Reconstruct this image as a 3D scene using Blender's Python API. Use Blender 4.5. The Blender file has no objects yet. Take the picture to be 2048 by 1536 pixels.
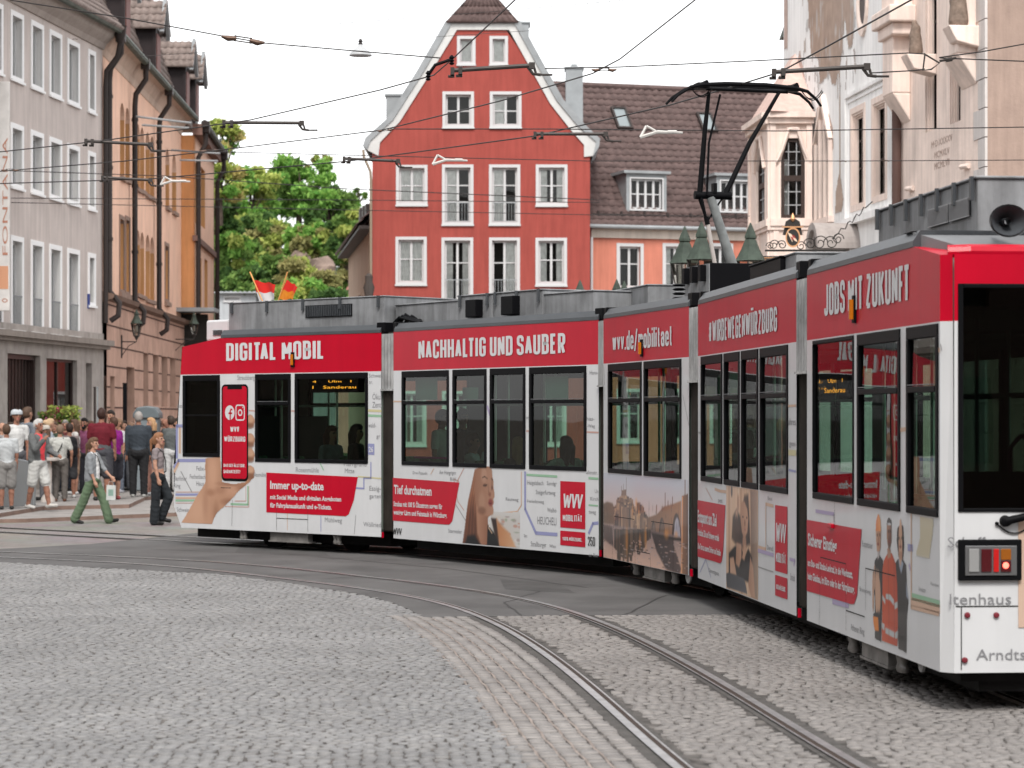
import bpy, math, random
import numpy as np
from mathutils import Vector, Matrix, noise
# ------------------------------------------------------------------ camera, sky, sun, exposure
S = bpy.context.scene
COL = S.collection
F, CX, HZ, CH = 5000.0, 1024.0, 832.0, 2.0      # focal length in photo pixels, optical axis, horizon row, eye height
cam_d = bpy.data.cameras.new('camera'); cam = bpy.data.objects.new('camera', cam_d); COL.objects.link(cam)
cam.location = (0, 0, CH); cam.rotation_euler = (math.pi/2, 0, 0)
cam_d.sensor_width = 36; cam_d.lens = F/2048*36
cam_d.shift_y = (HZ-768)/2048
cam_d.clip_start = .5; cam_d.clip_end = 2000
cam_d.dof.use_dof = True; cam_d.dof.focus_distance = 27; cam_d.dof.aperture_fstop = 3.6
S.camera = cam
w = bpy.data.worlds.new('World'); S.world = w; w.use_nodes = True
nt = w.node_tree; nt.nodes.clear()
SUN_EL, SUN_AZ = 50, 182
sky = nt.nodes.new('ShaderNodeTexSky'); sky.sky_type = 'NISHITA'; sky.sun_disc = False
sky.sun_elevation = math.radians(SUN_EL); sky.sun_rotation = math.radians(SUN_AZ)
sky.air_density = 1.0; sky.dust_density = 1.6; sky.ozone_density = 1.0
hs = nt.nodes.new('ShaderNodeHueSaturation'); hs.inputs['Saturation'].default_value = .12
cl = nt.nodes.new('ShaderNodeTexNoise'); cl.inputs['Scale'].default_value = 2.2; cl.inputs['Detail'].default_value = 5
mr = nt.nodes.new('ShaderNodeMapRange'); mr.inputs[1].default_value = .3; mr.inputs[2].default_value = .7
mr.inputs[3].default_value = .9; mr.inputs[4].default_value = 1.12
tc = nt.nodes.new('ShaderNodeTexCoord')
mx = nt.nodes.new('ShaderNodeVectorMath'); mx.operation = 'MULTIPLY'
bg = nt.nodes.new('ShaderNodeBackground'); bg.inputs['Strength'].default_value = .15
wo = nt.nodes.new('ShaderNodeOutputWorld')
nt.links.new(tc.outputs['Generated'], cl.inputs['Vector']); nt.links.new(cl.outputs['Fac'], mr.inputs[0])
gm = nt.nodes.new('ShaderNodeGamma'); gm.inputs[1].default_value = .45
nt.links.new(sky.outputs[0], hs.inputs['Color']); nt.links.new(hs.outputs[0], gm.inputs[0]); nt.links.new(gm.outputs[0], mx.inputs[0]); nt.links.new(mr.outputs[0], mx.inputs[1])
nt.links.new(mx.outputs[0], bg.inputs[0]); nt.links.new(bg.outputs[0], wo.inputs[0])
sd = bpy.data.lights.new('sun', 'SUN'); sun = bpy.data.objects.new('sun', sd); COL.objects.link(sun)
sd.energy = .6; sd.angle = math.radians(16); sd.color = (1, .955, .9)
az = math.radians(SUN_AZ); el = math.radians(SUN_EL)
sdir = Vector((math.sin(az)*math.cos(el), math.cos(az)*math.cos(el), math.sin(el)))
sun.rotation_euler = sdir.to_track_quat('Z', 'Y').to_euler()
S.view_settings.view_transform = 'Standard'; S.view_settings.look = 'None'
S.view_settings.exposure = 2.45; S.view_settings.gamma = 1
S.cycles.use_denoising = True
S.cycles.max_bounces = 8; S.cycles.transparent_max_bounces = 16
R = random.Random(7)
NPR = np.random.RandomState(5)

# ------------------------------------------------------------------ helpers
def P(px, py, Y): return Vector(((px-CX)*Y/F, Y, CH+(HZ-py)*Y/F))
def G(px, py, z=0.0):
    Y = F*(CH-z)/(py-HZ); return Vector(((px-CX)*Y/F, Y, z))

class Fr:
    """a vertical facade frame: x along the face (left to right as seen), y into the thing, z up"""
    def __init__(s, o, d):
        s.o = Vector((o[0], o[1], 0)); s.d = Vector((d[0], d[1], 0)).normalized(); s.n = Vector((-s.d.y, s.d.x, 0))
        s.M = Matrix(((s.d.x, s.n.x, 0, s.o.x), (s.d.y, s.n.y, 0, s.o.y), (0, 0, 1, 0), (0, 0, 0, 1)))
    def u(s, px, v=0.0):
        o = s.o+s.n*v; k = (px-CX)/F
        return (k*o.y-o.x)/(s.d.x-k*s.d.y)
    def z(s, u, py, v=0.0):
        return CH+(HZ-py)*(s.o.y+s.d.y*u+s.n.y*v)/F
    def uz(s, px, py, v=0.0):
        a = s.u(px, v); return (a, s.z(a, py, v))

MATS = {}
def mat(name, col, rough=.6, metal=0., nz=0., nscale=3., bump=0., bscale=30., spec=.22, coat=0., emis=0., streak=0., col2=None, detail=6):
    """principled material with noise driven colour variation between col and col2, and bump"""
    if name in MATS: return MATS[name]
    m = bpy.data.materials.new(name); m.use_nodes = True; t = m.node_tree; b = t.nodes['Principled BSDF']
    b.inputs['Base Color'].default_value = (*col, 1); b.inputs['Roughness'].default_value = rough
    b.inputs['Metallic'].default_value = metal; b.inputs['Specular IOR Level'].default_value = spec
    b.inputs['Coat Weight'].default_value = coat; b.inputs['Coat Roughness'].default_value = .05
    if emis: b.inputs['Emission Color'].default_value = (*col, 1); b.inputs['Emission Strength'].default_value = emis
    c = t.nodes.new('ShaderNodeTexCoord')
    if nz or col2:
        n = t.nodes.new('ShaderNodeTexNoise'); n.inputs['Scale'].default_value = nscale; n.inputs['Detail'].default_value = detail
        n.inputs['Roughness'].default_value = .6
        t.links.new(c.outputs['Object'], n.inputs['Vector'])
        r = t.nodes.new('ShaderNodeValToRGB'); r.color_ramp.elements[0].position = .32; r.color_ramp.elements[1].position = .68
        a = col2 if col2 else tuple(x*(1-nz) for x in col); bb = col if col2 else tuple(min(1, x*(1+nz)) for x in col)
        r.color_ramp.elements[0].color = (*a, 1); r.color_ramp.elements[1].color = (*bb, 1)
        t.links.new(n.outputs['Fac'], r.inputs[0]); out = r.outputs[0]
        if streak:      # rain streaks and grime: stretched downwards
            mp = t.nodes.new('ShaderNodeMapping'); mp.inputs['Scale'].default_value = (3.2, 3.2, .28); n3 = t.nodes.new('ShaderNodeTexNoise'); n3.inputs['Scale'].default_value = 1.6; n3.inputs['Detail'].default_value = 9; n3.inputs['Roughness'].default_value = .65
            t.links.new(c.outputs['Object'], mp.inputs[0]); t.links.new(mp.outputs[0], n3.inputs['Vector'])
            q = t.nodes.new('ShaderNodeMapRange'); q.inputs[1].default_value = .35; q.inputs[2].default_value = .62; q.inputs[3].default_value = 1-streak; q.inputs[4].default_value = 1+streak*.3
            v = t.nodes.new('ShaderNodeVectorMath'); v.operation = 'MULTIPLY'; t.links.new(n3.outputs['Fac'], q.inputs[0]); t.links.new(out, v.inputs[0]); t.links.new(q.outputs[0], v.inputs[1]); out = v.outputs[0]
        t.links.new(out, b.inputs['Base Color'])
    if bump:
        n2 = t.nodes.new('ShaderNodeTexNoise'); n2.inputs['Scale'].default_value = bscale; n2.inputs['Detail'].default_value = 4
        t.links.new(c.outputs['Object'], n2.inputs['Vector'])
        bp = t.nodes.new('ShaderNodeBump'); bp.inputs['Strength'].default_value = bump; bp.inputs['Distance'].default_value = .02
        t.links.new(n2.outputs['Fac'], bp.inputs['Height']); t.links.new(bp.outputs[0], b.inputs['Normal'])
    MATS[name] = m; return m

def vcol_mat(name, rough=.6, coat=0., bump=0., bscale=40., nz=0., nscale=1.):
    """material whose base colour is the mesh colour attribute 'col'"""
    if name in MATS: return MATS[name]
    m = bpy.data.materials.new(name); m.use_nodes = True; t = m.node_tree; b = t.nodes['Principled BSDF']
    a = t.nodes.new('ShaderNodeAttribute'); a.attribute_name = 'col'
    out = a.outputs['Color']
    c = t.nodes.new('ShaderNodeTexCoord')
    if nz:
        n = t.nodes.new('ShaderNodeTexNoise'); n.inputs['Scale'].default_value = nscale; n.inputs['Detail'].default_value = 6
        t.links.new(c.outputs['Object'], n.inputs['Vector'])
        r = t.nodes.new('ShaderNodeMapRange'); r.inputs[1].default_value = .3; r.inputs[2].default_value = .7
        r.inputs[3].default_value = 1-nz; r.inputs[4].default_value = 1+nz
        t.links.new(n.outputs['Fac'], r.inputs[0])
        v = t.nodes.new('ShaderNodeVectorMath'); v.operation = 'MULTIPLY'
        t.links.new(out, v.inputs[0]); t.links.new(r.outputs[0], v.inputs[1]); out = v.outputs[0]
    t.links.new(out, b.inputs['Base Color'])
    b.inputs['Roughness'].default_value = rough; b.inputs['Specular IOR Level'].default_value = .25; b.inputs['Coat Weight'].default_value = coat; b.inputs['Coat Roughness'].default_value = .06
    if bump:
        n2 = t.nodes.new('ShaderNodeTexNoise'); n2.inputs['Scale'].default_value = bscale; n2.inputs['Detail'].default_value = 5
        t.links.new(c.outputs['Object'], n2.inputs['Vector'])
        bp = t.nodes.new('ShaderNodeBump'); bp.inputs['Strength'].default_value = bump; bp.inputs['Distance'].default_value = .01
        t.links.new(n2.outputs['Fac'], bp.inputs['Height']); t.links.new(bp.outputs[0], b.inputs['Normal'])
    MATS[name] = m; return m

def glass_mat(name, tint, ior=1.5, rough=0.0, wav=0.):
    if name in MATS: return MATS[name]
    m = bpy.data.materials.new(name); m.use_nodes = True; t = m.node_tree; t.nodes.clear()
    o = t.nodes.new('ShaderNodeOutputMaterial'); tr = t.nodes.new('ShaderNodeBsdfTransparent'); tr.inputs[0].default_value = (*tint, 1)
    gl = t.nodes.new('ShaderNodeBsdfGlossy'); gl.inputs['Roughness'].default_value = rough
    fr = t.nodes.new('ShaderNodeFresnel'); fr.inputs[0].default_value = ior
    mxs = t.nodes.new('ShaderNodeMixShader')
    if wav:
        c = t.nodes.new('ShaderNodeTexCoord'); n = t.nodes.new('ShaderNodeTexNoise'); n.inputs['Scale'].default_value = 1.3; n.inputs['Detail'].default_value = 1
        bp = t.nodes.new('ShaderNodeBump'); bp.inputs['Strength'].default_value = wav; bp.inputs['Distance'].default_value = .02
        t.links.new(c.outputs['Object'], n.inputs['Vector']); t.links.new(n.outputs['Fac'], bp.inputs['Height']); t.links.new(bp.outputs[0], gl.inputs['Normal'])
    t.links.new(fr.outputs[0], mxs.inputs[0]); t.links.new(tr.outputs[0], mxs.inputs[1]); t.links.new(gl.outputs[0], mxs.inputs[2]); t.links.new(mxs.outputs[0], o.inputs[0])
    MATS[name] = m; return m

class MB:
    """collects polygons and links them as one mesh object"""
    def __init__(s): s.v = []; s.f = []; s.m = []
    def poly(s, pts, mi=0):
        k = len(s.v); s.v += [tuple(p) for p in pts]; s.f.append(tuple(range(k, k+len(pts)))); s.m.append(mi); return s
    def box(s, x0, x1, y0, y1, z0, z1, mi=0, M=None):
        c = [Vector((x, y, z)) for z in (z0, z1) for y in (y0, y1) for x in (x0, x1)]
        if M is not None: c = [M @ q for q in c]
        k = len(s.v); s.v += [tuple(q) for q in c]
        for a in ((0, 2, 3, 1), (4, 5, 7, 6), (0, 1, 5, 4), (2, 6, 7, 3), (0, 4, 6, 2), (1, 3, 7, 5)):
            s.f.append(tuple(k+i for i in a)); s.m.append(mi)
        return s
    def prism(s, pts, axis, a0, a1, mi=0, mcap=None):
        """extrude a 2-D outline: axis 'y' -> pts are (x,z); 'x' -> (y,z); 'z' -> (x,y)"""
        def q(p, a): return {'y': (p[0], a, p[1]), 'x': (a, p[0], p[1]), 'z': (p[0], p[1], a)}[axis]
        k = len(s.v); n = len(pts)
        s.v += [q(p, a0) for p in pts]+[q(p, a1) for p in pts]
        mc = mi if mcap is None else mcap
        s.f.append(tuple(range(k, k+n))); s.m.append(mc)
        s.f.append(tuple(range(k+2*n-1, k+n-1, -1))); s.m.append(mc)
        for i in range(n):
            j = (i+1) % n; s.f.append((k+i, k+n+i, k+n+j, k+j)); s.m.append(mi)
        return s
    def tube(s, pts, r, n=8, mi=0, cap=True, flat=None):
        """swept circle (radius or list of radii); flat scales the section along the second axis"""
        pts = [Vector(p) for p in pts]; rs = r if isinstance(r, (list, tuple)) else [r]*len(pts)
        k = len(s.v); prev = None
        for i, p in enumerate(pts):
            d = (pts[min(i+1, len(pts)-1)]-pts[max(i-1, 0)])
            if d.length < 1e-9: d = Vector((0, 0, 1))
            d.normalize()
            a = d.orthogonal().normalized() if prev is None else (prev-d*prev.dot(d)).normalized()
            prev = a; b = d.cross(a)
            for j in range(n):
                th = 2*math.pi*j/n; s.v.append(tuple(p+a*math.cos(th)*rs[i]+b*math.sin(th)*rs[i]*(flat or 1)))
        for i in range(len(pts)-1):
            for j in range(n):
                j2 = (j+1) % n; s.f.append((k+i*n+j, k+i*n+j2, k+(i+1)*n+j2, k+(i+1)*n+j)); s.m.append(mi)
        if cap:
            s.f.append(tuple(k+j for j in range(n-1, -1, -1))); s.m.append(mi)
            e = k+(len(pts)-1)*n; s.f.append(tuple(e+j for j in range(n))); s.m.append(mi)
        return s
    def lathe(s, prof, c=(0, 0, 0), n=16, mi=0, ang=0., M=None, sx=1., sy=1., cap=True):
        k = len(s.v)
        for r_, z in prof:
            for j in range(n):
                th = ang+2*math.pi*j/n; q = Vector((r_*math.cos(th)*sx, r_*math.sin(th)*sy, z))
                if M is not None: q = M @ q
                s.v.append(tuple(q+Vector(c)))
        for i in range(len(prof)-1):
            for j in range(n):
                j2 = (j+1) % n; s.f.append((k+i*n+j, k+i*n+j2, k+(i+1)*n+j2, k+(i+1)*n+j)); s.m.append(mi)
        if not cap: return s
        s.f.append(tuple(k+j for j in range(n-1, -1, -1))); s.m.append(mi)
        e = k+(len(prof)-1)*n; s.f.append(tuple(e+j for j in range(n))); s.m.append(mi)
        return s
    def build(s, name, mats, parent=None, smooth=False, bevel=0., loc=None, M=None):
        me = bpy.data.meshes.new(name); me.from_pydata(s.v, [], s.f)
        if not isinstance(mats, (list, tuple)): mats = [mats]
        for a in mats: me.materials.append(a)
        me.polygons.foreach_set('material_index', s.m)
        if smooth: me.polygons.foreach_set('use_smooth', [True]*len(s.f))
        me.update()
        o = bpy.data.objects.new(name, me); COL.objects.link(o)
        if smooth and smooth != 'all':
            try: me.set_sharp_from_angle(angle=math.radians(40))
            except Exception: pass
        if parent: o.parent = parent
        if loc: o.location = loc
        if M is not None: o.matrix_local = M
        if bevel:
            b = o.modifiers.new('bevel', 'BEVEL'); b.width = bevel; b.segments = 2; b.limit_method = 'ANGLE'; b.angle_limit = .6
        return o

def tag(o, label=None, cat=None, group=None, kind=None):
    if label: o['label'] = label
    if cat: o['category'] = cat
    if group: o['group'] = group
    if kind: o['kind'] = kind
    return o
def thing(name, label, cat, loc=(0, 0, 0), rz=0., group=None, M=None):
    o = bpy.data.objects.new(name, None); COL.objects.link(o); o.empty_display_size = .2
    if M is not None: o.matrix_world = M
    else: o.location = loc; o.rotation_euler = (0, 0, rz)
    return tag(o, label, cat, group)
def kids(o): return [c for c in bpy.data.objects if c.parent is o]
def copy_tree(o, parent=None):
    c = o.copy(); COL.objects.link(c); c.parent = parent
    for ch in kids(o): copy_tree(ch, c)
    return c

def clip(poly, conv):
    """clip polygon (x,z) by a convex counter-clockwise outline"""
    out = list(poly)
    for i in range(len(conv)):
        a, b = conv[i], conv[(i+1) % len(conv)]
        ins = lambda p: (b[0]-a[0])*(p[1]-a[1])-(b[1]-a[1])*(p[0]-a[0]) >= -1e-9
        nw = []
        for j in range(len(out)):
            p, q = out[j], out[(j+1) % len(out)]
            ip, iq = ins(p), ins(q)
            if ip: nw.append(p)
            if ip != iq:
                d1 = (b[0]-a[0])*(p[1]-a[1])-(b[1]-a[1])*(p[0]-a[0]); d2 = (b[0]-a[0])*(q[1]-a[1])-(b[1]-a[1])*(q[0]-a[0])
                t = d1/(d1-d2); nw.append((p[0]+(q[0]-p[0])*t, p[1]+(q[1]-p[1])*t))
        out = nw
        if len(out) < 3: return []
    return out

def wall(mb, conv, holes, y=0., depth=.2, zcuts=(), mi=0, rev=0, matf=None):
    """wall face in the x-z plane at y with rectangular openings and their reveals; conv is the ccw outline"""
    xs = sorted({p[0] for p in conv} | {h[0] for h in holes} | {h[1] for h in holes})
    zs = sorted({p[1] for p in conv} | {h[2] for h in holes} | {h[3] for h in holes} | set(zcuts))
    for i in range(len(zs)-1):
        z0, z1 = zs[i], zs[i+1]
        if z1-z0 < 1e-6: continue
        run = None
        for j in range(len(xs)):
            solid = False
            if j < len(xs)-1:
                x0, x1 = xs[j], xs[j+1]; cx, cz = (x0+x1)/2, (z0+z1)/2
                solid = not any(h[0] < cx < h[1] and h[2] < cz < h[3] for h in holes)
            if solid and run is None: run = xs[j]
            if (not solid) and run is not None:
                q = clip([(run, z0), (xs[j], z0), (xs[j], z1), (run, z1)], conv)
                if len(q) >= 3: mb.poly([(a, y, b) for a, b in q], matf((z0+z1)/2) if matf else mi)
                run = None
    for x0, x1, z0, z1 in [h[:4] for h in holes]:
        y1 = y+depth
        mb.poly([(x0, y, z0), (x0, y1, z0), (x0, y1, z1), (x0, y, z1)], rev); mb.poly([(x1, y, z0), (x1, y, z1), (x1, y1, z1), (x1, y1, z0)], rev)
        mb.poly([(x0, y, z1), (x0, y1, z1), (x1, y1, z1), (x1, y, z1)], rev); mb.poly([(x0, y, z0), (x1, y, z0), (x1, y1, z0), (x0, y1, z0)], rev)

def text_mesh(s, bold=0., res=3, slab=False):
    cu = bpy.data.curves.new('t', 'FONT'); cu.body = s; cu.size = 1; cu.offset = bold; cu.resolution_u = res; cu.fill_mode = 'FRONT' if hasattr(cu, 'fill_mode') else 'BOTH'
    cu.dimensions = '2D'
    o = bpy.data.objects.new('t', cu); COL.objects.link(o)
    dg = bpy.context.evaluated_depsgraph_get(); me = bpy.data.meshes.new_from_object(o.evaluated_get(dg))
    bpy.data.objects.remove(o); bpy.data.curves.remove(cu)
    return me
def put_text(name, s, x0, x1, z0, z1, y, material, parent, bold=.02, shear=0., zref=None):
    """flat lettering in the x-z plane scaled into the box; zref: letters measured by cap height 'H' instead of bounds"""
    me = text_mesh(s, bold)
    n = len(me.vertices); co = np.empty(n*3, np.float32); me.vertices.foreach_get('co', co); co = co.reshape(-1, 3)
    mn, mxx = co.min(0), co.max(0)
    if zref:
        hm = text_mesh(zref, bold); hc = np.empty(len(hm.vertices)*3, np.float32); hm.vertices.foreach_get('co', hc); hc = hc.reshape(-1, 3)
        lo, hi = hc[:, 1].min(), hc[:, 1].max(); bpy.data.meshes.remove(hm)
    else: lo, hi = mn[1], mxx[1]
    out = np.zeros_like(co); zz = (co[:, 1]-lo)/(hi-lo)
    out[:, 0] = x0+(co[:, 0]-mn[0])/(mxx[0]-mn[0])*(x1-x0)+shear*zz*(z1-z0); out[:, 2] = z0+zz*(z1-z0); out[:, 1] = y
    me.vertices.foreach_set('co', out.ravel()); me.materials.clear(); me.materials.append(material); me.update()
    o = bpy.data.objects.new(name, me); COL.objects.link(o); o.parent = parent
    return o
def grid_mesh(name, V, faces, cols, material, smooth=True, parent=None):
    me = bpy.data.meshes.new(name); me.vertices.add(len(V)); me.vertices.foreach_set('co', np.asarray(V, np.float32).ravel())
    faces = np.asarray(faces, np.int32); nf, k = faces.shape
    me.loops.add(nf*k); me.loops.foreach_set('vertex_index', faces.ravel())
    me.polygons.add(nf); me.polygons.foreach_set('loop_start', np.arange(0, nf*k, k, dtype=np.int32)); me.polygons.foreach_set('loop_total', np.full(nf, k, np.int32))
    if smooth: me.polygons.foreach_set('use_smooth', np.ones(nf, bool))
    me.update(calc_edges=True)
    if cols is not None:
        a = me.color_attributes.new('col', 'FLOAT_COLOR', 'POINT'); c = np.ones((len(V), 4), np.float32); c[:, :3] = cols; a.data.foreach_set('color', c.ravel())
    me.materials.append(material); me.validate()
    o = bpy.data.objects.new(name, me); COL.objects.link(o)
    if parent: o.parent = parent
    return o
# ------------------------------------------------------------------ ground, asphalt, setts, rails
def catmull(pts, step):
    pts = [Vector((p[0], p[1])) for p in pts]; out = []
    for i in range(1, len(pts)-2):
        a, b, c, d = pts[i-1:i+3]; n = max(2, int((c-b).length/step))
        for j in range(n):
            t = j/n; out.append(.5*((2*b)+(c-a)*t+(2*a-5*b+4*c-d)*t*t+(3*b-a-3*c+d)*t*t*t))
    out.append(pts[-2]); return np.array([(p.x, p.y) for p in out])
def resample(C, step):
    d = np.r_[0, np.cumsum(np.hypot(*np.diff(C, axis=0).T))]; s = np.arange(0, d[-1], step)
    return np.c_[np.interp(s, d, C[:, 0]), np.interp(s, d, C[:, 1])]
def normals(C):
    t = np.gradient(C, axis=0); t /= np.hypot(t[:, 0], t[:, 1])[:, None]
    return t, np.c_[-t[:, 1], t[:, 0]]     # left of travel direction
def sm(C, k=9):
    K = np.ones(k)/k; P_ = np.pad(C, ((k//2, k//2), (0, 0)), mode='edge')
    for _ in range(3):
        C = np.c_[np.convolve(P_[:, 0], K, 'valid'), np.convolve(P_[:, 1], K, 'valid')]; P_ = np.pad(C, ((k//2, k//2), (0, 0)), mode='edge')
    return C
railpx = [(0, 1115), (195, 1123), (391, 1137), (586, 1160), (732, 1178), (879, 1205), (988, 1245), (1086, 1304), (1184, 1382), (1281, 1470), (1354, 1533)]
RL = [(-15, 40.6), (-11, 38)]+[tuple(G(*p)[:2]) for p in railpx]+[(1.22, 11.5), (1.42, 8), (1.5, 3), (1.5, -8), (1.5, -12)]
RLc = resample(sm(resample(catmull(RL, .2), .2), 9), .1)
Tt, Nn = normals(RLc)

def ribbon(name, C, a, b, z, material, parent=None):
    _, N = normals(C); V = np.r_[np.c_[C+N*a, np.full(len(C), z)], np.c_[C+N*b, np.full(len(C), z)]]
    n = len(C); i = np.arange(n-1); Fq = np.c_[i, i+n, i+n+1, i+1]
    return grid_mesh(name, V, Fq[:, ::-1], None, material, False, parent)

M_steel = mat('rail_steel', (.50, .50, .50), .3, .85, nz=.25, nscale=6, bump=.15, bscale=60)
M_groove = mat('rail_groove', (.045, .032, .026), .9)
M_filler = mat('rail_filler', (.075, .07, .066), .9, nz=.3, nscale=9, bump=.5, bscale=50)
M_bed = mat('joint_bed', (.13, .115, .10), .95, nz=.3, nscale=4)
M_asph = mat('asphalt', (.092, .089, .088), .88, nz=.22, nscale=.9, bump=.35, bscale=160, detail=8)

MB().poly([(-900, -60, -.04), (900, -60, -.04), (900, 1500, -.04), (-900, 1500, -.04)]).build('ground', M_bed)['kind'] = 'structure'

asph_near = [(0, 1124), (220, 1137), (439, 1148), (586, 1167), (732, 1191), (790, 1207), (820, 1219), (838, 1230), (850, 1234), (1100, 1231), (1480, 1229)]
asph_far = [(440, 1061), (180, 1088), (0, 1098)]
asph = [Vector((-17, 41.6, 0))]+[G(*p) for p in asph_near]+[Vector((9, 24.6, 0)), Vector((9, 34, 0)), Vector((1.5, 42.5, 0))]+[G(*p) for p in asph_far]+[Vector((-17, 44.5, 0))]
mb = MB(); mb.prism([(p.x, p.y) for p in asph], 'z', -.038, 0.0)
tag(mb.build('asphalt_road', M_asph), kind='structure')
asph2 = np.array([(p.x, p.y) for p in asph])
def inpoly(X, Y, poly):
    ins = np.zeros(X.shape, bool); j = len(poly)-1
    for i in range(len(poly)):
        xi, yi, xj, yj = *poly[i], *poly[j]
        ins ^= ((yi > Y) != (yj > Y)) & (X < (xj-xi)*(Y-yi)/(yj-yi+1e-12)+xi); j = i
    return ins

# far paving: one textured sheet beyond the real setts
M_far = bpy.data.materials.new('far_paving'); M_far.use_nodes = True
t = M_far.node_tree; b = t.nodes['Principled BSDF']; b.inputs['Roughness'].default_value = .75
c = t.nodes.new('ShaderNodeTexCoord'); vo = t.nodes.new('ShaderNodeTexVoronoi'); vo.inputs['Scale'].default_value = 7.5
vo.inputs['Randomness'].default_value = .6
rr = t.nodes.new('ShaderNodeValToRGB'); rr.color_ramp.elements[0].color = (.15, .132, .12, 1); rr.color_ramp.elements[1].color = (.235, .213, .195, 1)
n_ = t.nodes.new('ShaderNodeTexNoise'); n_.inputs['Scale'].default_value = .7; n_.inputs['Detail'].default_value = 8
mxc = t.nodes.new('ShaderNodeMix'); mxc.data_type = 'RGBA'; mxc.blend_type = 'MULTIPLY'; mxc.inputs[0].default_value = .45
t.links.new(c.outputs['Object'], vo.inputs['Vector']); t.links.new(c.outputs['Object'], n_.inputs['Vector'])
t.links.new(vo.outputs['Color'], rr.inputs[0]); t.links.new(rr.outputs[0], mxc.inputs[6]); t.links.new(n_.outputs['Color'], mxc.inputs[7]); t.links.new(mxc.outputs[2], b.inputs['Base Color'])
ve = t.nodes.new('ShaderNodeTexVoronoi'); ve.feature = 'DISTANCE_TO_EDGE'; ve.inputs['Scale'].default_value = 7.5; ve.inputs['Randomness'].default_value = .6
t.links.new(c.outputs['Object'], ve.inputs['Vector'])
bp = t.nodes.new('ShaderNodeBump'); bp.inputs['Strength'].default_value = .6; bp.inputs['Distance'].default_value = .02
t.links.new(ve.outputs['Distance'], bp.inputs['Height']); t.links.new(bp.outputs[0], b.inputs['Normal'])
M_sand = mat('joint_sand', (.15, .137, .127), .95, col2=(.010, .009, .009), nscale=6, detail=5)
tag(MB().poly([(-10, 12, -.0085), (8, 12, -.0085), (8, 36.3, -.0085), (-10, 36.3, -.0085)]).build('joint_sand_bed', M_sand), kind='structure')
tag(MB().poly([(-40, 35.5, -.012), (30, 35.5, -.012), (30, 160, -.012), (-40, 160, -.012)]).build('square_paving', M_far), kind='structure')

# near setts as real stones
def in_view(X, Y): return (np.abs(X) < .215*Y+.5) & (Y > 13.2) & (Y < 36.2)
def place(X, Y, A, sx, sy, base, pal):
    n = len(X); u = np.array([-1, -.93, 0, .93, 1]); U, W = np.meshgrid(u, u); U = U.ravel(); W = W.ravel()
    ring = (np.maximum(abs(U), abs(W)) > .97); mid = (np.maximum(abs(U), abs(W)) > .5) & ~ring
    Z = np.where(ring, -.034, np.where(mid, -.0008, .0006))
    rs = NPR.uniform(-.003, .003, n); tx = NPR.normal(0, .022, n); ty = NPR.normal(0, .026, n)
    jx = NPR.normal(0, .06, (n, 25))*(~ring); jy = NPR.normal(0, .06, (n, 25))*(~ring); jz = NPR.normal(0, .0012, (n, 25))*(~ring)
    cor = (np.abs(U) > .7) & (np.abs(W) > .7); k = np.where(cor, .93, 1)
    lx = (U[None]*k+jx)*(sx/2)[:, None]; ly = (W[None]*k+jy)*(sy/2)[:, None]
    lz = Z[None]+jz+rs[:, None]+lx*tx[:, None]+ly*ty[:, None]; lz = np.where(ring[None], -.036, lz)
    ca, sa = np.cos(A)[:, None], np.sin(A)[:, None]
    V = np.stack([X[:, None]+lx*ca-ly*sa, Y[:, None]+lx*sa+ly*ca, lz+base], -1).reshape(-1, 3)
    q = np.array([[r*5+c_, r*5+c_+1, (r+1)*5+c_+1, (r+1)*5+c_] for r in range(4) for c_ in range(4)])
    Fq = (q[None]+np.arange(n)[:, None, None]*25).reshape(-1, 4)
    pal = np.array(pal); w_ = NPR.dirichlet([1.6]*len(pal), n); c0 = w_ @ pal*NPR.uniform(.92, 1.09, n)[:, None]
    C_ = np.repeat(c0[:, None], 25, 1); C_ = np.where(ring[None, :, None], C_*.5, C_)
    return V, Fq, C_.reshape(-1, 3)
M_sett = vcol_mat('sett_stone', .7, bump=.35, bscale=130, nz=.13, nscale=.6)
def sd_rail(X, Y, C, N):
    D = np.full(X.shape, 1e9); Sg = np.zeros(X.shape)
    sub = C[::3]; sn = N[::3]
    for i in range(0, len(X), 4000):
        dx = X[i:i+4000, None]-sub[None, :, 0]; dy = Y[i:i+4000, None]-sub[None, :, 1]; k = np.argmin(dx*dx+dy*dy, 1)
        r_ = np.arange(len(k)); D[i:i+4000] = dx[r_, k]*sn[k, 0]+dy[r_, k]*sn[k, 1]
    return D                                   # positive to the left of travel (towards the tram)
# the fan-laid grey field
p_ = .086; xs = np.arange(-8.6, 6.0, p_); ys = np.arange(12.6, 37, p_)
Xg, Yg = np.meshgrid(xs, ys); rowj = NPR.uniform(0, p_, len(ys))[:, None]; Xg = Xg+rowj+NPR.normal(0, .009, Xg.shape)
ph = np.pi*Xg/1.15; Yg = Yg+-.0+.06*np.abs(np.cos(ph))+.05*np.sin(Xg*.9+Yg*1.3)+NPR.normal(0, .009, Yg.shape); An = np.arctan(-.06*np.pi/1.15*np.sin(ph)*np.sign(np.cos(ph)))
X = Xg.ravel(); Y = Yg.ravel(); An = An.ravel()
k = in_view(X, Y); X, Y, An = X[k], Y[k], An[k]
D = sd_rail(X, Y, RLc, Nn)
k = ((D < -.86) | (Y > 25.05)) & (D < -.12) & ~inpoly(X, Y-.03, asph2); X, Y, An = X[k], Y[k], An[k]; n = len(X)
greys = [(.225, .223, .223), (.185, .185, .188), (.25, .246, .242), (.205, .197, .189), (.165, .163, .167)]
V1, F1, C1 = place(X, Y, An, NPR.normal(.0815, .004, n), NPR.normal(.0795, .004, n), 0, greys)
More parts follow.
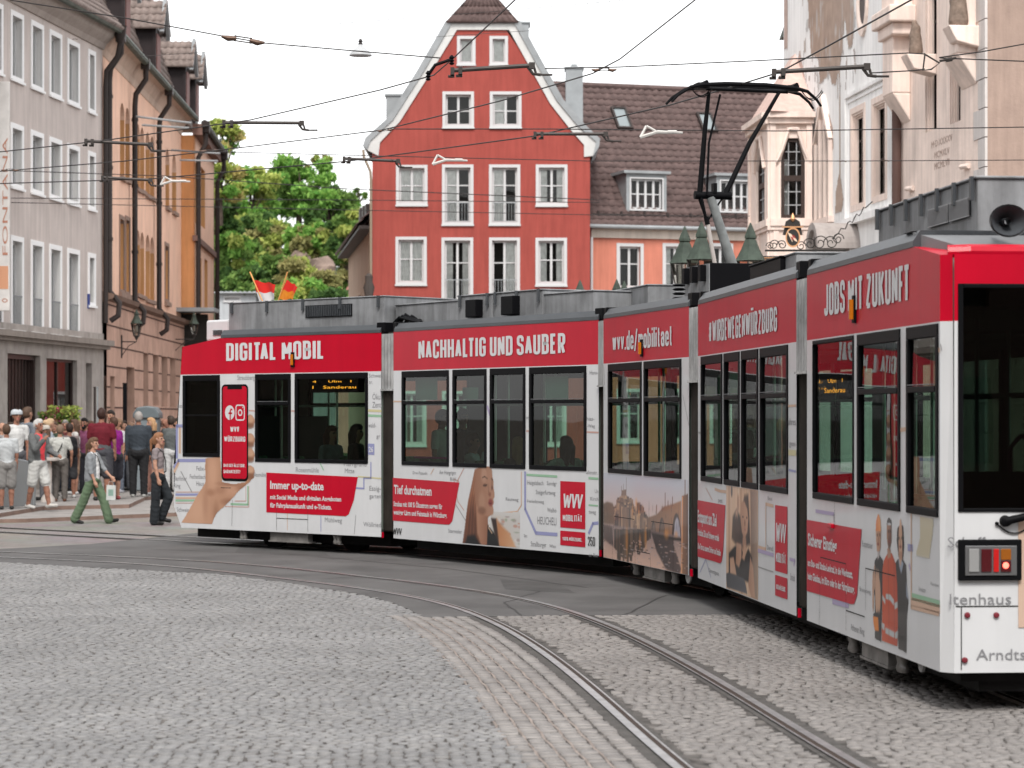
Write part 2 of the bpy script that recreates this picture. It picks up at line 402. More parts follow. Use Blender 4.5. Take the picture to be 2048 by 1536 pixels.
tag(grid_mesh('cobbled_square', V1, F1, C1, M_sett), kind='structure')
# rows laid parallel to the track, warmer stone
L = []
for o_ in list(np.arange(-.80, -.16, .125)):
    C = resample(RLc+Nn*o_, .125 if o_ < 0 else .128); T_, N2_ = normals(C)
    if o_ > 0: C = C+N2_*(np.array([noise.noise(Vector((q[0]*1.1, q[1]*1.1, 3)))*.05 for q in C])*min(1, (o_-.1)*3)+NPR.normal(0, .007, len(C)))[:, None]
    jj = NPR.uniform(-.022, .022, len(C)); L.append(np.c_[C+T_*jj[:, None]+NPR.uniform(0, .1)*T_, np.arctan2(T_[:, 1], T_[:, 0]), np.full(len(C), o_)])
L = np.concatenate(L); k = in_view(L[:, 0], L[:, 1]) & ~inpoly(L[:, 0], L[:, 1]-.05, asph2) & (L[:, 1] < 25.3); L = L[k]; n = len(L)
tans = [(.238, .224, .214), (.21, .195, .186), (.265, .247, .234), (.222, .206, .197), (.185, .173, .166)]
V2, F2, C2 = place(L[:, 0], L[:, 1], L[:, 2], np.where(L[:, 3] < 0, NPR.normal(.116, .005, n), NPR.normal(.119, .006, n)), NPR.normal(.109, .005, n), 0, tans)
tag(grid_mesh('cobbled_track_edge', V2, F2, C2, M_sett), kind='structure')
X = (Xg+NPR.normal(0, .006, Xg.shape)).ravel(); Y = Yg.ravel(); k = in_view(X, Y) & (Y < 25.3); X, Y = X[k], Y[k]
D = sd_rail(X, Y, RLc, Nn); k = (((D > .165) & (D < .87)) | (D > 1.19)) & ~inpoly(X, Y-.03, asph2); X, Y = X[k], Y[k]; n = len(X)
V3, F3, C3 = place(X, Y, NPR.normal(0, .05, n), NPR.normal(.083, .003, n), NPR.normal(.081, .003, n), 0, [tuple(v*.93 for v in t_) for t_ in tans])
tag(grid_mesh('cobbled_track_bed', V3, F3, C3, M_sett), kind='structure')
# reddish mortar lines between the first rows beside the rail
M_mort = mat('pink_mortar', (.22, .185, .165), .9, nz=.3, nscale=5)
kk = (RLc[:, 1] < 24.9) & (RLc[:, 1] > 9)
for i, o_ in enumerate((-.8625, -.7375, -.6125, -.4875, -.3625)):
    C = RLc[kk]+Nn[kk]*o_; C = C+np.c_[np.sin(np.arange(len(C))*.9+i), np.cos(np.arange(len(C))*.7)]*.006
    tag(ribbon('mortar_joint', C, -.009, .009, -.006+.001*i, M_mort), kind='structure')
def track(C, name, label, g):
    r = thing(name, label, 'tram rail', (0, 0, 0), group='grooved rails of the two tracks')
    ribbon('rail_filler', C, *sorted((-.125*g, .115*g)), -.0045, M_filler, r)
    ribbon('rail_head', C, *sorted((-.042*g, .018*g)), .007, M_steel, r); ribbon('rail_groove', C, *sorted((.018*g, .056*g)), .004, M_groove, r); ribbon('rail_lip', C, *sorted((.056*g, .072*g)), .006, M_steel, r)
track(RLc, 'rail', 'nearer curved grooved steel rail of the empty track', 1)
track(RLc+Nn*1.03, 'rail', 'farther curved grooved steel rail of the empty track, next to the tram', -1)

# seams, patches and tar lines in the asphalt
M_tar = mat('tar_seam', (.03, .029, .028), .6); M_patch = mat('asphalt_patch', (.068, .066, .065), .9, nz=.2, nscale=2)
for pts in ([(640, 1158), (700, 1154), (771, 1153)], [(300, 1098), (620, 1112), (900, 1138), (1180, 1176)], [(1040, 1231), (1010, 1205), (1090, 1180)], [(120, 1107), (420, 1116)], [(1250, 1229), (1330, 1190), (1420, 1200)]):
    C = resample(np.array([tuple(G(*p)[:2]) for p in pts]), .15); C = C+np.array([(noise.noise(Vector((q[0]*2, q[1]*2, 5)))*.05, noise.noise(Vector((q[0]*2, q[1]*2, 9)))*.05) for q in C]); tag(ribbon('asphalt_seam', C, -.012, .012, .002, M_tar), kind='structure')
for q4 in ([(1000, 1158), (1120, 1168), (1150, 1186), (1010, 1178)], [(480, 1092), (640, 1100), (660, 1112), (470, 1104)]): tag(MB().poly([tuple(G(*p, .0018)) for p in q4]).build('asphalt_patch', M_patch), kind='structure')
# ------------------------------------------------------------------ painted pictures as coloured grids
class Canvas:
    def __init__(s, u0, u1, z0, z1, res=.012, base=None):
        s.nu = max(2, int((u1-u0)/res)+1); s.nz = max(2, int((z1-z0)/res)+1)
        s.U, s.Z = np.meshgrid(np.linspace(u0, u1, s.nu), np.linspace(z0, z1, s.nz))
        s.rgb = np.ones(s.U.shape+(3,))*.74; s.a = np.zeros(s.U.shape)
        if base is not None: s.rgb[:] = base; s.a[:] = 1
    def blend(s, m, col):
        s.rgb = s.rgb*(1-m[..., None])+np.asarray(col)*m[..., None]; s.a = np.maximum(s.a, m)
    def sd(s, pts):
        d = np.full(s.U.shape, 1e9); pts = [tuple(p) for p in pts]
        for i in range(len(pts)):
            a, b = np.array(pts[i]), np.array(pts[(i+1) % len(pts)]); e = b-a; wu, wz = s.U-a[0], s.Z-a[1]
            t = np.clip((wu*e[0]+wz*e[1])/(e@e+1e-12), 0, 1); d = np.minimum(d, np.hypot(wu-e[0]*t, wz-e[1]*t))
        return np.where(inpoly(s.U, s.Z, pts), d, -d)
    def poly(s, pts, col, soft=.012, col2=None, axis='u', op=1.):
        d = s.sd(pts); m = np.clip(d/soft+.5, 0, 1)*op
        if col2 is not None:
            q = np.array(pts); k = 0 if axis == 'u' else 1; g = (s.U if k == 0 else s.Z)
            t = np.clip((g-q[:, k].min())/(np.ptp(q[:, k])+1e-9), 0, 1)[..., None]; c = np.asarray(col)*(1-t)+np.asarray(col2)*t
        else: c = np.asarray(col)
        s.rgb = s.rgb*(1-m[..., None])+c*m[..., None]; s.a = np.maximum(s.a, m)
    def ell(s, c, r, col, soft=.3, op=1., rot=0., inside=False):
        du, dz = s.U-c[0], s.Z-c[1]; ca, sa = math.cos(rot), math.sin(rot)
        q = np.hypot((du*ca+dz*sa)/r[0], (-du*sa+dz*ca)/r[1]); m = np.clip((1-q)/soft+.5, 0, 1)*op
        if inside: m = m*(s.a > .6)
        s.blend(m, col)
    def line(s, pts, wd, col, op=1.):
        for a, b in zip(pts[:-1], pts[1:]):
            a, b = np.array(a), np.array(b); e = b-a; wu, wz = s.U-a[0], s.Z-a[1]
            t = np.clip((wu*e[0]+wz*e[1])/(e@e+1e-12), 0, 1); d = np.hypot(wu-e[0]*t, wz-e[1]*t)
            s.blend(np.clip((wd-d)/.008+.5, 0, 1)*op, col)
    def mesh(s, name, y, material, parent, label=None, k=.8, g=1.5):
        V = np.stack([s.U, np.full(s.U.shape, y), s.Z], -1).reshape(-1, 3)
        i, j = np.meshgrid(np.arange(s.nz-1), np.arange(s.nu-1), indexing='ij'); i = i.ravel(); j = j.ravel()
        Fq = np.c_[i*s.nu+j, i*s.nu+j+1, (i+1)*s.nu+j+1, (i+1)*s.nu+j]
        al = s.a.ravel(); Fq = Fq[(al[Fq] > .35).all(1)]
        used = np.unique(Fq); mp = np.full(len(V), -1); mp[used] = np.arange(len(used))
        o = grid_mesh(name, V[used], mp[Fq], np.clip(s.rgb.reshape(-1, 3)[used], 0, 1)**g*k, material, False, parent)
        if label: o['label'] = label
        return o
def txt(mb, s, x0, x1, z0, z1, y, bold=0., zref='H', mi=0, rot=False, ital=0.):
    """adds flat lettering to an MB"""
    me = text_mesh(s, bold, 2); n = len(me.vertices); co = np.empty(n*3, np.float32); me.vertices.foreach_get('co', co); co = co.reshape(-1, 3)
    if zref == 'H': lo, hi = 0., .729*1.0
    elif zref == 'x': lo, hi = 0., .55
    else: lo, hi = co[:, 1].min(), co[:, 1].max()
    a, b = co[:, 0].min(), co[:, 0].max(); k = len(mb.v)
    for p in co:
        q = (p[1]-lo)/(hi-lo); mb.v.append((x0+(p[0]-a)/(b-a)*(x1-x0)+ital*q*(z1-z0), y, z0+q*(z1-z0)))
    for p in me.polygons: mb.f.append(tuple(k+i for i in p.vertices)); mb.m.append(mi)
    bpy.data.meshes.remove(me)

# ------------------------------------------------------------------ tram
PAINT = dict(rough=.32, coat=.55)
M_white = mat('tram_white_foil', (.55, .555, .565), .4, coat=.2, nz=.03, nscale=2, streak=.035)
M_red = mat('tram_red_foil', (.44, .0015, .018), .4, spec=.16, coat=.08, nz=.05, nscale=1.5, streak=.06, bump=.04, bscale=1.4)
M_black = mat('tram_black_trim', (.005, .005, .006), .5, spec=.06)
M_dark = mat('tram_underframe', (.009, .008, .008), .8, nz=.4, nscale=5)
M_roofg = mat('tram_roof_grey', (.16, .165, .172), .5, nz=.12, nscale=3)
M_roofe = mat('tram_roof_edge', (.055, .06, .066), .42, nz=.12, nscale=2)
M_box = mat('roof_box_grey', (.215, .22, .228), .55, streak=.35, nz=.2, nscale=2.5, bump=.1, bscale=20)
M_bell = mat('bellows_rubber', (.026, .021, .018), .55, nz=.3, nscale=4)
M_bell2 = mat('bellows_panel', (.26, .26, .26), .45, nz=.35, nscale=3)
M_glass = glass_mat('tram_glass', (.46, .64, .54), 1.5, wav=.05)
M_rglass = glass_mat('tram_rear_glass', (.20, .25, .23), 1.5, wav=.05)
M_int = mat('tram_interior_panel', (.16, .19, .17), .6)
M_floor = mat('tram_floor', (.05, .055, .055), .8)
M_seat = mat('seat_green_fabric', (.05, .16, .08), .8, col2=(.02, .045, .03), nscale=22, detail=2)
M_seatb = mat('seat_shell', (.14, .22, .17), .5)
M_pole = mat('grab_pole', (.52, .55, .52), .3, .6)
M_pink = mat('magenta_rail', (.45, .02, .22), .4)
M_orng = mat('marker_orange', (.42, .12, .006), .25, coat=.6)
M_wtext = mat('foil_white', (.56, .56, .57), .45)
M_gtext = mat('foil_grey_lettering', (.20, .20, .21), .5)
M_btext = mat('foil_black', (.02, .02, .02), .5)
M_led = mat('led_orange', (1., .33, .03), .5, emis=.5)
M_pic = vcol_mat('printed_foil', .4, coat=.3)
M_gap = mat('panel_gap', (.03, .03, .03), .9)

ZB, ZR, ZT = .27, 2.64, 3.19
WZ0, WZ1, WZT = 1.315, 2.625, 2.185
W = 2.35
def pt(px, Y): return ((px-CX)*Y/F, Y)
A_, B_ = (-4.458, 38.17), (-1.873, 35.74)
ends = [(A_, B_), ((-1.670, 35.39), (1.083, 30.95)), ((1.126, 30.6), (1.924, 27.1)), ((1.992, 26.7), (2.458, 21.6)), ((2.50, 21.15), (2.893, 16.9))]
pxl = [(353, 762.5), (787, 1197.5), (1207, 1378), (1396, 1593), (1614, 1880)]
SF = []
for (a, b), (p0, p1) in zip(ends, pxl):
    f0 = Fr(a, (b[0]-a[0], b[1]-a[1])); u0 = f0.u(p0); o = f0.o+f0.d*u0; f1 = Fr((o.x, o.y), (f0.d.x, f0.d.y)); f1.L = f1.u(p1); SF.append(f1)
tram_loc = SF[2].o.copy()
tram = thing('tram', 'red and white articulated five-section tram curving across the square, pantograph raised', 'tram', tram_loc)
TI = Matrix.Translation(-tram_loc)

pw = {0: [(366, 440), (510.7, 581.7), (590, 736)], 1: [(804, 898), (905.7, 973.3), (980.3, 1051), (1059, 1173)], 2: [(1217, 1283.6), (1288.4, 1363)],
      3: [(1403, 1445), (1448.8, 1479.6), (1483.5, 1517), (1521, 1576.4)], 4: [(1627, 1708), (1716, 1801), (1814.5, 1877)]}
no_transom = {(0, 0), (0, 2), (4, 0)}
SEC = []
for si, f in enumerate(SF):
    L_ = f.L; mb = MB()
    if si == 0:
        zz = lambda px, py: f.z(f.u(px), py)
        conv = [(.12, ZB), (L_, ZB), (L_, ZT), (f.u(440), ZT), (f.u(364), 3.07), (f.u(361), ZR), (f.u(347.5), 1.25), (f.u(348), .6)]
    elif si == 4: conv = [(0, ZB), (L_, ZB), (L_, 3.09), (f.u(1828), ZT), (0, ZT)]
    else: conv = [(0, ZB), (L_, ZB), (L_, ZT), (0, ZT)]
    hol = []
    for wi, (a, b) in enumerate(pw[si]):
        z0 = 1.375 if (si, wi) == (0, 0) else WZ0; hol.append((f.u(a), f.u(b), z0, WZ1))
    mf = lambda z: 1 if z > ZR else 0
    wall(mb, conv, hol, 0, .05, (ZR,), matf=mf, rev=2)
    fh = [(.5, L_/2-.06, 1.3, WZ1), (L_/2+.06, L_-.5, 1.3, WZ1)] if L_ < 4.6 else [(.3, L_/3-.05, 1.3, WZ1), (L_/3+.05, 2*L_/3-.05, 1.3, WZ1), (2*L_/3+.05, L_-.3, 1.3, WZ1)]
    wall(mb, conv, fh, W, -.05, (ZR,), matf=mf, rev=2)
    # inner faces, floor, ceiling, roof
    wall(mb, conv, hol, .05, .001, (), mi=3); wall(mb, conv, fh, W-.05, .001, (), mi=3)
    xa = .12 if si == 0 else 0
    mb.box(xa, L_, .05, W-.05, .34, .38, 4); mb.box(max(xa, .15), L_-.12, .3, W-.3, .12, .30, 5)
    rx0 = f.u(440) if si == 0 else 0; rx1 = f.u(1828) if si == 4 else L_
    zc = 3.02 if si in (0, 4) else 3.14
    mb.box(xa+.1, L_-.05, .06, W-.06, 2.72, 2.76, 3)
    mb.prism([(-.005, ZT+.002), (.0, ZT+.045), (.05, ZT+.12), (.16, ZT+.12), (.16, ZT-.02), (W-.16, ZT-.02), (W-.16, ZT+.12), (W-.05, ZT+.12), (W, ZT+.045), (W+.005, ZT+.002)], 'x', rx0+.02, rx1-.02, 6)
    if si == 0:  # nose
        nose = [(c_[0], c_[1]) for c_ in conv[3:]]+[conv[0]]
        for (xA, zA), (xB, zB) in zip(nose[:-1], nose[1:]):
            mi = 1 if max(zA, zB) > ZR+.01 else (2 if 1.1 < (zA+zB)/2 < ZR else 0)
            mb.poly([(xA, 0, zA), (xB, 0, zB), (xB-.16, .5, zB), (xA-(.0 if xA > .6 else .16), .5, zA)], mi)
            mb.poly([(xA-(.0 if xA > .6 else .16), .5, zA), (xB-.16, .5, zB), (xB-.16, W-.5, zB), (xA-(.0 if xA > .6 else .16), W-.5, zA)], mi)
            mb.poly([(xA-(.0 if xA > .6 else .16), W-.5, zA), (xB-.16, W-.5, zB), (xB, W, zB), (xA, W, zA)], mi)
    else: mb.box(0, .03, .05, W-.05, .3, .38, 5)
    if si == 4:
        e = L_; r0, r1 = e+.085, .075
        prof = [(ZB, 0, r0), (ZR, 0, r0-.03), (3.09, .0, r0-.04)]
        for k in range(2):
            za, zb = prof[k][0], prof[k+1][0]; xa_, xb_ = prof[k][2], prof[k+1][2]; mi = k
            mb.poly([(e, 0, za), (xa_, r1, za), (xb_, r1, zb), (e, 0, zb)], mi); mb.poly([(e, W, za), (e, W, zb), (xb_, W-r1, zb), (xa_, W-r1, za)], mi)
        ru = f.u(1828)
        mb.poly([(ru, 0, ZT), (e, 0, 3.09), (r0-.04, r1, 3.09), (r0-.04, W-r1, 3.09), (e, W, 3.09), (ru, W, ZT)], 1)
        mb.tube([(e-.03, .06, 3.10), (e+.0, .2, 3.105), (e+.0, W-.2, 3.105), (e-.03, W-.06, 3.10)], .058, 10, 1)
    o = mb.build('car_section', [M_white, M_red, M_black, M_int, M_floor, M_dark, M_roofe], tram, M=TI @ f.M)
    o['label'] = ['leading section with the cab and a printed hand holding a phone', 'second section with the printed woman', 'short middle section with the printed river bridge', 'fourth section with the printed couple', 'rear section with the printed workers and the tail lamps'][si]
    SEC.append(o)
    # windows
    fw = .055
    for wi, (h, far) in enumerate([(h, 0) for h in hol]+[(h, 1) for h in fh]):
        m2 = MB(); x0, x1, z0, z1 = h; ya, yb = (-.012, .03) if not far else (W-.03, W+.012)
        trans = (si, wi) not in no_transom
        thin = si == 4 and wi == 0 and not far
        fwx = .02 if thin else min(fw, (x1-x0)*.09); top = .03 if thin else .085
        m2.box(x0, x1, ya, yb, z1-top, z1+.003); m2.box(x0, x1, ya, yb, z0-.003, z0+.05)
        m2.box(x0-.003, x0+fwx, ya, yb, z0+.05, z1-top); m2.box(x1-fwx, x1+.003, ya, yb, z0+.05, z1-top)
        if trans: m2.box(x0+fwx, x1-fwx, ya-.004, yb, WZT-.022, WZT+.022)
        if (si, wi) == (0, 0): m2.box(x0+fwx, x1-fwx, 0, .02, 2.0, 2.02)
        wf = m2.build('window_frame', M_black, o, bevel=.006 if not far else 0)
        m3 = MB(); yg = .012 if not far else W-.012
        if trans and not far:
            m3.poly([(x0+fwx, yg, z0+.05), (x1-fwx, yg, z0+.05), (x1-fwx, yg, WZT-.022), (x0+fwx, yg, WZT-.022)])
            m3.poly([(x0+fwx, yg-.006, WZT+.022), (x1-fwx, yg-.006, WZT+.022), (x1-fwx, yg, z1-top), (x0+fwx, yg, z1-top)])
        else: m3.poly([(x0+fwx, yg, z0+.05), (x1-fwx, yg, z0+.05), (x1-fwx, yg, z1-top), (x0+fwx, yg, z1-top)])
        m3.build('window_pane', M_glass, o)
        if trans and not far: MB().box(x0+fwx, x1-fwx, ya-.007, ya-.003, WZT+.03, WZT+.036).build('window_trim', M_roofg, o)
# lettering helper in photo rows/columns measured on the section's own side
def box_px(f, p0, p1, yt, yb): a = f.u(p0); b = f.u(p1); return a, b, f.z(a, yb), f.z(a, yt)
def tx(mb, si, s, p0, p1, yt, yb, bold=.03, zref='H', y=-.007, ital=0.):
    a, b, z0, z1 = box_px(SF[si], p0, p1, yt, yb); txt(mb, s, a, b, z0, z1, y, bold, zref, ital=ital)
def slab(mb, si, pts, y=-.004):
    mb.poly([(u_, y, z_) for u_, z_ in [SF[si].uz(*p) for p in pts]])
# condensed bold display lettering drawn as strokes; a third value rounds the corner
_r = 1
DG = {'A': [[(0, 0), (.5, 1), (1, 0)], [(.2, .27), (.8, .27)]], 'B': [[(0, .54), (1, .54, 1), (1, 0, 1), (0, 0), (0, 1), (.95, 1, 1), (.95, .54, 1), (0, .54)]],
 'C': [[(1, .68), (1, 1, 1), (0, 1, 1), (0, 0, 1), (1, 0, 1), (1, .32)]], 'D': [[(0, .5), (0, 1), (1, 1, 1), (1, 0, 1), (0, 0), (0, .5)]], 'E': [[(1, 1), (0, 1), (0, 0), (1, 0)], [(0, .52), (.85, .52)]],
 'F': [[(1, 1), (0, 1), (0, -.06)], [(0, .5), (.85, .5)]], 'G': [[(1, .7), (1, 1, 1), (0, 1, 1), (0, 0, 1), (1, 0, 1), (1, .47), (.5, .47)]], 'H': [[(0, -.06), (0, 1.06)], [(1, -.06), (1, 1.06)], [(0, .5), (1, .5)]],
 'I': [[(0, -.06), (0, 1.06)]], 'J': [[(1, 1.06), (1, 0, 1), (.0, 0, 1), (.0, .2)]], 'K': [[(0, -.06), (0, 1.06)], [(1, 1.04), (.05, .38)], [(.38, .6), (1, -.04)]], 'L': [[(0, 1.06), (0, 0), (1, 0)]],
 'M': [[(0, -.06), (0, 1.0), (.5, .3), (1, 1.0), (1, -.06)]], 'N': [[(0, -.06), (0, 1.0), (1, 0.0), (1, 1.06)]], 'O': [[(0, .5), (0, 1, 1), (1, 1, 1), (1, 0, 1), (0, 0, 1), (0, .5)]],
 'R': [[(0, -.06), (0, 1), (1, 1, 1), (1, .46, 1), (0, .46)], [(.5, .46), (1, -.04)]], 'S': [[(1, .72), (1, 1, 1), (0, 1, 1), (0, .56, 1), (1, .46, 1), (1, 0, 1), (0, 0, 1), (0, .28)]],
 'T': [[(-.15, 1), (1.15, 1)], [(.5, 1), (.5, -.06)]], 'U': [[(0, 1.06), (0, 0, 1), (1, 0, 1), (1, 1.06)]], 'V': [[(-.05, 1.06), (.5, .0), (1.05, 1.06)]], 'W': [[(0, 1.06), (.24, 0), (.5, .95), (.76, 0), (1, 1.06)]],
 'Z': [[(0, 1), (1, 1), (0, 0), (1, 0)]], '#': [[(.25, 0), (.4, 1)], [(.65, 0), (.8, 1)], [(0, .32), (1, .32)], [(.05, .7), (1.05, .7)]], '%': [[(0, .75), (0, 1, 1), (.4, 1, 1), (.4, .6, 1), (0, .6, 1), (0, .75)], [(.6, .2), (.6, .4, 1), (1, .4, 1), (1, 0, 1), (.6, 0, 1), (.6, .2)], [(.1, -.02), (.9, 1.02)]],
 '0': [[(0, .5), (0, 1, 1), (1, 1, 1), (1, 0, 1), (0, 0, 1), (0, .5)]], '1': [[(0, .8), (.6, 1), (.6, -.06)]], '2': [[(0, .72), (0, 1, 1), (1, 1, 1), (1, .55, 1), (0, 0), (1, 0)]], '5': [[(1, 1), (0, 1), (0, .55), (1, .58, 1), (1, 0, 1), (0, 0, 1), (0, .25)]], '.': [[(0, -.06), (0, .08)]], '/': [[(0, -.2), (1, 1.1)]],
 'a': [[(0, .5), (0, .68, 1), (1, .68, 1), (1, -.06)], [(1, .4), (0, .4, 1), (0, 0, 1), (1, 0)]], 'b': [[(0, 1.06), (0, 0), (1, 0, 1), (1, .68, 1), (0, .68)]], 'd': [[(1, 1.06), (1, 0), (0, 0, 1), (0, .68, 1), (1, .68)]],
 'e': [[(0, .36), (1, .36), (1, .68, 1), (0, .68, 1), (0, 0, 1), (1, 0, 1), (1, .16)]], 'i': [[(0, -.06), (0, .74)], [(0, .9), (0, 1.05)]], 'l': [[(0, -.06), (0, 1.06)]], 'm': [[(0, -.06), (0, .68), (.5, .68, 1), (.5, -.06)], [(.5, .68), (1, .68, 1), (1, -.06)]],
 'o': [[(0, .34), (0, .68, 1), (1, .68, 1), (1, 0, 1), (0, 0, 1), (0, .34)]], 't': [[(.3, 1.0), (.3, 0, 1), (1, 0)], [(-.1, .68), (.9, .68)]], 'v': [[(0, .74), (.5, 0), (1, .74)]], 'w': [[(0, .74), (.24, 0), (.5, .7), (.76, 0), (1, .74)]]}
DW = {'I': 0, 'M': .34, 'W': .44, 'i': 0, 'l': 0, '.': 0, 'm': .40, 'J': .2, 'L': .2, 'F': .2, 'E': .2, 'T': .22, 'K': .25, 't': .17, 'w': .36, 'v': .26, '1': .15, '%': .36, '/': .26, '#': .36}
def dtxt(mb, s, x0, x1, z0, z1, y, wt=.15, ital=0., gap=.075, mi=0):
    """thick stroke lettering fitted to the box"""
    strokes = []; X = 0.
    pc_ = ''
    for ch in s:
        if ch == ' ': X += .17; pc_ = ch; continue
        if pc_+ch in ('LT', 'AT', 'TA', 'FT'): X -= .09
        pc_ = ch
        base = {'Ü': 'U', 'Ä': 'A', 'Ö': 'O'}.get(ch, ch); w_ = DW.get(base, .245)
        for st in DG[base]:
            pts = [(X+wt/2+p[0]*w_, wt/2+p[1]*(1-wt), len(p) > 2) for p in st]; out = []
            for i, p in enumerate(pts):
                if p[2] and 0 < i < len(pts)-1:
                    a, b, c_ = Vector(pts[i-1][:2]), Vector(p[:2]), Vector(pts[i+1][:2]); r = min(.11, (a-b).length*.5, (c_-b).length*.5)
                    s0 = b+(a-b).normalized()*r; s1 = b+(c_-b).normalized()*r
                    for k in range(5): t = k/4; out.append(s0*(1-t)**2+b*2*t*(1-t)+s1*t*t)
                else: out.append(Vector(p[:2]))
            strokes.append(out)
        if ch in 'ÜÄÖ':
            for dx in (.2, .8): strokes.append([Vector((X+wt/2+dx*w_, 1.06)), Vector((X+wt/2+dx*w_, 1.17))])
        X += w_+wt+gap
    X -= gap
    sp_ = []
    for st in strokes:
        cur = [st[0]]
        for i in range(1, len(st)):
            cur.append(st[i])
            if i < len(st)-1 and (st[i]-st[i-1]).normalized().dot((st[i+1]-st[i]).normalized()) < -.2: sp_.append(cur); cur = [st[i]]
        sp_.append(cur)
    for si_, st in enumerate(sp_):
        n = len(st); Lf = []; closed = (st[0]-st[-1]).length < 1e-6
        for i, p in enumerate(st):
            if closed and i in (0, n-1): d0 = (st[-1]-st[-2]).normalized(); d1 = (st[1]-st[0]).normalized()
            else: d0 = (p-st[i-1]).normalized() if i else (st[1]-st[0]).normalized(); d1 = (st[i+1]-p).normalized() if i < n-1 else d0
            t = (d0+d1); t = t.normalized() if t.length > .05 else d0; nn = Vector((-t.y, t.x)); k = 1/max(.42, nn.dot(Vector((-d0.y, d0.x)))); Lf.append((p+nn*wt/2*k, p-nn*wt/2*k))
        def mpq(v): q_ = v.y; return (x0+v.x/X*(x1-x0)+ital*q_*(z1-z0), y-.0004*(si_ % 4), z0+q_*(z1-z0))
        for i in range(n-1): mb.poly([mpq(Lf[i][0]), mpq(Lf[i][1]), mpq(Lf[i+1][1]), mpq(Lf[i+1][0])], mi)
def dtx(mb, si, s, p0, p1, yt, yb, **k):
    a, b, z0, z1 = box_px(SF[si], p0, p1, yt, yb); dtxt(mb, s, a, b, z0, z1, -.007, **k)
heads = [('DIGITAL MOBIL', 453, 650, 686.5, 722, 0), ('NACHHALTIG UND SAUBER', 837.8, 1131.4, 681, 718, 1), ('wvv.de/mobilitaet', 1226, 1346, 664, 702.5, 2),
         ('#WIRBEWEGENWÜRZBURG', 1418.4, 1555.7, 643, 686, 3), ('JOBS MIT ZUKUNFT', 1650, 1820.5, 569, 632.5, 4)]
for s_, a, b, yt, yb, si in heads:
    m = MB(); dtx(m, si, s_, a, b, yt, yb); m.build('headline_lettering', M_wtext, SEC[si])
bans = {0: [(533, 945), (716, 954), (708, 1000), (698, 1028), (692, 1032.5), (533, 1024.5)], 1: [(786, 955.5), (919.4, 965), (905, 1042), (899, 1049), (892, 1049), (786, 1041)],
        3: [(1396, 1000), (1451.5, 1010.5), (1447, 1100), (1444, 1123), (1441, 1126.5), (1396, 1113)], 4: [(1614.5, 1039.5), (1724, 1058.7), (1715, 1190), (1709, 1208), (1703, 1208), (1614.5, 1181.7)]}
for si, pts in bans.items():
    m = MB(); slab(m, si, pts); m.build('slogan_banner', M_red, SEC[si])
small = {0: [('Immer up-to-date', 541, 648, 961, 977, .03), ('mit Social Media und digitalen Angeboten', 541, 683, 989, 998, .03), ('für Fahrplanauskunft und e-Tickets.', 541, 664, 1005, 1014.5, .03)],
         1: [('Tief durchatmen', 788.6, 864, 969, 987, .03), ('Strabas mit 100 % Ökostrom sorgen für', 788, 885.5, 1002, 1012, .03), ('weniger Lärm und Feinstaub in Würzburg.', 788, 895, 1018.5, 1028.5, .03)],
         3: [('Entspannt ans Ziel', 1397, 1434.5, 1019, 1043, .03), ('Parkticket Ziel und Parkwege vorteile', 1397, 1439.5, 1057, 1070, .03), ('Die-Tram zu unseren Dörfern und Straßen', 1397, 1443, 1085, 1097, .03)],
         4: [('Sicherer Einstieg', 1617.5, 1675, 1065, 1090, .03), ('ans Bus- und Straba-Lenkrad, in die Werkstatt,', 1617, 1707, 1117, 1131, .03), ('beim Gleisbau, im Büro oder in der Fahrplanung.', 1617, 1711, 1143, 1158, .03)]}
for si, L in small.items():
    m = MB()
    for s_, a, b, yt, yb, bo in L: tx(m, si, s_, a, b, yt, yb, bo)
    m.build('slogan_lettering', M_wtext, SEC[si])
for si, q, r_, tw, tm, tp in ((1, [(1121, 962), (1171, 964.5), (1171, 1058.5), (1121, 1054.5)], [(1121, 1061), (1171, 1065), (1171, 1094.5), (1121, 1090)], (1126, 1165, 987, 1016.5), (1126.5, 1165, 1029, 1041.5), (1126, 1165, 1073.5, 1080.5)),
                         (3, [(1551, 1010), (1575.5, 1013.5), (1575.5, 1148.5), (1551, 1141)], [(1551, 1149.5), (1575.5, 1157), (1575.5, 1199), (1551, 1190.5)], (1553, 1573, 1045, 1084), (1553.5, 1573, 1104, 1123), (1553.5, 1573, 1168, 1177.5))):
    m = MB(); slab(m, si, q); slab(m, si, r_); m.build('operator_panel', M_red, SEC[si])
    m = MB(); dtx(m, si, 'WVV', *tw, ital=.12, wt=.11, gap=.0); dtx(m, si, 'MOBILITÄT', *tm); dtx(m, si, '100% WÜRZBURG.', *tp); m.build('operator_lettering', M_wtext, SEC[si])
m = MB(); dtx(m, 1, '250', 1176.5, 1191, 1073, 1091, wt=.11); dtx(m, 1, 'WVV', 785.5, 803.4, 1055.5, 1068.5, ital=.15, wt=.09, gap=0); m.build('fleet_number', M_btext, SEC[1])

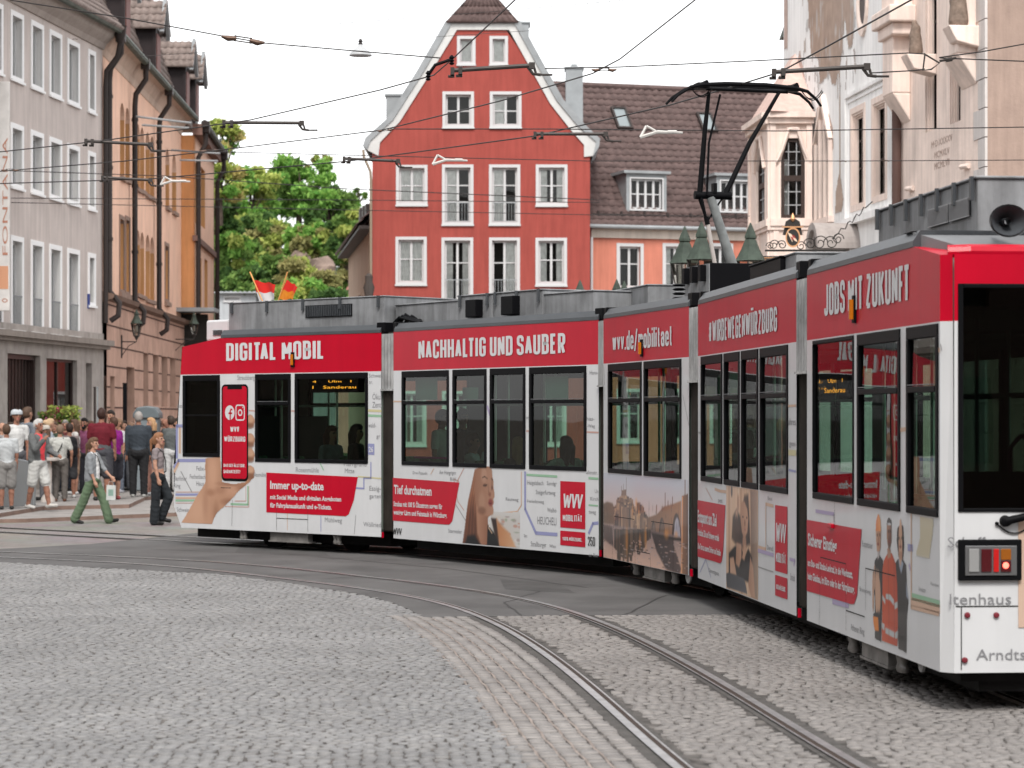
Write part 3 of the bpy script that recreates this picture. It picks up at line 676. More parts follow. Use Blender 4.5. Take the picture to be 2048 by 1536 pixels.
# pale route map printed on the white foil: coloured lines and grey stop names
PAL = {'b': (.24, .25, .42), 'g': (.24, .40, .27), 'r': (.46, .28, .24), 'o': (.50, .34, .25), 'y': (.48, .44, .26), 'v': (.34, .29, .43), 'k': (.27, .27, .27)}
MP = {k: mat('map_line_'+n_, v, .45) for (k, v), n_ in zip(PAL.items(), ('blue', 'green', 'red', 'orange', 'yellow', 'violet', 'grey'))}
def mapline(m, si, pts, wd, mi):
    q = [Vector(SF[si].uz(*p)) for p in pts]
    for a, b in zip(q[:-1], q[1:]):
        d = (b-a).normalized(); n_ = Vector((-d.y, d.x))*wd/2; e = d*wd*.3
        m.poly([((a-e+n_).x, -.0025, (a-e+n_).y), ((a-e-n_).x, -.0025, (a-e-n_).y), ((b+e-n_).x, -.0025, (b+e-n_).y), ((b+e+n_).x, -.0025, (b+e+n_).y)], mi)
keys = list(PAL); mk = lambda c_: keys.index(c_)
maps = {0: [([(366, 852), (354, 852), (354, 915)], .05, 'b'), ([(360, 856), (360, 905)], .05, 'o'), ([(349, 934), (357, 921), (412, 921)], .05, 'b'), ([(349, 943), (357, 926)], .05, 'o'),
            ([(352, 984), (410, 984)], .012, 'r'), ([(352, 989), (410, 989)], .035, 'b'), ([(352, 996), (410, 996)], .03, 'o'), ([(352, 1001), (400, 1001)], .03, 'g'), ([(352, 1006), (395, 1006)], .012, 'r'),
            ([(470, 1002), (492, 1002), (492, 973)], .012, 'r'), ([(462, 1008), (496, 1009), (496, 973)], .03, 'g'), ([(450, 1013), (498, 1014), (498, 973)], .012, 'r'),
            ([(362, 943), (384, 984)], .02, 'k'), ([(498, 821), (510, 822)], .02, 'r'), ([(736, 821), (762, 822)], .035, 'y'), ([(736, 831), (762, 832)], .035, 'g'), ([(582, 822), (590, 822)], .02, 'r'),
            ([(716, 953), (762, 957)], .02, 'y'), ([(742, 925), (742, 956), (728, 956), (728, 977), (712, 976)], .025, 'b'), ([(575, 1027), (575, 1060)], .012, 'o'), ([(642, 1032), (642, 1063)], .015, 'b'), ([(640, 925), (647, 940)], .02, 'g')],
        1: [([(1050.5, 945), (1050.5, 1018), (1072, 1066), (1114, 1069)], .045, 'b'), ([(1043, 944), (1043, 1010), (1035, 1023), (990, 1027)], .02, 'o'), ([(1054, 949.5), (1114, 953)], .03, 'g'), ([(1178, 956), (1196, 957.5)], .03, 'g'), ([(1178, 1010), (1196, 1011.5)], .02, 'g'),
            ([(1178, 1066), (1186, 1047), (1196, 1046)], .04, 'b'), ([(787, 803), (804, 803)], .02, 'o'), ([(975, 813), (980, 829)], .04, 'v'), ([(1053, 862), (1059, 862)], .02, 'r'), ([(1174, 864), (1197, 865)], .02, 'r'), ([(918, 963), (908, 958), (916, 1003), (928, 1020)], .015, 'r'),
            ([(862, 948), (868, 937)], .015, 'o'), ([(914, 964), (928, 937)], .015, 'r'), ([(908, 1003), (932, 1042)], .015, 'k')],
        2: [([(1208, 735), (1210, 800)], .01, 'k'), ([(1366, 790), (1378, 850)], .01, 'k')],
        3: [([(1576.4, 812), (1592, 811)], .02, 'o'), ([(1578, 905), (1592, 906)], .05, 'y'), ([(1578, 940), (1592, 943)], .02, 'b'), ([(1397, 865), (1403, 866)], .02, 'k'), ([(1430, 978), (1440, 982), (1455, 984)], .03, 'o'), ([(1517, 1094), (1532, 1098), (1532, 1008), (1547, 1012)], .03, 'o'), ([(1514, 1100), (1547, 1110)], .035, 'v'),
            ([(1580, 1118), (1590, 1121), (1588, 1130)], .03, 'v'), ([(1400, 1145), (1412, 1118), (1422, 1155)], .012, 'b'), ([(1412, 976), (1425, 1000)], .012, 'r'), ([(1512, 1132), (1547, 1144)], .012, 'k')],
        4: [([(1801, 860), (1814, 858)], .03, 'o'), ([(1882, 690), (1884, 700)], .02, 'k'), ([(1823, 1025), (1823, 1214), (1878, 1228)], .03, 'o'), ([(1825, 1193), (1879, 1208)], .05, 'g'), ([(1825, 1203), (1879, 1218)], .06, 'o'), ([(1666, 1202), (1697, 1210)], .05, 'v'), ([(1632, 1022), (1668, 1028)], .03, 'v'),
            ([(1668, 1028), (1668, 1043)], .012, 'k'), ([(1817, 1095), (1825, 1096)], .05, 'b'), ([(1878, 700), (1880, 700)], .03, 'o'), ([(1819, 1130), (1821, 1138)], .03, 'v')]}
names = {0: [('Straubberg', 475, 510, 750, 760), ('Felix-', 393, 410, 932, 941), ('Fechenbach', 380, 411, 948, 957), ('Haus', 393, 408, 962, 971), ('Berliner', 348, 374, 951, 961), ('Ring', 348, 361, 966, 975), ('Schwein', 354, 378, 1014, 1023), ('Neumühle', 507, 532, 944, 953),
             ('Rosenmühle', 592, 638, 934, 944), ('Pfarrgrund', 688, 733, 923, 932), ('Mitte', 690, 709, 936, 946), ('Essig-', 739, 762, 971, 981), ('garten', 739, 762, 987, 996), ('Öku', 745, 761, 787, 799), ('Zent', 745, 762, 803, 815), ('Schwei', 738, 762, 747, 755), ('wald-', 737, 752, 845, 855), ('gr', 753, 761, 868, 876), ('Wöllried', 727, 762, 1043, 1053), ('Mühlweg', 650, 684, 1034, 1044), ('Jazz', 354, 365, 808, 815), ('tr.', 738, 746, 760, 768)],
         1: [('Heigelsbach', 1055, 1087, 960, 969), ('Sandgr', 1094, 1114, 962, 970), ('Steigerfurtweg', 1072, 1111, 979, 988), ('Heriedenweg', 1055, 1088, 998, 1005), ('Wellhö', 1095, 1113, 1015, 1024), ('HEUCHELI', 1075, 1113, 1032, 1048), ('Straßburger', 1062, 1093, 1082, 1092), ('Wien', 1099, 1112, 1088, 1095), ('Drei Pappeln', 826, 855, 942, 948), ('Am Hungrigen', 879, 912, 940, 948), ('Bühl', 901, 912, 954, 961), ('Sterntaler', 897, 924, 1057, 1065),
             ('Hans-', 1180, 1196, 741, 749), ('hias-', 1174, 1189, 833, 841), ('l-Weg', 1173, 1190, 848, 855), ('Un', 1190, 1197, 978, 986), ('Kirch', 1181, 1197, 993, 1001), ('ahnstr.', 1173, 1196, 940, 948), ('tweg', 1178, 1192, 1019, 1027), ('er Rin', 1178, 1196, 1105, 1113), ('Str.', 1048, 1056, 1068, 1074), ('ter', 1052, 1058, 831, 838), ('Reutweg', 1012, 1037, 994, 1001)],
         2: [], 3: [('uhres', 1577, 1592, 835, 850), ('gen', 1579, 1591, 880, 892), ('Ressel', 1536, 1545, 992, 1000), ('pest', 1437, 1445, 995, 1004), ('Derndl', 1535, 1547, 1089, 1099), ('Dürrerzgasse', 1418, 1438, 1135, 1144), ('Straub', 1581, 1590, 1145, 1160)],
         4: [('Felb', 1879.9, 1880, 734, 742), ('Rottenbauer', 1725, 1746, 1080, 1093), ('Brunnenweg', 1720, 1742, 1172, 1182), ('Athener Ring', 1702, 1729, 1246, 1260), ('Fürsten', 1862, 1878, 1163, 1170), ('Arndtstr', 1838, 1852, 1172, 1182), ('Büro', 1802, 1812, 1328, 1334)][1:]}
def place_map():
    for si in range(5):
        m = MB()
        for pts, wd, c_ in maps[si]: mapline(m, si, pts, wd, mk(c_))
        if m.v: m.build('route_map_lines', [MP[k] for k in keys], SEC[si])
        m = MB()
        for s_, a, b, yt, yb in names[si]: tx(m, si, s_, a, b, yt, yb, .0, y=-.003)
        if m.v: m.build('route_map_names', M_gtext, SEC[si])
place_map()
m = MB(); slab(m, 0, [(736, 887), (749, 887.5), (749, 910), (736, 909)], -.003); b1 = m.build('route_number_box', MP['b'], SEC[0])
m = MB(); tx(m, 0, '26', 738, 747, 893, 904, .02); m.build('route_number', M_wtext, SEC[0])

# ------------------------------------------------------------------ printed pictures
SK, SK2, SK3 = (.56, .36, .26), (.70, .49, .37), (.30, .16, .11)
def zc(si, x0, y0, sc): return lambda pts: [SF[si].uz(x0+a/sc, y0+b/sc) for a, b in pts]
# hand and phone, section 0   (crop 340,740 scale 4.655)
q = zc(0, 340, 740, 4.655); f = SF[0]
c = Canvas(f.u(358), f.u(512), .28, 2.05, .013)
arm = q([(100, 1425), (160, 1330), (205, 1250), (252, 1165), (300, 1095), (330, 1040), (328, 960), (326, 900), (330, 820), (470, 800), (490, 1040), (600, 1060), (700, 1040), (740, 930), (782, 950), (782, 1000), (740, 1050), (640, 1130), (590, 1190), (500, 1280), (440, 1330), (405, 1400), (395, 1440)])
c.poly(arm, SK2, .02, SK, 'u')
for x_, y_, a_, b_, col, op in ((400, 960, .10, .25, (.72, .50, .38), .8), (590, 1110, .22, .10, (.70, .48, .37), .7), (380, 1140, .10, .05, (.50, .31, .22), .7), (470, 1120, .12, .05, (.52, .33, .24), .6), (260, 1300, .16, .22, (.72, .51, .39), .7), (330, 1250, .06, .20, (.54, .35, .26), .5),
    (430, 1340, .07, .16, (.44, .27, .19), .6), (560, 1230, .18, .05, (.42, .25, .18), .7), (690, 1100, .16, .05, (.42, .25, .18), .7), (340, 900, .03, .3, (.56, .37, .27), .6), (560, 1060, .26, .035, (.40, .24, .17), .6), (390, 1330, .03, .16, (.60, .40, .30), .5)): c.ell(q([(x_, y_)])[0], (a_, b_), col, 1.1, op, inside=True)
for cy, h_ in ((475, 62), (650, 66), (790, 62), (945, 60)):
    (cu, cz), (eu, ez) = q([(745, cy), (785, cy+h_)]); c.ell((cu, cz), (abs(eu-cu)*1.15, abs(ez-cz)), SK, .25); c.ell((cu+.01, cz+.03), (abs(eu-cu)*.8, abs(ez-cz)*.6), SK2, .6); c.ell((cu, cz-abs(ez-cz)*.8), (.12, .05), SK3, .8, .6)
c.mesh('printed_hand', -.003, M_pic, SEC[0])
def rr_pts(u0, u1, z0, z1, r, n=5):
    out = []
    for cx_, cz_, a0 in ((u1-r, z1-r, 0), (u0+r, z1-r, 90), (u0+r, z0+r, 180), (u1-r, z0+r, 270)):
        for k in range(n+1): a = math.radians(a0+90*k/n); out.append((cx_+r*math.cos(a), cz_+r*math.sin(a)))
    return out
def flat(pts, y, material, name, parent): return MB().poly([(a, y, b) for a, b in pts][::-1]).build(name, material, parent)
(u0, z1), (u1, z0) = q([(482, 135), (730, 1038)]); ZU = z0
pb = flat(rr_pts(u0, u1, z0, z1, .075), -.005, M_black, 'printed_phone', SEC[0])
flat(rr_pts(u0+.03, u1-.03, z0+.04, z1-.03, .055), -.007, M_red, 'printed_phone_screen', SEC[0])
m = MB()
flat(rr_pts(u0+.14, u1-.14, z1-.075, z1-.028, .012), -.0085, M_black, 'printed_phone_notch', SEC[0])
def ring(m, cu, cz, ro, ri, y, n=24, a=1.):
    for k in range(n):
        t0, t1 = 2*math.pi*k/n, 2*math.pi*(k+1)/n
        m.poly([(cu+ro*math.cos(t0)*a, y, cz+ro*math.sin(t0)), (cu+ri*math.cos(t0)*a, y, cz+ri*math.sin(t0)), (cu+ri*math.cos(t1)*a, y, cz+ri*math.sin(t1)), (cu+ro*math.cos(t1)*a, y, cz+ro*math.sin(t1))])
(a, b), (a2, b2) = q([(518, 322), (603, 472)]); w_ = a2-a
ring(m, (a+a2)/2, (b+b2)/2, w_*.52, .0001, -.0085)
(ia, ib), (ia2, ib2) = q([(614, 322), (700, 472)]); r1 = rr_pts(ia, ia2, ib2, ib, .045); r2 = rr_pts(ia+.02, ia2-.02, ib2+.02, ib-.02, .03)
for k in range(len(r1)): j = (k+1) % len(r1); m.poly([(r1[k][0], -.0085, r1[k][1]), (r2[k][0], -.0085, r2[k][1]), (r2[j][0], -.0085, r2[j][1]), (r1[j][0], -.0085, r1[j][1])])
ring(m, (ia+ia2)/2, (ib+ib2)/2, .052, .03, -.0085); ring(m, ia2-.042, ib-.042, .012, .0001, -.0085, 10)
DG['Ä'] = DG['A']; DG['!'] = [[(0, .3), (0, 1.06)], [(0, -.06), (0, .08)]]; DW['!'] = 0
for s_, x0, x1, yt, yb in (('WVV', 565, 648, 527, 578), ('WÜRZBURG', 508, 705, 618, 668), ('DAS GEFÄLLT DIR.', 503, 705, 872, 906), ('GARANTIERT!', 503, 658, 928, 964)):
    (xa, za), (xb, zb) = q([(x0, yt), (x1, yb)]); xb2 = SF[0].u(340+x1/4.655); dtxt(m, s_, xa, xb2, zb, za, -.0085)
m.build('printed_phone_symbols', M_wtext, SEC[0])
m = MB(); fa, fb = (a+a2)/2+.012, (b+b2)/2
m.box(fa-.014, fa+.014, -.0105, -.01, fb-w_*.5, fb+.035); m.box(fa-.042, fa+.045, -.0105, -.01, fb-.022, fb+.004); m.box(fa+.0, fa+.05, -.0105, -.01, fb+.035, fb+.06)
m.build('printed_letter', M_red, SEC[0])
# woman, section 1 (crop 920,920 scale 6.827)
q = zc(1, 920, 920, 6.827)
c = Canvas(SF[1].u(922), SF[1].u(1040), .285, 1.33, .011)
hair = q([(30, 1165), (60, 1000), (80, 800), (110, 560), (170, 280), (200, 130), (300, 60), (370, 40), (440, 130), (445, 260), (400, 500), (300, 900), (290, 1180)])
city = q([(440, 730), (900, 740), (930, 900), (860, 1200), (400, 1190)])
c.poly(city, (.66, .62, .58), .18, (.70, .69, .68), 'u')
rs_ = random.Random(3)
for _ in range(40):
    x_, y_ = rs_.uniform(500, 880), rs_.uniform(770, 1150); (cu, cz), = q([(x_, y_)])
    c.ell((cu, cz), (rs_.uniform(.02, .07), rs_.uniform(.008, .025)), rs_.choice([(.62, .40, .33), (.72, .66, .60), (.45, .50, .42), (.76, .72, .70), (.50, .44, .42)]), .6, .8)
c.poly(hair, (.40, .19, .11), .05, (.48, .29, .20), 'u')
c.poly(q([(60, 1000), (110, 700), (180, 520), (240, 800), (280, 1180), (40, 1180)]), (.22, .10, .06), .14)
for k in range(9): c.line(q([(210+k*8, 150), (120+k*16, 600), (55+k*26, 1150)]), .006, (.62, .34, .20) if k % 2 else (.26, .12, .07), .35)
c.poly(q([(225, 600), (240, 1000), (300, 1180), (400, 1180), (385, 800), (400, 740)]), SK, .04, (.40, .22, .15), 'u')
face = q([(215, 150), (300, 115), (420, 125), (445, 215), (462, 290), (460, 350), (478, 470), (474, 510), (458, 540), (470, 575), (452, 620), (462, 680), (455, 740), (400, 775), (340, 760), (270, 690), (215, 590), (200, 400)])
c.poly(face, (.44, .26, .18), .03, (.56, .37, .28), 'u')
for (x_, y_, a_, b_, col, op) in ((330, 200, .07, .10, (.60, .42, .33), .7), (440, 330, .02, .08, (.34, .20, .14), .6), (345, 345, .05, .02, (.20, .10, .07), .85), (440, 380, .02, .03, (.20, .10, .07), .8), (410, 470, .03, .03, (.36, .17, .12), .8), (420, 580, .055, .05, (.38, .12, .11), .95), (415, 590, .045, .01, (.20, .06, .06), .9), (300, 560, .08, .12, (.60, .42, .32), .5), (300, 690, .1, .05, (.28, .15, .10), .6)):
    (cu, cz), = q([(x_, y_)]); c.ell((cu, cz), (a_, b_), col, .7, op)
c.line(q([(310, 240), (340, 225), (375, 255)]), .008, (.15, .08, .05), .9); c.line(q([(430, 255), (455, 275)]), .008, (.15, .08, .05), .9); c.line(q([(320, 350), (350, 352), (370, 335)]), .006, (.10, .05, .04), .9)
c.line(q([(385, 330), (395, 430), (390, 470)]), .012, (.36, .21, .15), .5)
c.poly(q([(60, 1180), (100, 1040), (200, 1020), (300, 1185)]), (.02, .02, .022), .05)
c.poly(q([(380, 880), (470, 1000), (520, 1080), (545, 1190), (370, 1180)]), (.015, .015, .018), .02)
c.poly(q([(425, 790), (500, 800), (530, 1000), (545, 1195), (470, 1000)]), (.10, .06, .05), .03)
c.poly(q([(500, 800), (580, 900), (680, 1000), (770, 1200), (545, 1195), (520, 1000)]), (.60, .33, .18), .05, (.72, .50, .34), 'u')
c.line(q([(410, 790), (395, 930), (440, 1000)]), .008, (.80, .62, .48), .9)
c.mesh('printed_woman', -.003, M_pic, SEC[1])
# river and bridge, section 2 (crop 1190,930 scale 6.143)
q = zc(2, 1190, 930, 6.143); f = SF[2]
c = Canvas(.015, f.L-.03, .275, 1.305, .013, (.60, .60, .64))
t_ = np.clip((c.Z-.75)/.5, 0, 1)[..., None]; c.rgb = np.array((.84, .68, .62))*(1-t_)+np.array((.70, .72, .78))*t_
c.poly(q([(100, 480), (150, 450), (220, 470), (250, 560), (250, 740), (95, 720)]), (.26, .19, .13), .03, (.34, .25, .19), 'u')
ex, ey = [240, 270, 300, 330, 400, 440, 475, 500, 540, 580, 620, 680], [560, 460, 395, 372, 372, 400, 500, 600, 450, 480, 600, 680]
sky_ = [(rs_.uniform(240, 680), rs_.uniform(-10, 150), rs_.uniform(8, 26)) for _ in range(190)]; bc = [(.24, .18, .15), (.34, .25, .20), (.46, .34, .26), (.18, .14, .13), (.58, .42, .31), (.40, .28, .21), (.66, .48, .34)]
for x_, d_, w_ in sorted(sky_, key=lambda t: t[1]):
    top = np.interp(x_, ex, ey)+max(0, d_); c.poly(q([(x_-w_, top), (x_+w_, top+4), (x_+w_, 800), (x_-w_, 790)]), bc[int(x_*7+w_*13) % 7], .008)
c.poly(q([(325, 375), (330, 310), (385, 300), (390, 378)]), (.40, .30, .25), .01)
for x_, y0, y1 in ((328, 260, 320), (352, 240, 300), (388, 160, 320)): c.line(q([(x_, y0), (x_, y1)]), .007, (.30, .22, .18))
c.poly(q([(640, 650), (760, 610), (850, 510), (960, 480), (1062, 440), (1062, 980), (650, 880)]), (.36, .24, .17), .02, (.55, .34, .22), 'u')
for x_, w_, yt, yb in ((720, 50, 680, 900), (825, 70, 640, 920), (1005, 105, 585, 960)):
    (a, b), (a2, b2) = q([(x_-w_/2, yt), (x_+w_/2, yb)]); c.ell(((a+a2)/2, b2), ((a2-a)*.56, (b-b2)*1.), (.17, .12, .11), .06); c.ell(((a+a2)/2+.02, b2), ((a2-a)*.40, (b-b2)*.85), (.58, .56, .62) if x_ > 900 else (.30, .22, .18), .1)
for x_, y0, y1 in ((865, 350, 500), (955, 400, 490), (760, 500, 600), (1110, 120, 370), (830, 520, 560), (900, 450, 500)): c.line(q([(x_, y0), (x_, y1)]), .014, (.34, .21, .15))
c.poly(q([(95, 725), (660, 800), (1062, 880), (1160, 900), (1160, 1370), (95, 1140)]), (.84, .62, .52), .02, (.42, .34, .33), 'z')
for x_, d_, w_ in sky_:
    top = np.interp(x_, ex, ey)+max(0, d_); bot = 800+(800-top)*.95*rs_.uniform(.8, 1.08); cc_ = bc[int(x_*7+w_*13) % 7]; c.poly(q([(x_-w_*.7, 790), (x_+w_*.7, 795), (x_+w_*.7+rs_.uniform(-6, 6), bot), (x_-w_*.7, bot-8)]), tuple(v*.42 for v in cc_), .012, op=.85)
c.poly(q([(690, 820), (960, 880), (975, 1000), (1062, 1280), (1040, 1340), (880, 1290), (760, 1060)]), (.09, .07, .07), .04, (.20, .14, .13), 'u')
c.poly(q([(95, 725), (215, 760), (230, 1000), (200, 980), (95, 900)]), (.20, .16, .15), .04); c.poly(q([(740, 850), (960, 890), (1062, 900), (1062, 935), (820, 905)]), (.06, .045, .04), .02)
c.poly(q([(1070, 380), (1158, 350), (1158, 1365), (1060, 1350)]), (.50, .30, .18), .01, (.22, .14, .12), 'u'); c.line(q([(1078, 400), (1068, 1350)]), .016, (.95, .56, .34), .9)
for x_, y_, a_, b_ in ((395, 930, .05, .17), (625, 890, .045, .12), (465, 560, .03, .07), (543, 570, .03, .07), (880, 850, .08, .05), (555, 940, .04, .08), (1000, 850, .06, .03), (510, 470, .05, .05)):
    (cu, cz), = q([(x_, y_)]); c.ell((cu, cz), (a_, b_), (.95, .50, .14), 1.3, .5)
for _ in range(170):
    x_ = rs_.uniform(95, 1150); y_ = rs_.uniform(930, 1300); (cu, cz), = q([(x_, y_)]); c.ell((cu, cz), (rs_.uniform(.01, .07), .006), rs_.choice([(.10, .08, .08), (.70, .52, .46), (.72, .55, .48), (.55, .50, .52)]), .6, .7)
for _ in range(120):
    x_ = rs_.uniform(110, 1050); y_ = rs_.uniform(480, 800); (cu, cz), = q([(x_, y_)]); c.ell((cu, cz), (.012, rs_.uniform(.02, .06)), rs_.choice([(.34, .24, .20), (.12, .10, .10), (.44, .32, .26)]), .7, .35)
c.mesh('printed_river_view', -.003, M_pic, SEC[2])
# couple, section 3 (crop 1380,940 scale 5.12)
q = zc(3, 1380, 940, 5.12); f = SF[3]
c = Canvas(f.u(1453), f.u(1516.5), .28, 1.305, .010, (.78, .58, .43))
for k in range(14):
    x_ = 380+k*24; c.line(q([(x_, 180), (x_+rs_.uniform(-10, 10), 1320)]), rs_.uniform(.02, .06), rs_.choice([(.84, .64, .48), (.62, .43, .30), (.78, .60, .46), (.44, .30, .21), (.86, .72, .58)]), .8)
c.poly(q([(620, 200), (695, 210), (695, 1330), (630, 1300)]), (.34, .25, .20), .05, (.55, .44, .36), 'u')
c.poly(q([(440, 480), (480, 400), (520, 480), (560, 260), (600, 250), (612, 500), (620, 760), (540, 800), (470, 760), (430, 700)]), (.05, .035, .03), .05)
c.poly(q([(525, 330), (560, 320), (590, 400), (600, 500), (590, 640), (560, 700), (535, 640), (520, 500)]), SK, .03, SK2, 'u')
for x_, y_, a_, b_, col in ((545, 480, .035, .012, (.12, .07, .05)), (585, 490, .03, .012, (.12, .07, .05)), (565, 545, .03, .035, (.34, .19, .13)), (565, 610, .05, .016, (.55, .30, .25)), (480, 470, .06, .06, SK2), (480, 560, .07, .09, (.08, .05, .04)), (500, 620, .06, .05, (.10, .06, .05)), (495, 340, .05, .09, SK), (430, 215, .05, .06, (.10, .06, .04)), (560, 760, .1, .1, SK)):
    (cu, cz), = q([(x_, y_)]); c.ell((cu, cz), (a_, b_), col, .5, .95)
c.poly(q([(400, 850), (460, 780), (520, 760), (560, 900), (600, 800), (640, 900), (640, 1170), (400, 1060)]), (.03, .035, .04), .03)
c.poly(q([(480, 740), (530, 760), (530, 900), (505, 1000), (470, 960), (475, 830)]), SK, .03, SK2, 'u'); c.poly(q([(410, 900), (450, 890), (480, 1080), (415, 1060)]), SK2, .03)
c.poly(q([(560, 760), (580, 800), (560, 930), (535, 900)]), SK2, .03); c.poly(q([(620, 880), (650, 1000), (670, 1320), (630, 1300), (600, 1180)]), SK, .03, SK2, 'u')
c.poly(q([(370, 1060), (400, 1050), (550, 1110), (570, 1150), (590, 1270), (380, 1200)]), (.10, .11, .13), .015, (.20, .21, .23), 'u')
c.mesh('printed_couple', -.003, M_pic, SEC[3])
# three workers, section 4 (crop 1720,1000 scale 4.655)
q = zc(4, 1720, 1000, 4.655); f = SF[4]
c = Canvas(f.u(1741), f.u(1822), .275, 1.33, .0075)
nav, org, dk = (.018, .024, .032), (.70, .16, .02), (.022, .022, .026)
c.poly(q([(350, 260), (380, 215), (405, 240), (415, 420), (405, 545), (360, 530), (345, 380)]), (.04, .025, .02), .012)      # woman's hair
c.poly(q([(325, 600), (355, 545), (400, 545), (432, 600), (440, 800), (455, 960), (440, 1080), (436, 1425), (360, 1390), (352, 1000)]), dk, .012, (.035, .033, .035), 'u')
c.poly(q([(360, 545), (385, 550), (408, 590), (388, 690), (370, 620)]), (.42, .48, .56), .01); c.poly(q([(432, 760), (452, 900), (448, 920), (435, 900)]), (.45, .50, .58), .01)
c.ell(q([(380, 390)])[0], (.052, .17), SK2, .2); c.poly(q([(362, 480), (398, 480), (396, 555), (366, 550)]), SK, .012)
c.poly(q([(140, 560), (180, 500), (218, 560), (222, 700), (205, 1100), (200, 1325), (140, 1290), (140, 900), (120, 760)]), nav, .012)   # first man
c.poly(q([(150, 285), (198, 285), (196, 440), (182, 500), (160, 480), (152, 380)]), SK2, .012, SK, 'u'); c.poly(q([(165, 480), (185, 480), (183, 530), (168, 560)]), (.60, .55, .55), .01)
c.poly(q([(148, 290), (152, 190), (168, 128), (180, 128), (195, 190), (200, 290)]), (.78, .30, .07), .012, (.86, .48, .20), 'u')
for cx_, cy_, a_, b_ in ((125, 850, .03, .16), (160, 855, .05, .17), (180, 890, .05, .13), (175, 770, .022, .1), (140, 720, .02, .1)): c.ell(q([(cx_, cy_)])[0], (a_, b_), SK2, .25)
c.poly(q([(123, 1080), (172, 1090), (178, 1220), (140, 1215), (128, 1150)]), (.82, .36, .04), .01); c.poly(q([(128, 1050), (165, 1050), (172, 1090), (125, 1080)]), nav, .01)
c.poly(q([(225, 560), (255, 500), (300, 490), (335, 590), (350, 800), (356, 1100), (352, 1370), (205, 1310), (212, 900), (214, 640)]), org, .012, (.60, .12, .02), 'u')
c.poly(q([(255, 445), (290, 460), (290, 530), (262, 550)]), SK, .012); c.poly(q([(252, 230), (298, 230), (298, 380), (282, 450), (265, 450), (252, 360)]), SK, .012, SK3, 'u')
c.poly(q([(250, 250), (256, 180), (275, 155), (294, 185), (299, 250), (285, 215), (262, 215)]), (.03, .022, .02), .012); c.ell(q([(276, 330)])[0], (.035, .03), SK3, .5, .6); c.ell(q([(276, 400)])[0], (.04, .05), (.16, .09, .06), .5, .6)
refl = (.62, .65, .66)
for pts in ([(212, 880), (240, 930), (238, 975), (212, 925)], [(245, 872), (285, 880), (320, 930), (318, 985), (285, 935), (243, 920)], [(322, 960), (352, 945), (354, 1000), (326, 1020)], [(205, 1140), (232, 1155), (230, 1220), (206, 1190)], [(240, 1185), (325, 1230), (322, 1285), (240, 1240)], [(330, 1235), (354, 1215), (352, 1290), (330, 1290)]): c.poly(q(pts), refl, .01)
for x_ in (268, 320): c.line(q([(x_, 560), (x_+6, 1300)]), .008, (.35, .07, .02), .6)
for x_, y_ in ((165, 325), (186, 325), (266, 290), (286, 290), (368, 355), (393, 355)): c.ell(q([(x_, y_)])[0], (.014, .012), (.05, .03, .02), .5, .9)
for x_, y_ in ((172, 410), (277, 385), (380, 435)): c.ell(q([(x_, y_)])[0], (.03, .012), (.36, .10, .09), .5, .9)
for x_, y_ in ((174, 365), (276, 335), (380, 395)): c.ell(q([(x_, y_)])[0], (.01, .04), (.34, .18, .12), .6, .7)
c.mesh('printed_workers', -.003, M_pic, SEC[4])
c = Canvas(f.u(1826), f.u(1872), .9, 1.3, .02); c.poly(q([(555, 135), (690, 170), (680, 330), (650, 550), (515, 520), (560, 350)]), (.68, .63, .50), .03); c.mesh('printed_map_patch', -.002, M_pic, SEC[4])
# ------------------------------------------------------------------ tram: joints, roof, rear, running gear, pantograph, interior
def root_child(mb, name, mats, parent=None, M=None, **k): return mb.build(name, mats, parent or tram, M=TI if M is None else M, **k)
for si in range(4):
    f0, f1 = SF[si], SF[si+1]; mb = MB(); N = 15; ringp = [(.0, .34), (.0, 3.12), (.08, 3.22), (W-.08, 3.22), (W, 3.12), (W, .34)]
    rings = []
    for k in range(N):
        t = k/(N-1); ins = .02+(.0 if k % 2 else .075)
        r_ = []
        for (v, z) in ringp:
            vv = ins+v*(W-2*ins)/W
            a = f0.o+f0.d*f0.L+f0.n*vv; b_ = f1.o+f1.n*vv; p = a.lerp(b_, t); r_.append((p.x, p.y, min(z, 3.22-ins)+(0 if z > 1 else ins)))
        rings.append(r_)
    k0 = len(mb.v)
    for r_ in rings: mb.v += r_
    n = len(ringp)
    for k in range(N-1):
        for j in range(n):
            j2 = (j+1) % n; mb.f.append((k0+k*n+j, k0+k*n+j2, k0+(k+1)*n+j2, k0+(k+1)*n+j)); mb.m.append(0)
    o = root_child(mb, 'bellows', M_bell)
    mb = MB(); a0 = f0.o+f0.d*f0.L; b0 = f1.o.copy()
    for k, t in enumerate((.12, .37, .63, .88)):
        p = a0.lerp(b0, t)+(f0.n+f1.n)/2*.02; mb.tube([(p.x, p.y, 2.38), (p.x, p.y, 3.17)], .032, 8)
        mb.box(-.05, .05, -.02, .02, 0, .02, 0, Matrix.Translation((p.x, p.y, 2.36)))
    mb.build('joint_hose', M_bell2, o)
    mb = MB(); p = f0.o+f0.d*(f0.L+.012)
    mb.box(f0.L-.002, f0.L+.012, .01, .04, .26, .34, 0, f0.M); mb.box(f0.L-.002, f0.L+.012, .005, .04, 2.66, 3.17, 0, f0.M)
    root_child(mb, 'joint_edge', M_red)
    mb = MB()
    mb.box(f0.L-.12, f0.L+.05, .02, .25, ZT+.0, ZT+.15, 0, f0.M); mb.box(-.05, .06, .02, .25, ZT+.0, ZT+.14, 0, f1.M)
    root_child(mb, 'joint_cover', M_black, bevel=.01)

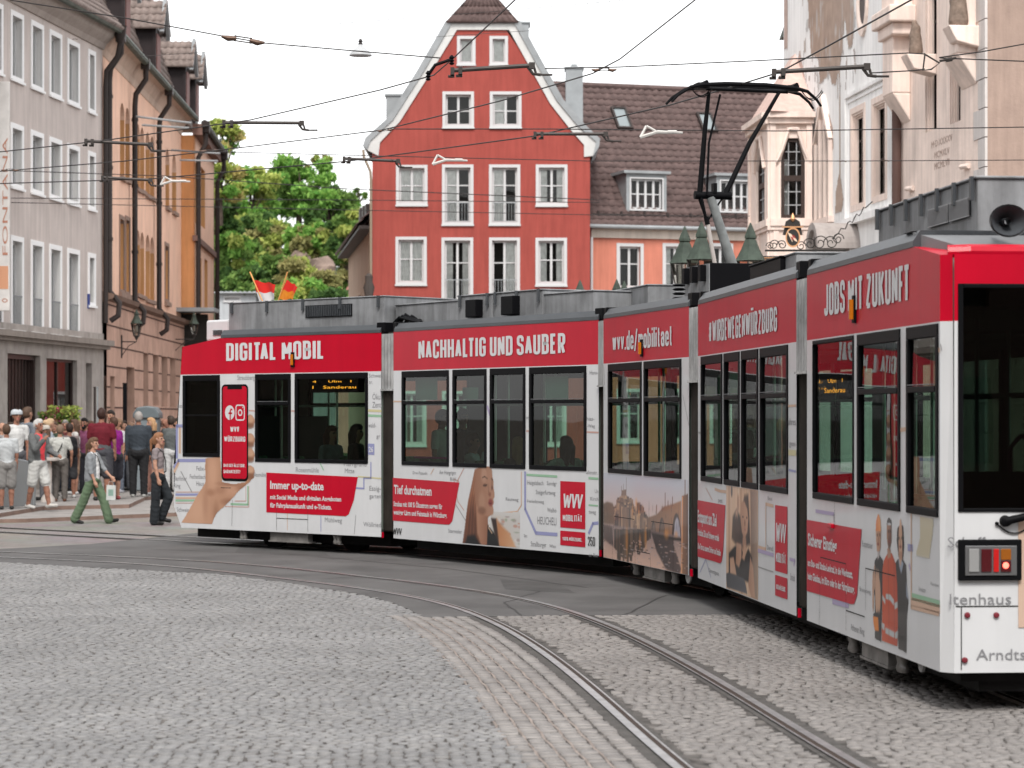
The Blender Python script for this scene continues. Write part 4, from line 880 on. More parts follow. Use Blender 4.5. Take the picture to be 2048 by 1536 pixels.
# roof equipment (boxes given by the photo's columns on the section's roof, v = distance in from the near side)
def rbox(si, p0, p1, ytop, v0, v1, zb=ZT+.1, name='roof_box', m_=M_box, lidz=.02, at=None):
    f = SF[si]; a, b = f.u(p0, v0), f.u(p1, v0); zt = f.z(a if at is None else f.u(at, v0), ytop, v0)
    mb = MB(); mb.box(a, b, v0, v1, zb, zt)
    mb.box(a-.015, b+.015, v0-.015, v1+.015, zt, zt+lidz)
    o = mb.build(name, m_, SEC[si], bevel=.012)
    return o, a, b, zt
def latches(parent, f, a, b, v0, zt, n, m_=M_roofe):
    for k in range(n):
        x = a+(b-a)*(k+.12)/(n-.76) if n > 1 else (a+b)/2
        MB().box(x-.02, x+.02, v0-.04, v0-.012, zt-.15, zt+.02).build('box_latch', m_, parent)
o, a, b, zt = rbox(0, 457.5, 768, 608, .42, W-.42, at=457); latches(o, SF[0], a, b, .42, zt, 5)
f = SF[0]; ga, gb = f.u(612, .42), f.u(705, .42); mb = MB(); mb.box(ga, gb, .405, .415, zt-.26, zt-.08)
for k in range(26): x = ga+(gb-ga)*(k+.5)/26; mb.box(x-.006, x+.006, .39, .406, zt-.25, zt-.09, 1)
mb.build('vent_grille', [M_black, M_roofe], o)
mb = MB(); mb.box(f.u(412, .5), f.u(455, .5), .5, 1.6, ZT-.02, f.z(f.u(430, .5), 640, .5)); cb = mb.build('antenna_housing', M_white, SEC[0], bevel=.03)
mb = MB()
for k in range(4): mb.box(f.u(426, .49), f.u(444, .49), .485, .5, ZT+.07+.022*k, ZT+.082+.022*k)
mb.build('housing_slot', M_roofe, cb)
mb = MB(); zt9 = f.z(f.u(540, .8), 608, .8); mb.tube([(f.u(470, .8), .8, zt9), (f.u(470, .8), .8, zt9+.07)], .03, 10); mb.build('roof_stud', M_white, SEC[0], smooth=True)
rbox(1, 791, 916, 612, .5, W-.5, at=791, name='roof_box')
mb = MB(); f = SF[1]
for k in range(5):
    x = f.u(800, .35)+.02*k; mb.tube([(x-.25, .36+.05*k, 3.32), (x, .34+.04*k, 3.42+.02*(k % 3)), (x+.2, .36+.04*k, 3.38), (x+.45, .4, 3.33)], .022, 6)
mb.build('roof_cable', M_black, SEC[1], smooth=True)
o, a, b, zt = rbox(1, 916, 984, 594, .42, W-.42, at=916); latches(o, f, a, b, .42, zt, 2)
MB().box(f.u(930, .3), f.u(951, .3), .3, .42, ZT+.16, zt-.06).build('junction_box', M_black, o, bevel=.01)
o, a, b, zt = rbox(1, 988, 1085, 588, .42, W-.42, at=988); latches(o, f, a, b, .42, zt, 3)
MB().box(f.u(1001, .3), f.u(1025, .3), .3, .42, ZT+.16, zt-.05).build('junction_box', M_black, o, bevel=.01)
o, a, b, zt = rbox(1, 1088, 1187, 590, .45, W-.42, at=1088); rbox(2, 1205, 1296, 588, .75, W-.42, at=1205)
# section 3 roof: pantograph base
f = SF[2]
v0 = .5; a, b = f.u(1371, v0), f.u(1420, v0); zt = 3.72
mb = MB(); mb.box(a, b, v0, W-.3, ZT+.08, zt)
base = mb.build('pantograph_base', [M_black], SEC[2], bevel=.01)
mb = MB(); mb.box(a, b, v0-.012, v0-.002, ZT+.1, zt-.01, 0)
for k in range(3): x = a+(b-a)*(k+.5)/3; mb.box(x-.05, x+.05, v0-.08, v0-.012, zt-.2, zt-.02, 1)
mb.build('insulator_panel', [M_box, M_black], base)
mb = MB(); x = f.u(1365, .2)
for k in range(4): mb.lathe([(.05, 3.33+k*.05), (.08, 3.345+k*.05), (.05, 3.36+k*.05)], (f.u(1358, .3), .3, 0), 10)
mb.build('insulator', M_black, SEC[2], smooth=True)
# section 4 roof
f = SF[3]
rbox(3, 1500, 1561, 515, .45, W-.5, at=1561, m_=M_black); rbox(3, 1562, 1592, 508, .5, W-.5, at=1590, m_=M_box)
M_lgr = mat('grille_slat', (.34, .34, .35), .5)
# section 5 roof: cooling box, rear box, horn
f = SF[4]; v0 = .5
a, b = f.u(1757, v0), f.u(1955, v0); zt = f.z(b, 357, v0)
mb = MB(); mb.box(a, b, v0, W-.25, ZT+.05, zt); mb.box(a, b+.02, v0-.02, W-.23, zt, zt+.02); ob = mb.build('cooling_box', M_box, SEC[4], bevel=.012)
latches(ob, f, a, b, v0, zt, 7)
mb = MB()
for pa, pb in ((1861, 1899), (1903, 1942)):
    xa, xb = f.u(pa, v0), f.u(pb, v0); mb.box(xa, xb, v0-.012, v0-.002, zt-.62*(zt-ZT-.1), zt-.12, 0)
    zz0, zz1 = zt-.62*(zt-ZT-.1), zt-.12
    for k in range(17): z = zz0+(zz1-zz0)*(k+.5)/17; mb.box(xa, xb, v0-.022, v0-.012, z-.011, z+.006, 1)
mb.build('cooling_grille', [M_black, M_lgr], ob)
mb = MB(); ua = f.u(1848, .1); mb.poly([(ua, .02, 3.30), (f.L-.12, .3, 3.12), (f.L-.12, W-.3, 3.12), (ua, W-.02, 3.30)]); mb.poly([(ua, .02, 3.30), (ua, .02, 3.17), (f.L-.12, .3, 3.10), (f.L-.12, .3, 3.12)])
mb.poly([(ua, .02, 3.31), (ua, W-.02, 3.31), (ua-.3, W-.02, 3.31), (ua-.3, .02, 3.31)]); mb.build('sloping_roof_end', M_roofg, SEC[4])
RF = Fr((f.o+f.d*(f.L+.085)).to_2d() if False else ((f.o+f.d*(f.L+.085)).x, (f.o+f.d*(f.L+.085)).y), (f.n.x, f.n.y)); RM = f.M.inverted() @ RF.M
hp = RF.u(2012, .35)
mb = MB(); hz = RF.z(hp, 442, .3)
prof = [(.14, -.0), (.135, .012), (.11, .03), (.07, .09), (.045, .16), (.045, .22)]
k0 = Matrix.Translation((hp, .28, hz)) @ Matrix.Rotation(-math.pi/2, 4, 'X') @ Matrix.Diagonal((1.0, .82, 1, 1))
mb.lathe(prof, n=20, M=k0, ang=.3, cap=False); mb.lathe([(.125, -.004), (.09, .05), (.03, .12), (.0301, .06), (.03, .02)], n=20, M=k0, mi=1, cap=False)
mb.box(hp-.02, hp+.02, .45, .62, hz-.05, hz+.03)
mb.build('loudspeaker_horn', [M_roofg, M_roofe], SEC[4], smooth=True, M=RM)
# rear wall
ww = W-.15; x_ = RF.u; xo = RF.u(1901.5)
x0w, z1w = RF.uz(1904, 567); _, z0w = RF.uz(1904, 1024)
conv = [(.075, ZB), (W-.075, ZB), (W-.075, 3.09), (.075, 3.09)]
mb = MB(); wall(mb, conv, [(.105, W-.105, z0w, z1w)], 0, .05, (ZR,), matf=lambda z: 1 if z > ZR else 0, rev=2)
wall(mb, conv, [(.105, W-.105, z0w, z1w)], .06, .002, mi=3)
rw = mb.build('rear_wall', [M_white, M_red, M_black, M_int], SEC[4], M=RM)
mb = MB(); mb.box(.1, .135, -.012, .02, z0w, z1w); mb.box(W-.135, W-.1, -.012, .02, z0w, z1w); mb.box(.135, W-.135, -.012, .02, z1w-.03, z1w); mb.box(.135, W-.135, -.012, .02, z0w, z0w+.025)
mb.build('rear_window_frame', M_black, SEC[4], M=RM, bevel=.006)
MB().box(.13, W-.13, .0, .006, z0w+.02, z1w-.02).build('rear_window_pane', M_rglass, SEC[4], M=RM)
def rz(px, py): return RF.uz(px, py)
(a, z1), (b, z0) = rz(1915, 1079), rz(2041, 1160)
mb = MB(); mb.box(a, b, -.035, .0, z0, z1); hs_ = mb.build('tail_lamp_housing', M_black, SEC[4], M=RM, bevel=.008)
M_lgrey = mat('lamp_bezel', (.16, .16, .165), .35, .5); M_lclear = mat('lamp_clear', (.25, .25, .25), .2, coat=.8); M_lred = mat('lamp_dark_red', (.06, .003, .006), .25, coat=.8)
M_lredon = mat('lamp_red_bright', (.30, .006, .006), .3, emis=.12, coat=.5); M_lamb = mat('lamp_amber', (.25, .075, .005), .3, coat=.8); M_lon = mat('lamp_lit', (1., .10, .07), .3, emis=.9)
mb = MB(); (a, z1), (b, z0) = rz(1927, 1091), rz(2030, 1150); mb.box(a, b, -.045, -.036, z0, z1, 0); mb.build('lamp_bezel', M_lgrey, hs_, bevel=.004)
for p0, p1, y0, y1, m_, nm in ((1934, 1954, 1097, 1143, M_lclear, 'reversing_lens'), (1958.5, 1979.5, 1097, 1143, M_lred, 'fog_lens'), (1983, 1993.5, 1097, 1143, M_lredon, 'reflector'), (1997.5, 2018, 1097, 1119, M_lamb, 'indicator_lens'), (1997.5, 2018, 1120.5, 1143, M_lred, 'brake_lens')):
    (a, z1), (b, z0) = rz(p0, y0), rz(p1, y1); MB().box(a, b, -.054, -.0455, z0, z1).build(nm, m_, hs_, bevel=.003)
(a, z1) = rz(2007, 1130); mb = MB(); mb.lathe([(.022, 0), (.018, .006), (.0, .008)], n=10, M=Matrix.Translation((a, -.054, z1)) @ Matrix.Rotation(math.pi/2, 4, 'X')); mb.build('lit_bulb', M_lon, hs_)
mb = MB(); txt(mb, 'ltenhaus', *[rz(1899, 1210)[0], rz(2022, 1210)[0], rz(1899, 1209)[1], rz(1899, 1186)[1]], -.006, .0)
txt(mb, 'Arndtstr', rz(1952, 1320)[0], rz(2078, 1320)[0], rz(1952, 1320)[1], rz(1952, 1297)[1], -.006, .0)
txt(mb, 'Schaffstr', rz(1886, 1095)[0]+.03, rz(2006, 1095)[0], rz(1898, 1095)[1], rz(1898, 1073)[1], -.006, .0)
mb.build('route_map_names', M_gtext, SEC[4], M=RM)
mb = MB()
for (xa, ya), (xb, yb) in (((2045, 1030), (2045, 1240)),):
    u0, z1 = rz(xa, ya); u1, z0 = rz(xb, yb); mb.box(u0-.03, u0+.03, -.005, -.002, z0, z1); mb.box(u0+.1, u0+.16, -.005, -.002, z0, z1)
    mb.box(u0-.03, u0+.16, -.0065, -.0055, z0-.05, z0)
mb.build('route_map_lines', mat('map_orange_band', (.50, .36, .28), .45), SEC[4], M=RM)
mb = MB(); (a, z) = rz(1908, 1213); mb.box(.085, W-.085, -.003, .0, z-.004, z+.004); mb.box(.12, .127, -.003, 0, .29, z); (a, z) = rz(1900, 1016); mb.build('panel_gap', M_gap, SEC[4], M=RM)
mb = MB()
for px, py in ((1934, 1230), (1992, 1230), (1929, 1320)):
    a, z = rz(px, py); mb.lathe([(.02, 0), (.02, .012), (.012, .016)], n=12, M=Matrix.Translation((a, -.003, z)) @ Matrix.Rotation(math.pi/2, 4, 'X'))
mb.build('tow_plug', mat('plug_red', (.16, .02, .03), .5), SEC[4], M=RM)
mb = MB(); (a, z) = rz(2010, 1042); mb.tube([(a, -.03, z), (a+.12, -.06, z+.03), (a+.5, -.05, z+.1), (a+1.1, -.03, z+.5)], [.028, .026, .016, .01], 10)
mb.lathe([(.04, 0), (.036, .04), (.02, .05)], n=14, M=Matrix.Translation((a, 0, z)) @ Matrix.Rotation(math.pi/2, 4, 'X'))
(a2, z2) = rz(1993, 1047); pts = [(a2+(a+.2-a2)*t, -.012, z2+.02*t-.30*t*(1-t)) for t in [k/10 for k in range(11)]]; mb.tube(pts, .005, 6); mb.lathe([(.012, 0), (.012, .02), (.004, .022)], n=10, M=Matrix.Translation((a2, 0, z2)) @ Matrix.Rotation(math.pi/2, 4, 'X'))
mb.build('rear_wiper', M_black, SEC[4], M=RM, smooth=True)
MB().box(.15, W-.15, .12, .6, .2, .268).build('rear_bumper_beam', M_dark, SEC[4], M=RM)
mb = MB(); (a, z1), (b, z0) = rz(1885, 540), rz(1885, 540)

# side marker lamps, panel gaps, hatches and running gear
for si, px, y0, y1 in ((0, 586.5, 706, 733), (2, 1285, 681, 712), (4, 1711, 594, 644)):
    f = SF[si]; u = f.u(px); z0, z1 = f.z(u, y1), f.z(u, y0); mb = MB()
    mb.box(u-.035, u+.035, -.022, 0, z0-.008, z1+.012, 1); mb.tube([(u, -.03, z0+.02), (u, -.03, z1-.02)], .024, 10, 0)
    mb.build('marker_lamp', [M_orng, M_black], SEC[si], smooth=True)
gaps = {0: [((465, 1000), (464, 1052)), ((553, 1036), (616, 1039)), ((553, 990), (553.5, 1060)), ((616, 990), (616, 1063)), ((712, 1030), (709, 1068)), ((442, 975), (462, 976)), ((455, 887), (470, 887)), ((470, 887), (470, 916)), ((455, 918), (470, 918)), ((455, 887), (455, 918))],
        2: [((1229.5, 1033), (1269, 1038.5)), ((1303, 1043), (1346.5, 1049)), ((1270, 1038), (1271, 1128)), ((1270, 1102), (1300.5, 1107)), ((1301, 1107), (1302, 1137)), ((1228.5, 1033), (1225, 1124)), ((1347, 1049), (1347, 1146))],
        4: [((1642, 1116), (1693, 1126)), ((1642, 1116), (1639, 1262)), ((1693, 1126), (1693, 1262)), ((1693, 1221), (1730, 1233)), ((1732, 1138), (1791, 1150)), ((1732, 1138), (1732, 1220)), ((1670, 1000), (1670, 1050))]}
for si, gl in gaps.items():
    m = MB(); f = SF[si]
    for a, b in gl:
        (ua, za), (ub, zb_) = f.uz(*a), f.uz(*b); w_ = .004
        if abs(ub-ua) > abs(zb_-za): m.box(min(ua, ub), max(ua, ub), -.0052, -.0045, (za+zb_)/2-w_, (za+zb_)/2+w_)
        else: m.poly([(ua-w_*.7, -.005, za), (ub-w_*.7, -.005, zb_), (ub+w_*.7, -.005, zb_), (ua+w_*.7, -.005, za)])
    m.build('panel_gap', M_gap, SEC[si])
MB().box(SF[4].u(1661), SF[4].u(1669), -.03, 0, SF[4].z(SF[4].u(1665), 1056), SF[4].z(SF[4].u(1665), 1047)).build('step_lamp', M_red, SEC[4], bevel=.006)
M_brk = mat('bogie_grey', (.20, .19, .18), .6, .3, nz=.3, nscale=6)
gear = {0: (480, 667), 2: (1261, 1338), 4: (1688, 1784)}
for si, pp in gear.items():
    f = SF[si]; us = [f.u(p) for p in pp]; mid = (us[0]+us[1])/2
    bo = MB()
    bo.box(mid-.42, mid+.42, .06, .16, .13, .30, 0); bo.box(mid-.45, mid+.45, .05, .20, .12, .14, 0); bo.box(mid-1.4, mid+1.4, .35, 2.0, .16, .30, 1)
    o = bo.build('bogie', [M_brk, M_dark], SEC[si])
    for u in us:
        q_ = MB()
        for dx in (-.035, .035): q_.lathe([(.03, .13), (.042, .16), (.03, .2), (.042, .24), (.03, .3)], (u+dx, .08, 0), 10)
        q_.build('sand_pipe', M_brk, o, smooth=True)
    for u in (mid-.9, mid+.9):
        for v in (.62, 1.72):
            q_ = MB(); Mx = Matrix.Translation((u, v, .295)) @ Matrix.Rotation(math.pi/2, 4, 'X')
            q_.lathe([(.05, -.07), (.26, -.06), (.29, -.05), (.29, .04), (.31, .05), (.31, .07), (.1, .08)], n=28, M=Mx); q_.build('wheel', M_dark, o, smooth=True)
mb = MB(); f = SF[2]; u = f.u(1367); mb.lathe([(.10, -.01), (.10, .01)], n=20, M=Matrix.Translation((u, .06, .27)) @ Matrix.Rotation(math.pi/2, 4, 'X')); mb.build('wheel_guard', M_bell2, SEC[2])
mb = MB(); f = SF[4]; u = f.u(1827); mb.lathe([(.075, -.01), (.075, .01)], n=20, M=Matrix.Translation((u, .06, .27)) @ Matrix.Rotation(math.pi/2, 4, 'X')); mb.build('wheel_guard', M_bell2, SEC[4])

# track below the tram
cl_ = [tuple((f.o+f.n*(W/2)+f.d*t).to_2d()) for f in SF for t in ([f.L*.5] if f is not SF[0] else [1.0, 3.4])]
f = SF[0]; q0 = f.o+f.n*W/2-f.d*3; q1 = f.o+f.n*W/2-f.d*8; q2 = f.o+f.n*W/2-f.d*14; e4 = SF[4]; r1 = e4.o+e4.n*W/2+e4.d*8; r2 = e4.o+e4.n*W/2+e4.d*14
TC = resample(sm(resample(catmull([tuple(p.to_2d()) for p in (q2, q1, q0)]+cl_+[tuple(r1.to_2d()), tuple(r2.to_2d())], .2), .2), 9), .1)
_, N_ = normals(TC)
track(TC+N_*.5, 'rail', 'far rail of the track under the tram', -1); track(TC-N_*.5, 'rail', 'near rail of the track under the tram', 1)

# pantograph on section 3
f = SF[2]; PX = 29.0
uc = (29.2-f.o.y-f.n.y*1.17)/f.d.y; pc = f.o+f.d*uc+f.n*1.17
def pp(px, py, dv=0.): q_ = P(px, py, pc.y+dv); return f.M.inverted() @ q_
Y0 = 0
hl = f.u
head_z = pp(1490, 176).z
Mh = f.M.inverted()
nx = f.n
def side(s, z, du=0.): return Vector((uc+du, 1.17+s, z))
mb = MB()
zk = pp(1420, 392).z; zh = pp(1420, 186).z; zb = 3.72
# perpendicular offsets measured from the photo's columns
def soff(px): return ((px-CX)/F*pc.y-pc.x)/nx.x
kl, kr = soff(1396), soff(1450)
mb.tube([side(kl-.02, zk), side(kr+.05, zk)], .045, 10)
mb.tube([side(soff(1398), zk), side(soff(1409), zk+.65*(zh-zk)), side(soff(1417), zh)], [.036, .029, .022], 8); mb.tube([side(soff(1449), zk), side(soff(1500), zk+.52*(zh-zk)), side(soff(1560), zh+.02)], [.036, .029, .022], 8)
mb.tube([side(soff(1410), zk, .05), side(soff(1414), zk+.5*(zh-zk), .05), side(soff(1437), zh-.03, .05)], .015, 6)
mb.tube([side(soff(1398), zk), side(soff(1411), zk-.27)], [.035, .015], 8); mb.tube([side(soff(1445), zk-.02), side(soff(1414), zk-.3)], .012, 6)
for s_ in (kl-.02, kr+.04): mb.lathe([(.05, -.03), (.05, .03)], n=10, M=Matrix.Translation(side(s_, zk)) @ Matrix.Rotation(math.pi/2, 4, 'X'))
mb.box(uc-.05, uc+.05, 1.17+soff(1424), 1.17+soff(1431), zk+.02, zk+.14)
pa = mb.build('pantograph_arm', M_black, base, smooth=True)
mb = MB(); mb.tube([side(soff(1420), zk-.02), side(soff(1468), 3.70)], [.05, .062], 12); mb.build('lower_arm', mat('arm_grey', (.17, .18, .18), .5, nz=.2, nscale=8), base, smooth=True)
mb = MB(); mb.tube([side(soff(1414), zk-.32), side(soff(1431), 3.70)], .026, 8); mb.build('control_rod', mat('rod_pale', (.42, .38, .36), .5), base, smooth=True)
mb = MB(); mb.tube([side(soff(1411), zk-.25), side(soff(1414), zk-.34)], .03, 8); mb.build('rod_joint', M_black, base)
mb = MB()
for du in (-.2, .2):
    zt_ = pp(1490, 172+(3 if du > 0 else -2)).z; dx = 0
    pts = [(1340, 208), (1352, 195), (1378, 178), (1400, 173), (1450, 170), (1530, 170), (1590, 174), (1615, 180), (1634, 196), (1643, 209)]
    mb.tube([side(soff(p[0]+(-8 if du > 0 else 0)), pp(1490, p[1]).z+(-.0 if du < 0 else -.02), du) for p in pts], [.015, .017, .02, .024, .027, .027, .024, .02, .017, .015], 8)
mb.tube([side(soff(1411), zh+.04), side(soff(1578), zh+.03)], .022, 8)
for s_ in (soff(1402), soff(1585)):
    mb.tube([side(s_, zh+.09, -.2), side(s_, zh+.09, .2)], .025, 8); mb.box(uc-.09, uc+.09, 1.17+s_-.07, 1.17+s_+.07, zh+.03, zh+.1)
    for k in range(2):
        pts = [side(s_+.12-.26*t*(1 if s_ < 0 else -1), zh+.06-.42*t*(1-t)-.02*k, .04*k) for t in [i/8 for i in range(9)]]; mb.tube(pts, .006, 5)
mb.build('collector_head', M_black, base, smooth=True)

# flags on the roof of the first section
M_fr, M_fw, M_fy = mat('flag_red', (.55, .02, .015), .7), mat('flag_white', (.5, .48, .48), .7), mat('flag_orange_yellow', (.60, .22, .015), .7, col2=(.5, .12, .015), nscale=9)
M_wood = mat('flag_pole_wood', (.62, .30, .10), .6)
f = SF[0]; v0 = .95
for (bx, by), (tx_, ty_), (c1, c2), lab, q in (((531, 609), (500, 544), (M_fr, M_fw), 'small red over white flag on the tram roof', [(508, 561), (552, 568), (551, 598), (521, 609), (513, 585), (551, 585)]),
                                      ((553, 607), (575, 544), (M_fr, M_fy), 'small red over orange yellow flag on the tram roof', [(573, 560), (597, 573), (588, 598), (556, 600), (565, 580), (592, 585)])):
    (a, za), (b, zb_) = f.uz(bx, by, v0), f.uz(tx_, ty_, v0); mb = MB(); mb.tube([(a, v0, za-.05), (b, v0, zb_)], .011, 6)
    po = mb.build('roof_flag', M_wood, SEC[0], smooth=True); po['label'] = lab
    Q = [Vector(f.uz(x, y, v0)) for x, y in q]   # top-left, top-right, bottom-right, bottom-left, mid-left, mid-right
    for (tl, tr, bl, br), m_, nm in (((Q[0], Q[1], Q[4], Q[5]), c1, 'flag_upper_band'), ((Q[4], Q[5], Q[3], Q[2]), c2, 'flag_lower_band')):
        nu, nv = 12, 5; V = []
        for j in range(nv+1):
            for i in range(nu+1):
                s_, t_ = i/nu, j/nv; p_ = tl.lerp(tr, s_).lerp(bl.lerp(br, s_), t_); V.append((p_.x, v0+.03*math.sin(s_*9+p_.y*7)*s_, p_.y+.012*math.sin(s_*11)))
        grid_mesh(nm, V, [(j*(nu+1)+i, j*(nu+1)+i+1, (j+1)*(nu+1)+i+1, (j+1)*(nu+1)+i) for j in range(nv) for i in range(nu)], None, m_, True, po)

# interior
for si, f in enumerate(SF):
    n = int((f.L-.8)/.85); o = SEC[si]; first = None
    for k in range(n):
        for v in (.35, 1.55):
            u = .6+k*.85
            if si == 0 and u < 1.3: continue
            mb = MB(); mb.box(-.2, .22, 0, .42, .43, .52); mb.box(-.24, -.17, 0, .42, .5, 1.02)
            s_ = mb.build('passenger_seat', M_seat, o, loc=(u, v, .37), bevel=.03) if first is None else None
            if s_ is None: s_ = first.copy(); COL.objects.link(s_); s_.parent = o; s_.location = (u, v, .37); s_.rotation_euler = (0, 0, math.pi if (k % 2) else 0); s_.location.y += .42*(k % 2)
            else: first = s_
    for k in range(max(2, int(f.L/1.3))):
        u = .5+k*1.25
        if u > f.L-.2: continue
        for v in (.62, 1.6):
            mb = MB(); mb.tube([(u, v, .38), (u, v, 2.72)], .017, 8); mb.build('grab_pole', M_pole, o, smooth=True)
    mb = MB(); mb.tube([(.3, .75, 2.15), (f.L-.3, .75, 2.15)], .016, 8); mb.build('grab_rail', M_pole, o, smooth=True)
f = SF[1]; z = 1.42; mb = MB(); mb.tube([(f.u(812), .14, z), (f.u(895), .14, z)], .014, 8); mb.build('window_guard_rail', M_pink, SEC[1], smooth=True)
for si, (p0, p1, y0, y1) in {1: (832, 875, 757, 801)}.items(): pass
M_post = mat('interior_notice_green', (.30, .52, .42), .5)
for si, p0, p1, y0, y1 in ((1, 831, 874, 757, 800), (1, 925, 956, 775, 799), (1, 1092, 1136, 753, 801), (2, 1236, 1252, 746, 800), (3, 1412, 1436, 742, 792), (3, 1456, 1476, 742, 790)):
    f = SF[si]; a, b = f.u(p0, .2), f.u(p1, .2); z0, z1 = f.z(a, y1, .2), f.z(a, y0, .2); MB().box(a, b, .2, .206, z0, z1).build('ceiling_notice', M_post, SEC[si])
def led(si, px0, px1, y, v):
    f = SF[si]; a, b = f.u(px0, v), f.u(px1, v); z = f.z((a+b)/2, y, v); o = MB().box(a-.08, b+.08, v+.01, v+.1, z-.12, z+.12).build('destination_display', M_black, SEC[si])
    m = MB(); txt(m, '4     Ulm   1', a, b-.1, z+.03, z+.065, v, .0); txt(m, '1   Sanderau', a, b, z-.06, z-.015, v, .0); m.build('display_lettering', M_led, o)
led(0, 625, 712, 769, .55); led(4, 1636, 1690, 772, .45)
mb = MB()
for k in range(2): mb.tube([(.55+k*.75, .3, 1.0+.0), (.55+k*.75, .3, 1.78), (.62+k*.75, .3, 1.86), (.82+k*.75, .3, 1.86), (.89+k*.75, .3, 1.78), (.89+k*.75, .3, 1.0)], .018, 8)
mb.build('magenta_handle', M_pink, SEC[4], M=RM, smooth=True)
mb = MB(); mb.box(.15, W-.15, .25, .30, 1.0, 1.62); mb.build('rear_partition', M_int, SEC[4], M=RM)
f = SF[0]; mb = MB(); mb.box(.25, 1.0, .1, W-.1, .38, 1.45); mb.box(1.0, 1.06, .1, W-.1, .38, 2.0); mb.build('driver_desk', M_black, SEC[0]); 
mb = MB(); a, b = f.u(375, .3), f.u(433, .3); mb.box(a, b, .3, .32, 2.2, 2.5); mb.build('cab_sun_blind', M_black, SEC[0])
# ------------------------------------------------------------------ buildings
M_wglass = glass_mat('window_glass', (.85, .88, .88), 1.4, wav=.15)
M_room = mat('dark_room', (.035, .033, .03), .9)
M_curt = mat('curtain', (.70, .69, .67), .9, nz=.15, nscale=6)
M_wframe = mat('window_white', (.50, .50, .505), .5)
M_tile = mat('roof_tile_brown', (.095, .064, .060), .75, nz=.3, nscale=3.5, bump=.2, bscale=30)
M_tile2 = mat('roof_tile_grey_brown', (.20, .16, .145), .8, nz=.3, nscale=4, bump=.2, bscale=30)
M_zinc = mat('zinc_sheet', (.26, .275, .285), .55, nz=.15, nscale=1.5)
M_pipe = mat('downpipe_brown', (.035, .027, .025), .5)
M_gutter = mat('gutter_green_grey', (.085, .10, .085), .6, nz=.3, nscale=4)
def plaster(name, col, nz=.07, ns=.8, b=.25): return mat(name, col, .9, nz=nz, nscale=ns, bump=b, bscale=18, detail=8, streak=.15)

def window(fr_, root, u0, u1, z0, z1, y=0., sur=.1, depth=.16, nx=2, bars=(.45,), curtain=0, msur=None, mfr=None, rail=False, reveal=.12, sill=True, cur=None):
    """surround outside the wall, sash in the reveal, glass, room and curtain behind; returns the wall opening"""
    ms = msur or M_wframe; mf = mfr or M_wframe
    a, b, c, d = u0+sur, u1-sur, z0+sur, z1-sur
    mb = MB()
    if sur > .001:
        mb.box(u0, a, y-.025, y+.02, z0, z1); mb.box(b, u1, y-.025, y+.02, z0, z1); mb.box(a, b, y-.025, y+.02, d, z1); mb.box(a, b, y-.025, y+.02, z0, c)
        if sill: mb.box(u0-.02, u1+.02, y-.07, y-.0255, z0-.02, z0+.04)
    fw = min(.07, (b-a)*.12); yy = y+reveal
    for p in (a, b-fw): mb.box(p, p+fw, yy, yy+.06, c, d, 1)
    mb.box(a+fw, b-fw, yy, yy+.06, c, c+fw, 1); mb.box(a+fw, b-fw, yy, yy+.06, d-fw, d, 1)
    for k in range(1, nx): x = a+(b-a)*k/nx; mb.box(x-fw*.6, x+fw*.6, yy-.01, yy+.05, c+fw, d-fw, 1)
    for t in bars: z = d-(d-c)*t; mb.box(a+fw, b-fw, yy+.005, yy+.045, z-.02, z+.02, 1)
    w_ = mb.build('window', [ms, mf], root)
    MB().poly([(a+fw, yy+.03, c+fw), (b-fw, yy+.03, c+fw), (b-fw, yy+.03, d-fw), (a+fw, yy+.03, d-fw)]).build('pane', M_wglass, w_)
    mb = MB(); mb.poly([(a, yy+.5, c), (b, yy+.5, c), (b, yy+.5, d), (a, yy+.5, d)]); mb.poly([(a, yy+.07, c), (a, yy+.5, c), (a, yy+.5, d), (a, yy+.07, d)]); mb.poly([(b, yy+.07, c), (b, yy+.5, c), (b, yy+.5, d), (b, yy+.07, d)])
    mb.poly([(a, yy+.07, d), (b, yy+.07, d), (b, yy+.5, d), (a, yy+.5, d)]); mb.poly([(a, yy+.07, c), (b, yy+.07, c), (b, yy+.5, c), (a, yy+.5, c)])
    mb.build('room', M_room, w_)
    if curtain:
        mb = MB(); n = 12
        spans = {1: [(a+fw, b-fw)], 2: [(a+fw, a+(b-a)*.32), (b-(b-a)*.3, b-fw)], 3: [(a+fw, (a+b)/2)], 4: [((a+b)/2, b-fw)], 5: [(a+(b-a)*.36, b-fw)]}[curtain]
        for s0, s1 in spans:
            for k in range(n):
                x0, x1 = s0+(s1-s0)*k/n, s0+(s1-s0)*(k+1)/n; ya, yb = yy+.05+.02*(k % 2), yy+.05+.02*((k+1) % 2); mb.poly([(x0, ya, c+fw), (x1, yb, c+fw), (x1, yb, d-fw), (x0, ya, d-fw)])
        mb.build('curtain', cur or M_curt, w_)
    if rail:
        mb = MB(); zt = c+(d-c)*.36; mb.box(a, b, y-.02, y+.0, zt-.015, zt+.015); mb.box(a, b, y-.02, y+.0, c+.04, c+.06)
        n = int((b-a)/.1)
        for k in range(1, n): x = a+(b-a)*k/n; mb.box(x-.008, x+.008, y-.016, y-.004, c+.06, zt-.015)
        mb.build('railing', M_zinc, w_)
    return (a, b, c, d)

